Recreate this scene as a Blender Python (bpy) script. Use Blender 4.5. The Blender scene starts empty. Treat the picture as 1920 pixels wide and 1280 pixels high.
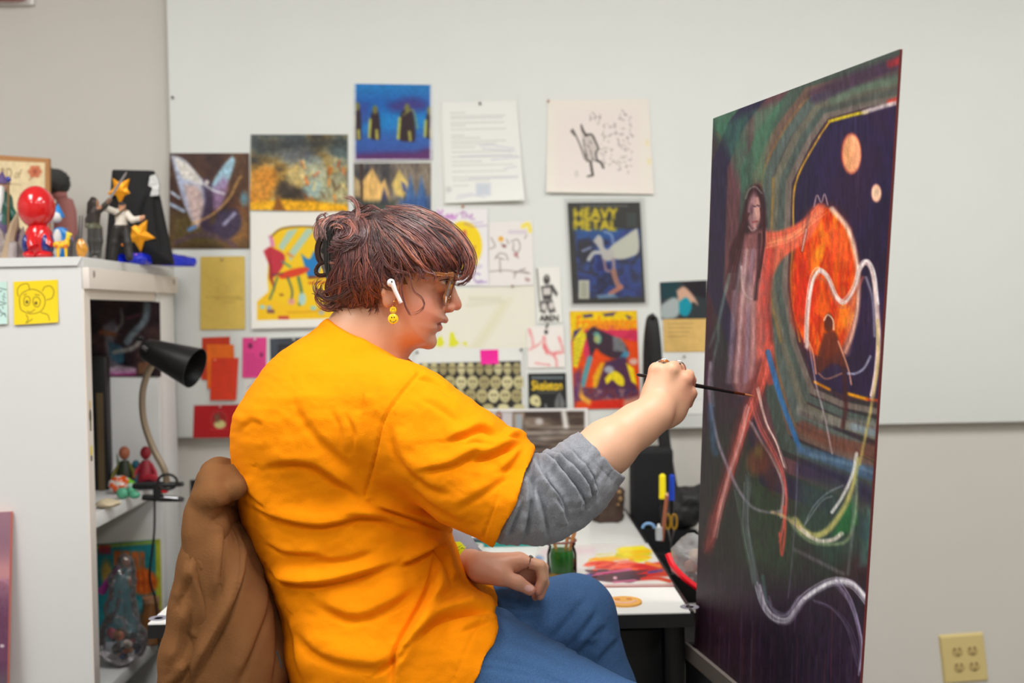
import bpy, bmesh, math, random
import numpy as np
from mathutils import Vector, Matrix, Euler

scene = bpy.context.scene
COL = scene.collection
random.seed(7)
RNG = np.random.default_rng(11)

# ------------------------------------------------------------------ camera
CAM_Z, F_PX = 1.27, 2133.0
cam_data = bpy.data.cameras.new('camera')
cam = bpy.data.objects.new('camera', cam_data)
COL.objects.link(cam)
CAM_R = (Matrix.Rotation(math.radians(-0.8), 3, 'Z')
         @ Matrix.Rotation(math.radians(90 - 1.5), 3, 'X')
         @ Matrix.Rotation(math.radians(-1.0), 3, 'Z'))
cam.matrix_world = Matrix.Translation((0, 0, CAM_Z)) @ CAM_R.to_4x4()
cam_data.sensor_width = 36.0
cam_data.lens = F_PX / 1920 * 36.0
cam_data.clip_start = 0.05
cam_data.dof.use_dof = True
cam_data.dof.focus_distance = 1.74
cam_data.dof.aperture_fstop = 3.2
scene.camera = cam
RM = np.array(CAM_R)
CAM_O = np.array((0.0, 0.0, CAM_Z))

# ------------------------------------------------------------------ world, lamps, exposure
world = bpy.data.worlds.new('world')
scene.world = world
world.use_nodes = True
world.node_tree.nodes['Background'].inputs[0].default_value = (0.9, 0.95, 1.0, 1)
world.node_tree.nodes['Background'].inputs[1].default_value = 0.35
scene.view_settings.view_transform = 'Standard'
scene.view_settings.look = 'None'
scene.view_settings.gamma = 1.0
scene.view_settings.use_curve_mapping = False
scene.view_settings.exposure = -0.12
CEIL = 2.85
LAMPS = [(-1.55, 1.15), (0.25, 1.15), (2.0, 1.15), (-1.55, -0.9), (0.25, -0.9), (2.0, -0.9)]
LAMP_W = 27.0
for _i, (_x, _y) in enumerate(LAMPS):
    _l = bpy.data.lights.new('troffer_light', 'AREA')
    _l.shape = 'RECTANGLE'; _l.size = 0.56; _l.size_y = 1.16
    _l.energy = LAMP_W*(1.3 if _y > 0 else .62)
    _l.color = (0.985, 0.99, 0.985)
    _o = bpy.data.objects.new('troffer_light', _l)
    _o.location = (_x, _y, CEIL - 0.035)
    COL.objects.link(_o)

# ------------------------------------------------------------------ small helpers
def lin(c):
    c = np.asarray(c, float) / 255.0
    return np.where(c <= 0.04045, c / 12.92, ((c + 0.055) / 1.055) ** 2.4)

def W(px, py, Y):
    """world point seen at photo pixel (px,py) that stands at depth Y"""
    d = RM @ np.array(((px - 960) / F_PX, -(py - 640) / F_PX, -1.0))
    return CAM_O + d * (Y / d[1])

def PX(P):
    """photo pixel of world points (n,3)"""
    q = (np.asarray(P, float) - CAM_O) @ RM
    return 960 + F_PX * q[:, 0] / -q[:, 2], 640 - F_PX * q[:, 1] / -q[:, 2]

MATS = {}
def mat(name, rgb=None, rough=0.5, metal=0.0, attr=None, bump=0.0, bscale=60.0, var=0.0, vscale=8.0,
        coat=0.0, trans=0.0, ior=1.45, alpha=1.0, sss=0.0, sheen=0.0, stretch=None, spec=0.5, detail=6.0):
    if name in MATS: return MATS[name]
    m = bpy.data.materials.new(name); m.use_nodes = True
    nt = m.node_tree; N = nt.nodes; L = nt.links
    b = N['Principled BSDF']
    b.inputs['Roughness'].default_value = rough
    b.inputs['Metallic'].default_value = metal
    b.inputs['IOR'].default_value = ior
    b.inputs['Specular IOR Level'].default_value = spec
    b.inputs['Coat Weight'].default_value = coat
    b.inputs['Transmission Weight'].default_value = trans
    b.inputs['Alpha'].default_value = alpha
    b.inputs['Sheen Weight'].default_value = sheen
    if sss > 0:
        b.inputs['Subsurface Weight'].default_value = sss
        b.inputs['Subsurface Radius'].default_value = (0.010, 0.004, 0.002)
        b.inputs['Subsurface Scale'].default_value = 0.6
    if rgb is not None:
        c = tuple(lin(rgb)) + (1,)
        b.inputs['Base Color'].default_value = c
        m.diffuse_color = c
    src = None
    tc = N.new('ShaderNodeTexCoord')
    mp = N.new('ShaderNodeMapping')
    if stretch: mp.inputs['Scale'].default_value = stretch
    L.new(tc.outputs['Object'], mp.inputs['Vector'])
    if attr:
        a = N.new('ShaderNodeAttribute'); a.attribute_name = attr
        src = a.outputs['Color']
    if var > 0:
        nz = N.new('ShaderNodeTexNoise'); nz.inputs['Scale'].default_value = vscale
        nz.inputs['Detail'].default_value = detail
        L.new(mp.outputs[0], nz.inputs['Vector'])
        mr = N.new('ShaderNodeMapRange')
        mr.inputs['To Min'].default_value = 1 - var; mr.inputs['To Max'].default_value = 1 + var
        L.new(nz.outputs['Fac'], mr.inputs['Value'])
        mx = N.new('ShaderNodeMix'); mx.data_type = 'RGBA'; mx.blend_type = 'MULTIPLY'
        mx.inputs['Factor'].default_value = 1.0
        if src is not None: L.new(src, mx.inputs['A'])
        else: mx.inputs['A'].default_value = b.inputs['Base Color'].default_value
        cc = N.new('ShaderNodeCombineColor')
        for k in range(3): L.new(mr.outputs[0], cc.inputs[k])
        L.new(cc.outputs[0], mx.inputs['B'])
        src = mx.outputs['Result']
    if src is not None: L.new(src, b.inputs['Base Color'])
    if bump > 0:
        nb = N.new('ShaderNodeTexNoise'); nb.inputs['Scale'].default_value = bscale
        nb.inputs['Detail'].default_value = 4
        L.new(mp.outputs[0], nb.inputs['Vector'])
        bp = N.new('ShaderNodeBump'); bp.inputs['Strength'].default_value = bump
        bp.inputs['Distance'].default_value = 0.002
        L.new(nb.outputs['Fac'], bp.inputs['Height'])
        L.new(bp.outputs[0], b.inputs['Normal'])
    MATS[name] = m
    return m

def clear(name, tint=(255,255,255), gloss=.12, rough=.05, white=0.0):
    """thin clear sheet: mostly passes light, with a gloss and, if milky, a little white"""
    if name in MATS: return MATS[name]
    m = bpy.data.materials.new(name); m.use_nodes = True
    nt = m.node_tree; N = nt.nodes; L = nt.links; N.remove(N['Principled BSDF'])
    tr = N.new('ShaderNodeBsdfTransparent'); tr.inputs[0].default_value = tuple(lin(tint))+(1,)
    gl = N.new('ShaderNodeBsdfGlossy'); gl.inputs['Roughness'].default_value = rough
    fr = N.new('ShaderNodeFresnel'); fr.inputs['IOR'].default_value = 1.3 + gloss
    mx = N.new('ShaderNodeMixShader'); L.new(fr.outputs[0], mx.inputs[0]); L.new(tr.outputs[0], mx.inputs[1]); L.new(gl.outputs[0], mx.inputs[2])
    out = mx.outputs[0]
    if white > 0:
        df = N.new('ShaderNodeBsdfDiffuse'); df.inputs[0].default_value = (.8,.8,.8,1)
        m2 = N.new('ShaderNodeMixShader'); m2.inputs[0].default_value = white; L.new(out, m2.inputs[1]); L.new(df.outputs[0], m2.inputs[2]); out = m2.outputs[0]
    L.new(out, N['Material Output'].inputs[0]); MATS[name] = m
    return m

class MB:
    """collects shapes into one mesh"""
    def __init__(s): s.v = []; s.f = []; s.c = []; s.cur = None
    def add(s, vs, fs):
        o = len(s.v); s.v += [tuple(map(float, p)) for p in vs]
        s.f += [tuple(i + o for i in f) for f in fs]
        if s.cur is not None: s.c += [s.cur] * len(vs)
        return s
    def box(s, lo, hi, bev=0.0):
        (a, b, c), (d, e, f) = lo, hi
        if bev <= 0:
            vs = [(x, y, z) for x in (a, d) for y in (b, e) for z in (c, f)]
            return s.add(vs, [(0,1,3,2),(4,6,7,5),(0,4,5,1),(2,3,7,6),(0,2,6,4),(1,5,7,3)])
        bm = bmesh.new()
        bmesh.ops.create_cube(bm, size=1)
        for v in bm.verts:
            v.co = Vector(((a+d)/2 + v.co.x*(d-a), (b+e)/2 + v.co.y*(e-b), (c+f)/2 + v.co.z*(f-c)))
        bmesh.ops.bevel(bm, geom=bm.edges[:], offset=bev, segments=2, affect='EDGES', profile=0.5)
        bm.verts.index_update()
        s.add([v.co for v in bm.verts], [[v.index for v in f.verts] for f in bm.faces]); bm.free()
        return s
    def hexa(s, pts):
        """8 corners: 4 of one face in order then the 4 opposite"""
        return s.add(pts, [(3,2,1,0),(4,5,6,7),(0,1,5,4),(1,2,6,5),(2,3,7,6),(3,0,4,7)])
    def tube(s, path, r, n=10, cap=True, squash=None):
        P = [np.array(p, float) for p in path]
        R = r if hasattr(r, '__len__') else [r] * len(P)
        t0 = P[1] - P[0]; t0 /= np.linalg.norm(t0)
        up = np.array((0, 0, 1.0)) if abs(t0[2]) < 0.9 else np.array((1.0, 0, 0))
        u = np.cross(up, t0); u /= np.linalg.norm(u)
        vs = []; 
        for i, p in enumerate(P):
            t = P[min(i+1, len(P)-1)] - P[max(i-1, 0)]
            t /= (np.linalg.norm(t) + 1e-12)
            u = u - t * (u @ t); u /= (np.linalg.norm(u) + 1e-12)
            w = np.cross(t, u)
            for k in range(n):
                a = 2*math.pi*k/n
                vs.append(p + R[i]*(math.cos(a)*u*(squash or 1) + math.sin(a)*w))
        fs = [(i*n+k, i*n+(k+1)%n, (i+1)*n+(k+1)%n, (i+1)*n+k) for i in range(len(P)-1) for k in range(n)]
        if cap:
            fs.append(tuple(range(n-1, -1, -1))); fs.append(tuple((len(P)-1)*n + k for k in range(n)))
        return s.add(vs, fs)
    def lathe(s, prof, c=(0,0,0), n=24, M=None, sx=1.0, sy=1.0):
        vs = []
        for r, z in prof:
            for k in range(n):
                a = 2*math.pi*k/n
                p = Vector((r*math.cos(a)*sx, r*math.sin(a)*sy, z))
                if M is not None: p = M @ p
                vs.append((p.x+c[0], p.y+c[1], p.z+c[2]))
        fs = [(i*n+k, i*n+(k+1)%n, (i+1)*n+(k+1)%n, (i+1)*n+k) for i in range(len(prof)-1) for k in range(n)]
        if prof[0][0] > 1e-6: fs.append(tuple(range(n-1, -1, -1)))
        if prof[-1][0] > 1e-6: fs.append(tuple((len(prof)-1)*n+k for k in range(n)))
        return s.add(vs, fs)
    def ball(s, c, r, n=14, M=None):
        r = r if hasattr(r, '__len__') else (r, r, r)
        m = n//2 + 1; vs = []; fs = []
        for i in range(m+1):
            th = math.pi*i/m
            for k in range(n):
                a = 2*math.pi*k/n
                p = Vector((r[0]*math.sin(th)*math.cos(a), r[1]*math.sin(th)*math.sin(a), r[2]*math.cos(th)))
                if M is not None: p = M @ p
                vs.append((c[0]+p.x, c[1]+p.y, c[2]+p.z))
        for i in range(m):
            for k in range(n):
                fs.append((i*n+k, (i+1)*n+k, (i+1)*n+(k+1)%n, i*n+(k+1)%n))
        return s.add(vs, fs)
    def prism(s, poly, d):
        """polygon of 3d points pushed along d"""
        n = len(poly); d = np.array(d, float)
        vs = [np.array(p, float) for p in poly] + [np.array(p, float) + d for p in poly]
        fs = [tuple(range(n-1, -1, -1)), tuple(range(n, 2*n))] + [(i, (i+1)%n, n+(i+1)%n, n+i) for i in range(n)]
        return s.add(vs, fs)
    def build(s, name, m, parent=None, smooth=True, angle=40):
        me = bpy.data.meshes.new(name)
        me.from_pydata(s.v, [], s.f); me.update()
        bm = bmesh.new(); bm.from_mesh(me)
        bmesh.ops.remove_doubles(bm, verts=bm.verts, dist=1e-6)
        bmesh.ops.recalc_face_normals(bm, faces=bm.faces)
        if smooth:
            for f in bm.faces: f.smooth = True
            for e in bm.edges:
                if len(e.link_faces) == 2 and e.calc_face_angle(0) > math.radians(angle): e.smooth = False
        bm.to_mesh(me); bm.free()
        return link(name, me, m, parent)

def link(name, me, m, parent=None):
    o = bpy.data.objects.new(name, me); COL.objects.link(o)
    if m is not None: me.materials.append(m)
    if parent is not None:
        o.parent = parent
        o.matrix_parent_inverse = PINV.get(parent.name, Matrix())
    return o
PINV = {}
def thing(name, label, cat, loc=(0,0,0), group=None):
    o = bpy.data.objects.new(name, None); COL.objects.link(o)
    o.location = Vector([float(v) for v in loc]); o.empty_display_size = 0.05
    PINV[o.name] = Matrix.Translation(-o.location)
    return tag(o, label, cat, group)
def tag(o, label, cat, group=None, kind=None):
    o['label'] = label; o['category'] = cat
    if group: o['group'] = group
    if kind: o['kind'] = kind
    return o
def struct(o, label=None):
    o['kind'] = 'structure'
    if label: o['label'] = label
    return o

def npmesh(name, V, F, cols=None, smooth=True):
    """fast mesh from numpy vertices and quads"""
    me = bpy.data.meshes.new(name)
    V = np.ascontiguousarray(V, np.float32); F = np.ascontiguousarray(F, np.int32)
    me.vertices.add(len(V)); me.vertices.foreach_set('co', V.ravel())
    me.loops.add(F.size); me.loops.foreach_set('vertex_index', F.ravel())
    me.polygons.add(len(F)); me.polygons.foreach_set('loop_start', np.arange(0, F.size, F.shape[1], dtype=np.int32))
    me.update(calc_edges=True); me.validate()
    me.polygons.foreach_set('use_smooth', np.full(len(me.polygons), smooth))
    if cols is not None: setcol(me, cols)
    return me
def setcol(me, cols, name='Col'):
    a = me.color_attributes.new(name, 'FLOAT_COLOR', 'POINT')
    c = np.ones((len(me.vertices), 4), np.float32); c[:, :3] = cols[:len(me.vertices)]
    a.data.foreach_set('color', c.ravel())

# ------------------------------------------------------------------ value noise
def vnoise(x, y, seed=0):
    xi = np.floor(x).astype(np.int64); yi = np.floor(y).astype(np.int64)
    fx = x - xi; fy = y - yi
    fx = fx*fx*(3-2*fx); fy = fy*fy*(3-2*fy)
    def h(a, b):
        n = (a*374761393 + b*668265263 + seed*1442695041) & 0xffffffff
        n = ((n ^ (n >> 13)) * 1274126177) & 0xffffffff
        return ((n ^ (n >> 16)) & 0xffff) / 65535.0
    return (h(xi, yi)*(1-fx)*(1-fy) + h(xi+1, yi)*fx*(1-fy) + h(xi, yi+1)*(1-fx)*fy + h(xi+1, yi+1)*fx*fy)
def fbm(x, y, seed=0, oct=3):
    r = 0; a = 0.5; t = 0
    for i in range(oct):
        r = r + a*vnoise(x*2**i, y*2**i, seed+i*17); t += a; a *= .5
    return r/t

# ------------------------------------------------------------------ printed and painted sheets
def homog(src, dst):
    A = []
    for (x, y), (u, v) in zip(src, dst):
        A.append([x, y, 1, 0, 0, 0, -u*x, -u*y]); A.append([0, 0, 0, x, y, 1, -v*x, -v*y])
    h = np.linalg.solve(np.array(A, float), np.array(dst, float).ravel())
    return np.append(h, 1).reshape(3, 3)
_txt = {}
def glyphs(s):
    if s in _txt: return _txt[s]
    cu = bpy.data.curves.new('t', 'FONT'); cu.body = s; cu.resolution_u = 3
    o = bpy.data.objects.new('t', cu); COL.objects.link(o)
    me = bpy.data.meshes.new_from_object(o.evaluated_get(bpy.context.evaluated_depsgraph_get()))
    me.calc_loop_triangles()
    V = np.array([v.co[:2] for v in me.vertices]); T = np.array([t.vertices[:] for t in me.loop_triangles])
    bpy.data.objects.remove(o); bpy.data.curves.remove(cu); bpy.data.meshes.remove(me)
    lo, hi = V.min(0), V.max(0)
    V = (V - lo) / (hi - lo)
    _txt[s] = V[T]
    return _txt[s]

class Sheet:
    """a flat sheet: colours are worked out per vertex; coordinates are those of its own print"""
    def __init__(s, quad, step=1.9, base=(240,240,235), nmax=700):
        s.quad = [np.array(q, float) for q in quad]
        a, b, c, d = s.quad
        w = max(np.linalg.norm(b-a), np.linalg.norm(c-d)); h = max(np.linalg.norm(d-a), np.linalg.norm(c-b))
        s.nx = int(min(nmax, max(2, round(w/step)))) + 1; s.ny = int(min(nmax, max(2, round(h/step)))) + 1
        s.u, s.v = np.meshgrid(np.linspace(0, 1, s.nx), np.linspace(0, 1, s.ny))
        H = homog([(0,0),(1,0),(1,1),(0,1)], [tuple(q) for q in s.quad])
        q = H @ np.stack([s.u.ravel(), s.v.ravel(), np.ones(s.u.size)])
        s.x = (q[0]/q[2]).reshape(s.u.shape); s.y = (q[1]/q[2]).reshape(s.u.shape)
        s.c = np.ones(s.u.shape + (3,)) * np.array(base, float)
    def mix(s, a, col, sl=None):
        a = np.clip(a, 0, 1)[..., None]
        if sl is None: s.c = s.c*(1-a) + np.array(col, float)*a
        else: s.c[sl] = s.c[sl]*(1-a) + np.array(col, float)*a
    def win(s, x0, y0, x1, y1):
        m = (s.x >= x0) & (s.x <= x1) & (s.y >= y0) & (s.y <= y1)
        if not m.any(): return None
        r = np.where(m.any(1))[0]; c = np.where(m.any(0))[0]
        return (slice(r[0], r[-1]+1), slice(c[0], c[-1]+1))
    def stroke(s, pts, w, col, a=1.0, soft=2.0, taper=False, curve=True, rough=0.0):
        P = np.array(pts, float)
        if curve and len(P) > 2: P = spline(P, 6)
        Wd = w if hasattr(w, '__len__') else [w, w]
        wm = max(Wd) + soft + 2
        sl = s.win(P[:,0].min()-wm, P[:,1].min()-wm, P[:,0].max()+wm, P[:,1].max()+wm)
        if sl is None: return s
        x, y = s.x[sl], s.y[sl]
        best = np.full(x.shape, 1e9)
        n = len(P)-1
        for i in range(n):
            p, q = P[i], P[i+1]; d = q-p; L2 = d@d + 1e-9
            t = np.clip(((x-p[0])*d[0] + (y-p[1])*d[1])/L2, 0, 1)
            T = (i+t)/n
            ww = (Wd[0] + (Wd[-1]-Wd[0])*T)/2
            if taper: ww = ww*np.sqrt(np.clip(4*T*(1-T), .05, 1))
            best = np.minimum(best, np.hypot(x-p[0]-t*d[0], y-p[1]-t*d[1]) - ww)
        al = np.clip(.5 - best/soft, 0, 1)*a
        if rough: al = al*(1-rough + rough*2*fbm(x*.25, y*.08, 3))
        s.mix(al, col, sl); return s
    def poly(s, pts, col, a=1.0, soft=2.0, curve=False, rough=0.0):
        P = np.array(pts, float)
        if curve: P = spline(np.vstack([P, P[:1]]), 5)[:-1]
        sl = s.win(P[:,0].min()-soft, P[:,1].min()-soft, P[:,0].max()+soft, P[:,1].max()+soft)
        if sl is None: return s
        al = np.clip(.5 - sdpoly(s.x[sl], s.y[sl], P)/soft, 0, 1)*a
        if rough: al = al*(1-rough + rough*2*fbm(s.x[sl]*.2, s.y[sl]*.07, 5))
        s.mix(al, col, sl); return s
    def ell(s, cx, cy, rx, ry, col, a=1.0, soft=2.0, rot=0):
        c, n = math.cos(rot), math.sin(rot)
        x, y = s.x-cx, s.y-cy
        d = (np.hypot((x*c+y*n)/rx, (-x*n+y*c)/ry) - 1)*min(rx, ry)
        s.mix(np.clip(.5 - d/soft, 0, 1)*a, col); return s
    def rect(s, x0, y0, x1, y1, col, a=1.0, soft=1.5):
        return s.poly([(x0,y0),(x1,y0),(x1,y1),(x0,y1)], col, a, soft)
    def text(s, t, x0, y0, x1, y1, col, a=1.0, skew=0.0, grow=0.0):
        """lettering set into the box (x0,y0)-(x1,y1)"""
        T = glyphs(t)
        sl = s.win(min(x0,x1)-3, min(y0,y1)-3, max(x0,x1)+3, max(y0,y1)+3)
        if sl is None: return s
        u = (s.x[sl]-x0)/(x1-x0); v = 1-(s.y[sl]-y0)/(y1-y0)
        u = u - skew*(v-.5)
        gx = (abs(s.x[0,1]-s.x[0,0])*.5+grow)/abs(x1-x0); gy = (abs(s.y[1,0]-s.y[0,0])*.5+grow)/abs(y1-y0)
        al = np.zeros(u.shape)
        for dx in (-gx, 0, gx):
            for dy in (-gy, 0, gy):
                al += _intri(u+dx, v+dy, T)
        s.mix(al/9*a if grow == 0 else np.clip(al/4, 0, 1)*a, col, sl); return s
    def noise(s, amt=.12, sx=.15, sy=.15, seed=1):
        n = fbm(s.x*sx, s.y*sy, seed) - .5
        s.c = np.clip(s.c*(1+2*amt*n[..., None]), 0, 255); return s
    def blend(s, cols, sx, sy, seed, a=1.0, region=None):
        """noise-driven palette wash"""
        n = fbm(s.x*sx, s.y*sy, seed, 4); n = np.clip((n-.25)/.5, 0, .999)*(len(cols)-1)
        i = n.astype(int); f = (n-i)[..., None]
        C = np.array(cols, float); c = C[i]*(1-f) + C[np.minimum(i+1, len(cols)-1)]*f
        al = np.full(s.u.shape, a)
        if region is not None: al = al*np.clip(.5 - sdpoly(s.x, s.y, np.array(region, float))/4, 0, 1)
        s.c = s.c*(1-al[..., None]) + c*al[..., None]; return s
    def make(s, name, m, P3, thick=0.0008, edge=(225,222,215), lift=None, parent=None, normal=None):
        """P3: function (photo x, y) -> world point, or 4 world corners"""
        if callable(P3): c4 = [P3(*q) for q in s.quad]
        else: c4 = [np.array(p, float) for p in P3]
        n = normal
        if n is None:
            n = np.cross(c4[1]-c4[0], c4[3]-c4[0]); n /= np.linalg.norm(n)
            if n @ (CAM_O - c4[0]) < 0: n = -n
        n = np.array(n, float)
        u = s.u.ravel()[:, None]; v = s.v.ravel()[:, None]
        V = (c4[0]*(1-u)*(1-v) + c4[1]*u*(1-v) + c4[2]*u*v + c4[3]*(1-u)*v)
        if lift is not None: V = V + lift(u, v)*n
        nx, ny = s.nx, s.ny
        I = np.arange(nx*ny).reshape(ny, nx)
        F = np.stack([I[:-1,:-1], I[1:,:-1], I[1:,1:], I[:-1,1:]], -1).reshape(-1, 4)
        rim = np.concatenate([I[0,:], I[1:,-1], I[-1,-2::-1], I[-2:0:-1,0]])
        k = len(rim); o = len(V)
        V = np.vstack([V, V[rim], V[rim] - thick*n])           # doubled rim so that the edge keeps its own colour
        a = np.arange(k); b = (a+1) % k
        F = np.vstack([F, np.stack([o+a, o+b, o+k+b, o+k+a], -1)])
        cu, cv = np.meshgrid(np.linspace(0, 1, 7), np.linspace(0, 1, 9)); cu = cu.ravel()[:, None]; cv = cv.ravel()[:, None]
        B = (c4[0]*(1-cu)*(1-cv) + c4[1]*cu*(1-cv) + c4[2]*cu*cv + c4[3]*(1-cu)*cv) - thick*n
        if lift is not None: B = B + (lift(cu, cv)-.0004)*n
        J = np.arange(63).reshape(9, 7) + len(V)
        V = np.vstack([V, B]); F = np.vstack([F, np.stack([J[:-1,:-1], J[:-1,1:], J[1:,1:], J[1:,:-1]], -1).reshape(-1, 4)])
        cols = np.vstack([lin(s.c.reshape(-1, 3)), np.tile(lin(edge), (2*k+63, 1))])
        f0 = V[F[0]]
        fn = np.cross(f0[1]-f0[0], f0[3]-f0[0])
        if fn @ n < 0: F = F[:, ::-1]
        me = npmesh(name, V, F, cols, smooth=True)
        o_ = link(name, me, m, parent)
        return o_

def _intri(u, v, T):
    r = np.zeros(u.shape, bool)
    for (a, b, c) in T:
        x0, x1 = min(a[0],b[0],c[0]), max(a[0],b[0],c[0]); y0, y1 = min(a[1],b[1],c[1]), max(a[1],b[1],c[1])
        m = (u >= x0) & (u <= x1) & (v >= y0) & (v <= y1)
        if not m.any(): continue
        uu, vv = u[m], v[m]
        d1 = (uu-b[0])*(a[1]-b[1]) - (a[0]-b[0])*(vv-b[1])
        d2 = (uu-c[0])*(b[1]-c[1]) - (b[0]-c[0])*(vv-c[1])
        d3 = (uu-a[0])*(c[1]-a[1]) - (c[0]-a[0])*(vv-a[1])
        r[m] |= ~(((d1<0)|(d2<0)|(d3<0)) & ((d1>0)|(d2>0)|(d3>0)))
    return r.astype(float)

def spline(P, k=6):
    P = np.array(P, float)
    if len(P) < 3: return P
    Q = np.vstack([2*P[0]-P[1], P, 2*P[-1]-P[-2]])
    out = []
    for i in range(1, len(Q)-2):
        for t in np.linspace(0, 1, k, endpoint=False):
            a, b, c, d = Q[i-1], Q[i], Q[i+1], Q[i+2]
            out.append(.5*((2*b) + (-a+c)*t + (2*a-5*b+4*c-d)*t*t + (-a+3*b-3*c+d)*t**3))
    out.append(P[-1])
    return np.array(out)

def sdpoly(x, y, P):
    d = np.full(x.shape, 1e18); ins = np.zeros(x.shape, bool)
    n = len(P)
    for i in range(n):
        a, b = P[i], P[i-1]
        e = b-a; wx, wy = x-a[0], y-a[1]
        t = np.clip((wx*e[0]+wy*e[1])/(e@e+1e-12), 0, 1)
        d = np.minimum(d, (wx-e[0]*t)**2 + (wy-e[1]*t)**2)
        c = (a[1] > y) != (b[1] > y)
        with np.errstate(divide='ignore', invalid='ignore'):
            ins ^= c & (x < (b[0]-a[0])*(y-a[1])/((b[1]-a[1]) if b[1] != a[1] else 1e-12) + a[0])
    d = np.sqrt(d)
    return np.where(ins, -d, d)

# ------------------------------------------------------------------ implicit bodies
def smin(a, b, k):
    if k <= 0: return np.minimum(a, b)
    h = np.maximum(k - np.abs(a-b), 0)/k
    return np.minimum(a, b) - h*h*k*.25
class Field:
    def __init__(s, lo, hi, h):
        s.lo = np.array(lo, float); s.h = h
        s.n = np.ceil((np.array(hi)-s.lo)/h).astype(int)+1
        s.F = np.full(s.n, .06, np.float32)
    def sub(s, lo, hi):
        a = np.clip(np.floor((np.array(lo)-s.lo)/s.h).astype(int), 0, s.n-1)
        b = np.clip(np.ceil((np.array(hi)-s.lo)/s.h).astype(int)+1, 1, s.n)
        sl = tuple(slice(i, j) for i, j in zip(a, b))
        ax = [(s.lo[k] + s.h*np.arange(a[k], b[k])).astype(np.float32) for k in range(3)]
        return sl, ax[0][:,None,None], ax[1][None,:,None], ax[2][None,None,:]
    def put(s, lo, hi, fn, k=.01, op='add'):
        m = k+.012
        sl, x, y, z = s.sub(np.array(lo)-m, np.array(hi)+m)
        if 0 in s.F[sl].shape: return s
        d = fn(x, y, z)
        if op == 'add': s.F[sl] = smin(s.F[sl], d, k)
        else: s.F[sl] = -smin(-s.F[sl], d, k)          # carve
        return s
    def cap(s, p, q, r0, r1, k=.012, op='add', flat=None):
        p = np.array(p, float); q = np.array(q, float); d = q-p; L2 = d@d+1e-12; R = max(r0, r1)
        def fn(x, y, z):
            wx, wy, wz = x-p[0], y-p[1], z-p[2]
            t = np.clip((wx*d[0]+wy*d[1]+wz*d[2])/L2, 0, 1)
            return np.sqrt((wx-t*d[0])**2+(wy-t*d[1])**2+(wz-t*d[2])**2) - (r0+(r1-r0)*t)
        return s.put(np.minimum(p, q)-R, np.maximum(p, q)+R, fn, k, op)
    def chain(s, pts, rs, k=.012, op='add'):
        for i in range(len(pts)-1): s.cap(pts[i], pts[i+1], rs[i], rs[i+1], k, op)
        return s
    def ell(s, c, r, k=.012, op='add', rot=None):
        c = np.array(c, float); r = np.array(r, float); R = max(r)
        M = np.array(rot) if rot is not None else np.eye(3)
        def fn(x, y, z):
            X, Y, Z = x-c[0], y-c[1], z-c[2]
            a = M[0,0]*X+M[1,0]*Y+M[2,0]*Z; b = M[0,1]*X+M[1,1]*Y+M[2,1]*Z; e = M[0,2]*X+M[1,2]*Y+M[2,2]*Z
            k0 = np.sqrt((a/r[0])**2+(b/r[1])**2+(e/r[2])**2)
            k1 = np.sqrt((a/r[0]**2)**2+(b/r[1]**2)**2+(e/r[2]**2)**2)+1e-9
            return k0*(k0-1)/k1
        return s.put(c-R, c+R, fn, k, op)
    def mesh(s):
        F = s.F; S = F < 0
        nx, ny, nz = F.shape
        cnt = np.zeros((nx-1, ny-1, nz-1), np.uint8)
        for i in (0,1):
            for j in (0,1):
                for k in (0,1): cnt += S[i:nx-1+i, j:ny-1+j, k:nz-1+k]
        act = (cnt > 0) & (cnt < 8)
        I, J, K = np.nonzero(act)
        idx = np.full(act.shape, -1, np.int32); idx[I, J, K] = np.arange(len(I))
        acc = np.zeros((len(I), 3)); num = np.zeros(len(I))
        cor = [(i,j,k) for i in (0,1) for j in (0,1) for k in (0,1)]
        val = {c: F[I+c[0], J+c[1], K+c[2]] for c in cor}
        for a in cor:
            for ax in range(3):
                if a[ax]: continue
                b = list(a); b[ax] = 1; b = tuple(b)
                va, vb = val[a], val[b]; m = (va < 0) != (vb < 0)
                t = va[m]/(va[m]-vb[m])
                acc[m] += np.array(a, float) + t[:, None]*(np.array(b)-np.array(a)); num[m] += 1
        V = s.lo + s.h*(np.stack([I, J, K], 1) + acc/num[:, None])
        Q = []
        for ax in range(3):
            sl0 = [slice(None)]*3; sl1 = [slice(None)]*3
            sl0[ax] = slice(0, -1); sl1[ax] = slice(1, None)
            A = S[tuple(sl0)]; B = S[tuple(sl1)]
            e = np.argwhere(A != B)
            o1, o2 = (ax+1) % 3, (ax+2) % 3
            ok = (e[:,o1] > 0) & (e[:,o2] > 0) & (e[:,o1] < F.shape[o1]-1) & (e[:,o2] < F.shape[o2]-1)
            e = e[ok]
            q = []
            for (da, db) in ((1,1),(0,1),(0,0),(1,0)):
                c = e.copy(); c[:,o1] -= da; c[:,o2] -= db
                q.append(idx[c[:,0], c[:,1], c[:,2]])
            q = np.stack(q, 1)
            flip = ~A[e[:,0], e[:,1], e[:,2]]
            q[flip] = q[flip][:, ::-1]
            Q.append(q)
        Q = np.vstack(Q)
        return V, Q
def vnormals(V, Q):
    n = np.cross(V[Q[:,2]]-V[Q[:,0]], V[Q[:,3]]-V[Q[:,1]])
    N = np.zeros_like(V)
    for k in range(4): np.add.at(N, Q[:,k], n)
    return N/(np.linalg.norm(N, axis=1, keepdims=True)+1e-12)
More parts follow.
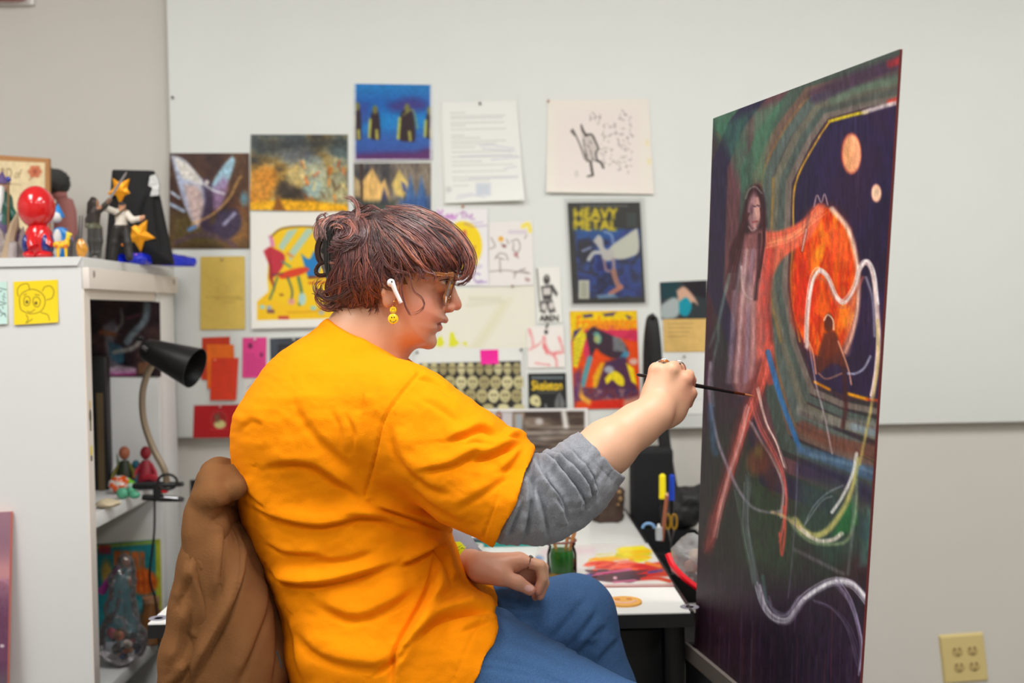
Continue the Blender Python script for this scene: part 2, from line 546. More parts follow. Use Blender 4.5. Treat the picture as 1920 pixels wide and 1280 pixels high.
def relax(V, Q, it=2, f=.5):
    for _ in range(it):
        A = np.zeros_like(V); c = np.zeros(len(V))
        for k in range(4):
            np.add.at(A, Q[:,k], V[Q[:,(k+1)%4]]); np.add.at(A, Q[:,k], V[Q[:,(k+3)%4]]); np.add.at(c, Q[:,k], 2)
        V = V*(1-f) + f*A/c[:,None]
    return V
def folds(V, N, L, near=None):
    """push cloth out along ridges and in beside them; lines are traced on the cloth as the photo shows them"""
    x, y = PX(V); D = np.zeros(len(V))
    for pts, amp, w in L:
        P = spline(np.array(pts, float), 5)
        wm = 5*w
        m = (x > P[:,0].min()-wm) & (x < P[:,0].max()+wm) & (y > P[:,1].min()-wm) & (y < P[:,1].max()+wm)
        if near is not None: m &= near
        if not m.any(): continue
        X, Y = x[m], y[m]
        best = np.full(X.shape, 1e9); sg = np.zeros(X.shape); T = np.zeros(X.shape)
        n = len(P)-1
        for i in range(n):
            p, q = P[i], P[i+1]; d = q-p; L2 = d@d+1e-9
            t = np.clip(((X-p[0])*d[0]+(Y-p[1])*d[1])/L2, 0, 1)
            dd = np.hypot(X-p[0]-t*d[0], Y-p[1]-t*d[1]); c = dd < best
            best = np.where(c, dd, best)
            sg = np.where(c, np.sign((X-p[0])*d[1]-(Y-p[1])*d[0]), sg); T = np.where(c, (i+t)/n, T)
        s_ = best*sg
        env = np.clip(np.minimum(T, 1-T)*5, .15, 1)
        ws = np.where(s_ > 0, 1.9*w, .75*w)
        pr = np.exp(-(s_/ws)**2) - .75*np.exp(-((s_+1.1*w)/(.45*w))**2)      # ridge, soft on one side, with a crease on the other
        D[m] += amp*env*pr
    return V + N*D[:, None]

# ================================================================== THE ROOM
WALL, BOARD = 3.215, 3.18
m_wall = mat('wall_paint', (200,196,189), rough=.75, bump=.15, bscale=120, var=.03, vscale=3)
m_board = mat('tack_board_white', (222,225,221), rough=.8, bump=.12, bscale=180, var=.02, vscale=5)
m_ceil = mat('ceiling_tile', (230,230,226), rough=.9)
m_floor = mat('concrete_floor', (120,116,110), rough=.6, var=.15, vscale=4)
RX0, RX1, RY0 = -2.7, 3.1, -2.6
struct(MB().box((RX0, RY0, -.05), (RX1, WALL+.1, 0)).build('floor', m_floor, smooth=False))
struct(MB().box((RX0, RY0, CEIL), (RX1, WALL+.1, CEIL+.05)).build('ceiling', m_ceil, smooth=False))
struct(MB().box((RX0, WALL, 0), (RX1, WALL+.1, CEIL)).build('wall_back', m_wall, smooth=False))
struct(MB().box((RX0-.1, RY0, 0), (RX0, WALL+.1, CEIL)).build('wall_left', m_wall, smooth=False))
struct(MB().box((RX1, RY0, 0), (RX1+.1, WALL+.1, CEIL)).build('wall_right', m_wall, smooth=False))
struct(MB().box((RX0, RY0-.1, 0), (RX1, RY0, CEIL)).build('wall_front', m_wall, smooth=False))
# white tack board that covers the upper wall
bx0 = W(317, 200, BOARD)[0]; bz0 = W(1100, 806, BOARD)[2]
struct(MB().box((bx0, BOARD, bz0), (RX1-.002, WALL+.01, CEIL-.002), bev=.003).build('wall_board', m_board), 'white tack board covering the upper wall')
struct(MB().box((RX0, WALL-.012, 0), (RX1, WALL, .10)).build('baseboard_back', mat('baseboard_grey', (70,66,62), rough=.6), smooth=False))
# ceiling light fixtures around the lamps
m_frame = mat('fixture_enamel', (235,235,232), rough=.4)
m_diff = bpy.data.materials.new('lamp_diffuser'); m_diff.use_nodes = True
_b = m_diff.node_tree.nodes['Principled BSDF']
_b.inputs['Emission Color'].default_value = (1, .965, .9, 1); _b.inputs['Emission Strength'].default_value = 4.0
_names = ['above the cabinet', 'above the seated painter', 'above the far right corner',
          'behind and left of the viewer', 'straight behind the viewer', 'behind and right of the viewer']
for (x, y), nm in zip(LAMPS, _names):
    t = thing('ceiling_light', 'long white fluorescent ceiling light ' + nm, 'ceiling light', (x, y, CEIL), 'ceiling lights')
    b = MB()
    for s in (-1, 1):
        b.box((x+s*.29-.012, y-.62, CEIL-.045), (x+s*.29+.012, y+.62, CEIL-.0005))
        b.box((x-.29, y+s*.61-.012, CEIL-.045), (x+.29, y+s*.61+.012, CEIL-.0005))
    b.build('frame', m_frame, t, smooth=False)
    MB().box((x-.278, y-.598, CEIL-.012), (x+.278, y+.598, CEIL-.003)).build('diffuser', m_diff, t, smooth=False)

# wall outlet, a little crooked
def plane_pt(Y): return lambda x, y: W(x, y, Y)
o = thing('wall_outlet', 'beige four-socket electrical outlet plate low on the wall', 'outlet', W(1806, 1232, WALL))
m_iv = mat('ivory_plastic', (206,186,126), rough=.45)
m_ivd = mat('ivory_socket', (186,164,108), rough=.4)
m_slot = mat('socket_slot', (60,45,30), rough=.8)
q = [(1759,1190),(1843,1184),(1853,1275),(1769,1281)]
pc = [W(x, y, WALL-.0002) for x, y in q]
pf = [np.array(p)+np.array((0,-.007,0)) for p in [W(1762,1194,WALL), W(1840,1188,WALL), W(1850,1272,WALL), W(1772,1278,WALL)]]
MB().hexa(pf+pc).build('plate', m_iv, o, smooth=False)
ax = (pf[1]-pf[0]); az = (pf[3]-pf[0])
for (u, v) in ((.36,.33),(.72,.33),(.36,.68),(.72,.68)):
    c = pf[0]+ax*u+az*v
    s = MB().lathe([(0,0),(.0135,0),(.0155,-.0012),(.0155,-.003)], n=20, M=Matrix.Rotation(math.pi/2, 3, 'X'), c=c+np.array((0,-.0022,0))).build('socket', m_ivd, o)
    for du, dv in ((-.07,-.06),(.05,-.06)):
        p = c+ax*du+az*dv
        MB().box(p-np.array((.0013,.0038,.0038)), p+np.array((.0013,-.0012,.0038))).build('slot', m_slot, s, smooth=False)
    p = c+az*.075
    MB().ball(p-np.array((0,.0022,0)), (.0024,.0012,.0024), 8).build('ground_hole', m_slot, s)

# red box high on the wall in the corner
p = W(30, 4, WALL); p0 = W(-60, -90, WALL); p1 = W(58, 5, WALL)
o = thing('alarm_box', 'red rounded alarm box high on the grey wall, top left', 'alarm box', p)
MB().box((p0[0], WALL-.055, p1[2]), (p1[0], WALL-.012, p0[2]), bev=.012).build('cover', mat('red_enamel', (170,18,24), rough=.35), o)
MB().box((p0[0]-.004, WALL-.0125, p1[2]-.008), (p1[0]+.012, WALL-.0005, p0[2]+.01)).build('back_plate', m_frame, o, smooth=False)

# ================================================================== TABLE
TZ = W(1150, 1150, 2.07)[2]; TF, TB = 2.07, 3.165
TX1 = W(1301, 1149, TF)[0]; TX0 = W(276, 1148, TF)[0]
m_lam = mat('white_laminate', (226,226,222), rough=.35, var=.02, vscale=10)
m_blk = mat('black_plastic', (22,22,24), rough=.45)
m_blkm = mat('black_metal', (18,18,20), rough=.35, metal=.4)
t = thing('work_table', 'white laminate work table with black edge along the wall', 'table', ((TX0+TX1)/2, (TF+TB)/2, 0))
MB().box((TX0, TF+.001, TZ-.004), (TX1-.006, TB, TZ), bev=.0012).build('tabletop', m_lam, t)
MB().box((TX0, TF, TZ-.028), (TX1, TB, TZ-.004)).build('edge_band', m_blk, t, smooth=False)
MB().box((TX1-.006, TF, TZ-.004), (TX1, TB, TZ+.001)).build('edge_strip', m_blk, t, smooth=False)
for x in (TX0+.05, TX1-.03):
    for y in (TF+.06, TB-.06):
        MB().box((x-.02, y-.02, 0), (x+.02, y+.02, TZ-.028), bev=.003).build('leg', m_blkm, t)
MB().box((TX0+.06, TB-.1, TZ-.10), (TX1-.06, TB-.07, TZ-.028)).build('apron', m_blkm, t, smooth=False)
for (px_, py_) in ((297,1140),(1293,1142)):
    c = W(px_, py_, TF+.035); c[2] = TZ
    MB().lathe([(.008,.0004),(.017,.0012),(.018,.0004)], c=c, n=20).build('screw_cap', mat('grommet_grey', (140,138,150), rough=.4), t)
# black drawer unit, put in to darken the shade under the table
x0 = TX1-.40
o = thing('added_drawer_unit', 'black drawer unit added to darken the shade under the white table', 'drawer unit', (x0+.19, 2.52, 0))
MB().box((x0, 2.20, .04), (x0+.38, 2.85, TZ-.05), bev=.004).build('body', m_blk, o)
for k in range(3):
    d = MB().box((x0+.008, 2.185, .06+k*.20), (x0+.372, 2.20, .25+k*.20), bev=.003).build('drawer', m_blk, o)
    MB().tube([(x0+.13, 2.186, .15+k*.20), (x0+.13, 2.166, .15+k*.20), (x0+.25, 2.166, .15+k*.20), (x0+.25, 2.186, .15+k*.20)], .005, 8).build('handle', m_blkm, d)
for x in (x0+.03, x0+.35):
    for y in (2.23, 2.82): MB().lathe([(.018,0),(.018,.041)], c=(x, y, 0), n=10).build('foot', m_blkm, o)

# ================================================================== CABINET
CXF = -0.884                       # plane of the open front, which faces the table
CY0, CYI, CYF = 2.46, 2.495, 2.985
CT = W(165, 481, CY0)[2]
CXB = -1.42
m_cab = mat('white_melamine', (214,215,214), rough=.42, var=.015, vscale=4, bump=.04, bscale=200)
m_cabe = mat('white_edging', (222,214,206), rough=.5)
cab = thing('open_cabinet', 'tall white open cabinet beside the work table', 'cabinet', (CXF-.2, 2.75, 0))
MB().box((CXB, CY0, 0), (CXF-.004, CYI, CT-.022)).build('side_panel', m_cab, cab, smooth=False)
h1 = W(168, 541, CY0)[2]; h2 = W(175, 560, CY0+.03)[2]
MB().box((CXF-.004, CY0, 0), (CXF, CYI, h1)).build('front_edging', m_cabe, cab, smooth=False)
MB().box((CXB, CYF, 0), (CXF, CYF+.03, CT-.022), bev=.001).build('side_panel', m_cab, cab)
MB().box((CXB, CYI, 0), (CXB+.012, CYF, CT-.022)).build('back_panel', m_cab, cab, smooth=False)
MB().box((CXB, CY0, CT-.022), (CXF, CYF+.16, CT), bev=.0015).build('top_panel', m_cab, cab)
MB().box((CXF-.0035, CY0+.0, h1), (CXF+.012, CYF+.16, CT-.0225), bev=.0015).build('header', m_cabe, cab)
MB().box((CXF-.03, CYI, h2), (CXF-.004, CYF, h1)).build('header_rail', m_cabe, cab, smooth=False)
MB().box((CXF-.05, CYF+.03, 0), (CXF, CYF+.16, h1), bev=.0015).build('end_post', m_cab, cab)
# flat trim strip along the top of the near panel, mitred at its end
za, zb = CT, CT-.0185
xe, xf = W(146, 490, CY0)[0], CXF
MB().prism([(CXB, CY0-.005, za), (xf, CY0-.005, za), (xe, CY0-.005, zb), (CXB, CY0-.005, zb)], (0,.005,0)).build('edge_trim', m_cab, cab, smooth=False)
SZ = W(184, 960, 2.52)[2]
MB().box((CXB+.012, CYI, SZ-.032), (CXF-.002, CYF, SZ), bev=.001).build('shelf', m_cab, cab)
LZ = W(230, 1243, 2.72)[2]
MB().box((CXB+.012, CYI, LZ-.03), (CXF-.002, CYF, LZ), bev=.001).build('shelf', m_cab, cab)
for yy in (CY0+.03, CYF+.12):
    MB().ball((CXF+.011, yy, (CT+h1)/2-.002), (.004,.006,.009), 10).build('cover_cap', mat('cap_grey', (150,140,130), rough=.5), cab)


# ================================================================== SHEETS PINNED TO THE BOARD
m_print = mat('printed_sheet', rough=.55, attr='Col')
m_gloss = mat('glossy_print', rough=.25, attr='Col')
def curl(amt, bottom=True):
    return (lambda u, v: amt*(v**3 if bottom else (1-v)**3)*(.6+.8*u) + .0012*np.sin(3*u+1)*v)
_lay = [0.0020]
def pin(parent, x, y, Y, col=(60,50,48), r=.0035):
    c = W(x, y, Y)
    key = 'pin_%d_%d_%d' % col
    return MB().lathe([(r*.5,0),(r,.0005),(r*.75,.003),(r*.7,.005),(r*.95,.007),(r*.6,.0085),(0,.009)],
                      n=10, c=c+np.array((0,.0015,0)), M=Matrix.Rotation(math.pi/2, 3, 'X')).build('push_pin', mat(key, col, rough=.35), parent)
def sheet_on(s, name, label, cat, off=.003, m=None, lift=None, pins=(), pin_col=(60,50,48), edge=(226,223,216), thick=.0008, group='sheets pinned to the board', Y=None):
    Y = (BOARD if Y is None else Y) - off
    cx = sum(q[0] for q in s.quad)/4; cy = sum(q[1] for q in s.quad)/4
    o = thing(name, label, cat, W(cx, cy, Y), group)
    s.make('sheet', m or m_print, plane_pt(Y), parent=o, lift=lift, edge=edge, thick=thick)
    for (x, y) in pins: pin(o, x, y, Y-.001, pin_col)
    return o

# --- winged figure print
s = Sheet([(318,287),(467,287),(468,466),(317,466)], base=(62,40,36))
s.blend([(52,32,30),(70,44,36),(90,62,40)], .02, .02, 4)
s.poly([(317,400),(360,395),(420,420),(468,400),(468,466),(317,466)], (96,84,48), .8, 30)
s.poly([(400,430),(468,360),(468,450),(430,466)], (168,110,60), .6, 26)
for k in range(3):
    s.poly([(322,292),(345,300),(372,330),(390,352),(380,400),(368,420),(350,390),(335,345)], (168,178,205), .75, 6, curve=True)
s.poly([(325,293),(350,305),(376,335),(386,350),(360,340),(340,330)], (222,216,205), .9, 7, curve=True)
s.poly([(345,345),(372,350),(383,385),(372,425),(358,405)], (200,170,160), .85, 9, curve=True)
s.poly([(436,292),(440,305),(425,345),(405,360),(395,350),(415,315)], (160,200,220), .95, 5, curve=True)
s.poly([(420,330),(428,345),(415,385),(400,390),(396,358)], (150,120,160), .85, 8, curve=True)
s.stroke([(388,342),(392,380),(384,420),(398,430)], 18, (62,48,72), .9, 8)
s.stroke([(376,340),(400,356),(420,362)], 4, (215,215,222), .8, 3)
s.ell(388,341,4,4,(225,215,210),1,3)
s.stroke([(360,420),(400,400),(430,370),(445,340),(452,330)], 3, (205,160,90), .8, 3)
s.stroke([(322,360),(336,370)], 5, (185,200,220), .9, 3); s.stroke([(320,382),(345,395)], 6, (170,190,215), .9, 4)
s.poly([(410,395),(445,392),(452,425),(425,450),(400,430)], (58,50,78), .9, 8, curve=True)
s.stroke([(420,420),(440,400)], 6, (175,175,205), .8, 5)
s.stroke([(330,455),(370,440),(420,448),(440,462)], 8, (80,62,80), .8, 8)
s.ell(458,372,7,12,(96,150,170),.8,8); s.stroke([(355,430),(365,425)], 7, (100,140,200), .9, 5)
s.noise(.22, .22, .22, 8)
sheet_on(s, 'art_print', 'dark art print of a pale butterfly-winged figure', 'print', lift=curl(.001), m=m_gloss)

# --- golden battle print
s = Sheet([(470,252),(652,252),(653,397),(469,394)], base=(120,96,50))
s.blend([(40,42,44),(76,66,48),(150,116,52),(178,166,120),(96,112,110)], .022, .03, 21)
s.poly([(470,252),(652,252),(652,275),(600,285),(540,290),(470,300)], (44,48,50), .85, 30)
s.poly([(520,285),(580,275),(600,300),(540,310)], (86,98,120), .6, 18)
s.poly([(469,325),(500,310),(520,330),(500,380),(469,380)], (212,136,36), .85, 12, curve=True)
s.poly([(535,320),(555,310),(570,330),(560,352),(540,350)], (216,190,120), .8, 12, curve=True)
s.poly([(560,300),(600,295),(615,330),(600,350),(570,345)], (170,182,166), .7, 12, curve=True)
s.poly([(565,350),(600,340),(612,360),(590,372),(566,368)], (150,185,190), .8, 9, curve=True)
s.poly([(600,330),(650,320),(652,390),(600,385)], (176,176,140), .75, 18, curve=True)
for i in range(26):
    x, y = 560+RNG.random()*85, 300+RNG.random()*70
    s.stroke([(x,y),(x+RNG.normal()*6,y+8+RNG.random()*8)], 4, [(220,130,40),(200,90,40),(230,200,120),(90,60,40)][i%4], .75, 3)
s.poly([(469,380),(540,372),(652,384),(653,397),(469,395)], (238,172,20), .95, 7)
s.poly([(525,340),(560,350),(575,372),(530,372),(515,360)], (56,46,40), .75, 10, curve=True)
s.poly([(510,395),(520,365),(535,395)], (110,60,30), .8, 6)
s.noise(.3, .25, .25, 3)
sheet_on(s, 'art_print', 'wide golden and dark battle painting print', 'print', lift=curl(.001), m=m_gloss)

# --- blue print with dark cloaked figures
s = Sheet([(664,157),(809,159),(811,300),(664,302)], base=(28,110,180))
yy = (s.y-157)/144
for a, c in ((.0,(18,120,190)),(.3,(24,84,168)),(.5,(20,130,200)),(.75,(52,88,165)),(1.0,(70,60,130))):
    s.mix(np.exp(-((yy-a)/.16)**2)*.85, c)
s.poly([(728,195),(770,182),(800,192),(790,206),(740,208)], (70,40,110), .7, 14, curve=True)
s.poly([(664,190),(690,195),(700,230),(670,235)], (62,44,120), .5, 14)
s.poly([(664,290),(720,286),(780,285),(810,275),(811,302),(664,302)], (96,36,90), .8, 12)
for (cx, w, h, y0) in ((670,16,70,192),(704,20,64,198),(764,30,70,195),(806,16,60,200)):
    s.poly([(cx-3,y0+4),(cx+3,y0+4),(cx+w*.45,y0+24),(cx+w*.5,y0+h-4),(cx+2,y0+h),(cx-w*.5,y0+h-6),(cx-w*.45,y0+24)], (48,32,38), 1, 4, curve=True)
    s.ell(cx, y0+7, 5, 8, (120,120,60), .9, 3)
    s.stroke([(cx-w*.45,y0+26),(cx-w*.55,y0+h-6)], 5, (196,200,80), .85, 3)
    s.stroke([(cx+w*.15,y0+h-18),(cx+w*.2,y0+h-3)], 5, (196,196,84), .8, 3)
s.stroke([(757,215),(775,206),(783,240)], 3, (150,150,80), .7, 3)
for e in (('l',664,157,667,302),('r',806.5,157,811,302),('b',664,298.5,811,302)):
    s.rect(*e[1:], (225,225,225), .9, 2)
s.noise(.12, .2, .3, 6)
sheet_on(s, 'art_print', 'bright blue print with four dark cloaked figures', 'print', lift=curl(.001), m=m_gloss)

# --- forest camp print
s = Sheet([(663,306),(808,305),(808,420),(664,422)], base=(96,92,86))
s.blend([(60,60,64),(110,100,92),(140,128,112)], .05, .012, 9)
s.poly([(676,345),(698,315),(715,345),(722,335),(732,380),(676,378)], (232,186,110), .95, 5)
s.poly([(735,345),(748,318),(766,345),(756,372),(742,366)], (226,196,110), .9, 6)
s.poly([(663,330),(676,340),(678,372),(664,366)], (205,176,120), .8, 6)
s.stroke([(678,306),(679,380)], 5, (62,44,40), 1, 3)
s.poly([(712,385),(720,350),(732,385)], (56,60,100), .9, 4)
for cx in (770,790):
    s.poly([(cx-8,366),(cx,328),(cx+9,366),(cx+12,420),(cx-14,420)], (66,104,160), .9, 5)
s.poly([(748,372),(808,368),(808,422),(748,422)], (50,84,140), .7, 12)
s.poly([(752,340),(760,345),(764,362),(756,358)], (50,66,130), .9, 4)
s.poly([(664,378),(740,376),(750,420),(664,421)], (60,70,64), .85, 12)
s.noise(.25, .3, .1, 4)
sheet_on(s, 'art_print', 'print of pale tents among grey trees above the hair', 'print', lift=curl(.001), m=m_gloss)

# --- typed letter, two sheets
s = Sheet([(824,206),(964,203),(976,380),(831,384)], base=(222,223,216))
sheet_on(s, 'paper_sheet', 'blank white sheet half hidden behind the typed letter', 'paper', off=.0018)
s = Sheet([(828,192),(969,189),(983,376),(835,381)], step=1.3, base=(228,229,224))
rr = random.Random(3)
for k, (y, x1) in enumerate(((211,872),(217,946),(221,944),(229,944),(234,872),(241,948),(252,870),(257,900),(263,950),(268,930),(274,890),(283,960),(292,970),(301,905),(308,962),(320,950),(331,972),(337,920),(347,880))):
    x = 845 + k*.25
    while x < x1:
        w = rr.uniform(4, 13)
        s.stroke([(x,y-(x-845)*.02),(min(x+w,x1),y-(x+w-845)*.02)], 1.7, (160,160,160), .5, 1.6); x += w+2.2
for pts in ([(900,271),(918,269),(935,272),(964,276)],[(905,276),(965,281)],[(862,291),(960,288)],[(922,297),(975,292)],[(945,314),(968,310)],[(880,333),(970,331)],[(856,372),(890,366),(910,370)],[(858,366),(888,362)]):
    s.stroke(pts, 1.8, (130,130,176), .36, 2)
s.ell(841,354,6,6,(170,170,172),.45,4)
s.rect(893,342,920,366,(150,165,195),.4,6)
sheet_on(s, 'typed_letter', 'white typed letter with blue handwriting under a dark pin', 'letter', off=.004, lift=lambda u, v: .012*v**5*(.3+u), pins=[(900,194)], pin_col=(40,36,34))

# --- ink drawing on cream paper
s = Sheet([(1027,187),(1216,186),(1226,364),(1024,361)], step=1.5, base=(229,222,212))
s.rect(1042,203,1200,350,(228,217,212),.8,14)
s.stroke([(1073,240),(1085,265),(1096,296)], 2.5, (60,52,50), .9, 1.8)
s.stroke([(1071,243),(1077,250)], 4.5, (80,72,66), .9, 2)
s.poly([(1088,233),(1096,248),(1108,248),(1118,262),(1121,285),(1112,300),(1098,300),(1092,280)], (190,180,172), .7, 4)
for pts, w in (([(1089,232),(1091,242),(1097,250)],3),([(1090,236),(1095,246),(1100,250)],3),([(1096,252),(1107,249),(1113,256)],3.4),([(1112,256),(1117,266),(1121,276)],3.2),([(1121,276),(1116,284),(1118,297)],3),([(1093,258),(1095,272)],1.6),([(1096,276),(1097,290)],1.6),([(1100,268),(1104,274)],1.4),([(1106,278),(1108,288)],1.4),([(1104,262),(1108,266)],1.4),([(1106,300),(1108,314),(1110,326)],4.6),([(1110,327),(1101,329)],3.6),([(1117,298),(1125,302),(1130,312)],4.4),([(1098,285),(1100,300)],2.4),([(1109,292),(1112,298)],2),([(1100,296),(1105,300)],2)):
    s.stroke(pts, w, (42,36,34), .9, 1.6)
for i in range(150):
    x, y = 1105+rr.random()*82, 208+rr.random()*112
    if x > 1125 or y < 235: s.stroke([(x,y),(x+rr.uniform(-4,4),y+rr.uniform(-4,4))], 1.8, (120,112,106), .6, 1.4)
s.ell(1080,324,4,7,(200,196,188),.8,3)
s.ell(1213,265,4,6,(228,214,160),.7,4); s.ell(1217,300,4,7,(228,214,160),.7,4)
sheet_on(s, 'ink_drawing', 'cream paper with a black ink drawing of a marching figure', 'drawing', lift=lambda u, v: .006*v**4*(1-u)+.004*v**4, pins=[(1028,189)], pin_col=(196,150,130))

# --- magazine in a clear sleeve
q = [(1064,380),(1200,379),(1210,567),(1074,569)]
s = Sheet(q, step=1.25, base=(44,46,42))
s.poly([(1077,430),(1168,430),(1200,428),(1204,556),(1086,558)], (38,66,140), .95, 4)
s.blend([(26,40,110),(40,80,170),(30,34,60),(46,84,165)], .04, .04, 31, .8, [(1078,432),(1199,430),(1203,556),(1086,558)])
s.poly([(1078,430),(1170,430),(1150,448),(1120,450),(1082,448)], (24,100,180), .8, 8)
s.poly([(1083,450),(1105,445),(1112,470),(1095,500),(1084,480)], (28,32,50), .85, 8)
s.poly([(1175,440),(1190,430),(1196,432),(1198,470),(1182,482),(1160,486),(1140,480),(1145,462)], (220,222,206), 1, 4, curve=True)
s.poly([(1112,452),(1122,440),(1130,448),(1134,465),(1150,470),(1150,486),(1132,488),(1125,470),(1118,458)], (214,212,206), 1, 4, curve=True)
s.stroke([(1125,473),(1113,474),(1104,486)], 7, (214,214,212), 1, 3)
s.stroke([(1107,464),(1093,470)], 5, (150,158,200), .9, 3)
s.stroke([(1134,434),(1146,440),(1150,455)], 5, (160,180,220), .8, 4)
s.stroke([(1150,485),(1152,512)], 6, (196,170,170), .9, 3); s.stroke([(1133,488),(1136,505),(1142,508)], 5, (190,150,150), .9, 3)
s.stroke([(1150,508),(1157,530),(1163,538)], 10, (196,140,120), .95, 3)
s.stroke([(1164,538),(1144,551)], 9, (214,140,112), .95, 3)
s.poly([(1118,553),(1150,550),(1160,558),(1122,560)], (140,180,210), .8, 4)
s.rect(1085,525,1105,560,(214,214,196),1,1.5)
for k in range(6): s.rect(1090,530+k*4.6,1100,532.5+k*4.6,(150,160,135),.8,1.5)
s.text('HEAVY', 1077, 390, 1158, 411, (226,204,20), grow=1.7)
s.text('METAL', 1077, 412, 1156, 431, (226,204,20), grow=1.7)
for k in range(9): s.stroke([(1089+k*10,386),(1096+k*10,386)], 2.4, (165,168,166), .6, 2)
for k in range(5): s.rect(1175,400+k*5.2,1193,402.6+k*5.2,(90,112,118),.6,2)
o = thing('magazine', 'fantasy magazine with yellow title and white winged horse, in clear sleeve', 'magazine', W(1136, 475, BOARD), 'sheets pinned to the board')
s.make('cover', m_gloss, plane_pt(BOARD-.0045), parent=o, thick=.0035, edge=(200,198,190))
m_clear = clear('clear_plastic', (252,252,252), .05, .10, .015)
MB().hexa([W(x, y, BOARD-.0052) for x, y in ((1057,371),(1208,370),(1216,573),(1069,575))] + [W(x, y, BOARD-.0056) for x, y in ((1057,371),(1208,370),(1216,573),(1069,575))]).build('clear_sleeve', m_clear, o, smooth=False)

# --- monster comic cover
s = Sheet([(1068,583),(1194,582),(1201,765),(1076,767)], step=1.25, base=(222,74,24))
s.poly([(1068,583),(1194,582),(1196,615),(1150,612),(1110,612),(1070,640)], (232,196,24), 1, 3)
s.poly([(1090,640),(1100,615),(1140,608),(1196,620),(1197,640),(1150,632),(1120,640),(1105,690)], (206,50,90), .95, 5, curve=True)
for p in ([(1093,590),(1110,588),(1112,594),(1095,596)],[(1130,588),(1156,585),(1150,592),(1134,593)],[(1172,590),(1186,594),(1180,600)],[(1076,620),(1092,613),(1084,626),(1072,640)]):
    s.poly(p, (62,48,110), .95, 3)
s.text('Frankenstein', 1082, 592, 1196, 618, (236,140,20), grow=1.2)
s.poly([(1074,640),(1086,622),(1102,624),(1094,650),(1082,690),(1074,686)], (222,206,40), 1, 4)
for k in range(7): s.stroke([(1075,640+k*7),(1090,633+k*7)], 1.6, (120,110,50), .7, 1.5)
s.poly([(1098,625),(1112,612),(1124,618),(1146,628),(1168,642),(1178,658),(1172,668),(1150,672),(1128,662),(1118,654),(1108,670),(1104,650)], (52,44,58), .95, 4, curve=True)
s.poly([(1112,625),(1120,622),(1128,632),(1126,643),(1119,643)], (96,150,140), 1, 4, curve=True)
s.ell(1119,636,6,7,(190,190,110),.7,4)
s.poly([(1149,630),(1164,634),(1172,645),(1176,660),(1150,658)], (120,124,128), .9, 4)
s.stroke([(1174,664),(1160,680),(1142,686)], 12, (70,140,168), 1, 4)
s.stroke([(1106,672),(1098,700),(1092,724)], 10, (84,150,158), 1, 4)
s.poly([(1136,678),(1172,670),(1182,700),(1196,740),(1150,745),(1124,740),(1118,710)], (74,44,76), .95, 6, curve=True)
s.poly([(1112,705),(1126,680),(1134,680),(1118,730),(1112,730)], (228,176,30), .9, 5)
s.poly([(1134,710),(1150,695),(1168,706),(1170,722),(1160,722),(1148,712),(1138,720)], (234,210,34), 1, 3, curve=True)
s.poly([(1174,680),(1188,690),(1194,722),(1184,715)], (236,206,30), 1, 3)
s.ell(1142,693,9,7,(180,190,196),.8,4)
s.blend([(84,40,70),(120,60,64),(60,48,96),(150,110,110)], .12, .12, 77, .85, [(1076,725),(1196,730),(1200,750),(1076,752)])
s.stroke([(1086,722),(1090,742),(1108,756)], 9, (226,160,60), 1, 4)
s.poly([(1108,752),(1170,748),(1172,766),(1104,767)], (206,40,24), .95, 6)
s.poly([(1170,750),(1200,742),(1201,765),(1168,766)], (200,150,130), .8, 8)
s.poly([(1076,700),(1090,690),(1090,730),(1076,766)], (86,56,110), .8, 8)
s.ell(1188,678,8,6,(206,190,186),.8,3)
s.noise(.1, .3, .3, 2)
sheet_on(s, 'comic_cover', 'yellow and orange comic cover with a blue-armed monster', 'comic cover', m=m_gloss, lift=curl(.001))

# --- photo, tan note and blank sheet near the painting
s = Sheet([(1237,529),(1326,525),(1327,597),(1240,598)], base=(46,54,58))
s.rect(1240,528,1272,560,(24,62,70),.9,6); s.poly([(1280,528),(1326,526),(1326,560),(1290,552)], (34,28,36), .9, 6)
s.poly([(1239,572),(1262,558),(1276,570),(1268,594),(1240,596)], (170,180,180), .95, 5, curve=True)
s.poly([(1268,545),(1282,538),(1300,556),(1308,572),(1298,566),(1288,580),(1274,575)], (206,164,140), 1, 4, curve=True)
s.poly([(1272,566),(1286,558),(1296,574),(1288,592),(1274,588)], (16,144,164), 1, 3, curve=True)
sheet_on(s, 'photo_print', 'dark photo of a swimmer in turquoise beside the painting', 'photo', off=.004, m=m_gloss)
s = Sheet([(1243,598),(1330,597),(1330,659),(1245,660)], base=(216,178,104))
for k, y in enumerate((607,615,623,631)): s.stroke([(1253,y),(1300-k*4,y-.8)], 1.8, (140,110,60), .7, 2)
s.noise(.05)
sheet_on(s, 'paper_note', 'tan handwritten note below the swimmer photo', 'note', off=.003)
s = Sheet([(1240,661),(1335,660),(1338,775),(1244,777)], base=(228,229,225))
s.stroke([(1244,750),(1330,748)], 2, (205,205,205), .8, 2)
sheet_on(s, 'paper_sheet', 'blank white sheet behind the hand with the brush', 'paper', off=.002, pins=[(1283,668)], pin_col=(150,146,142))

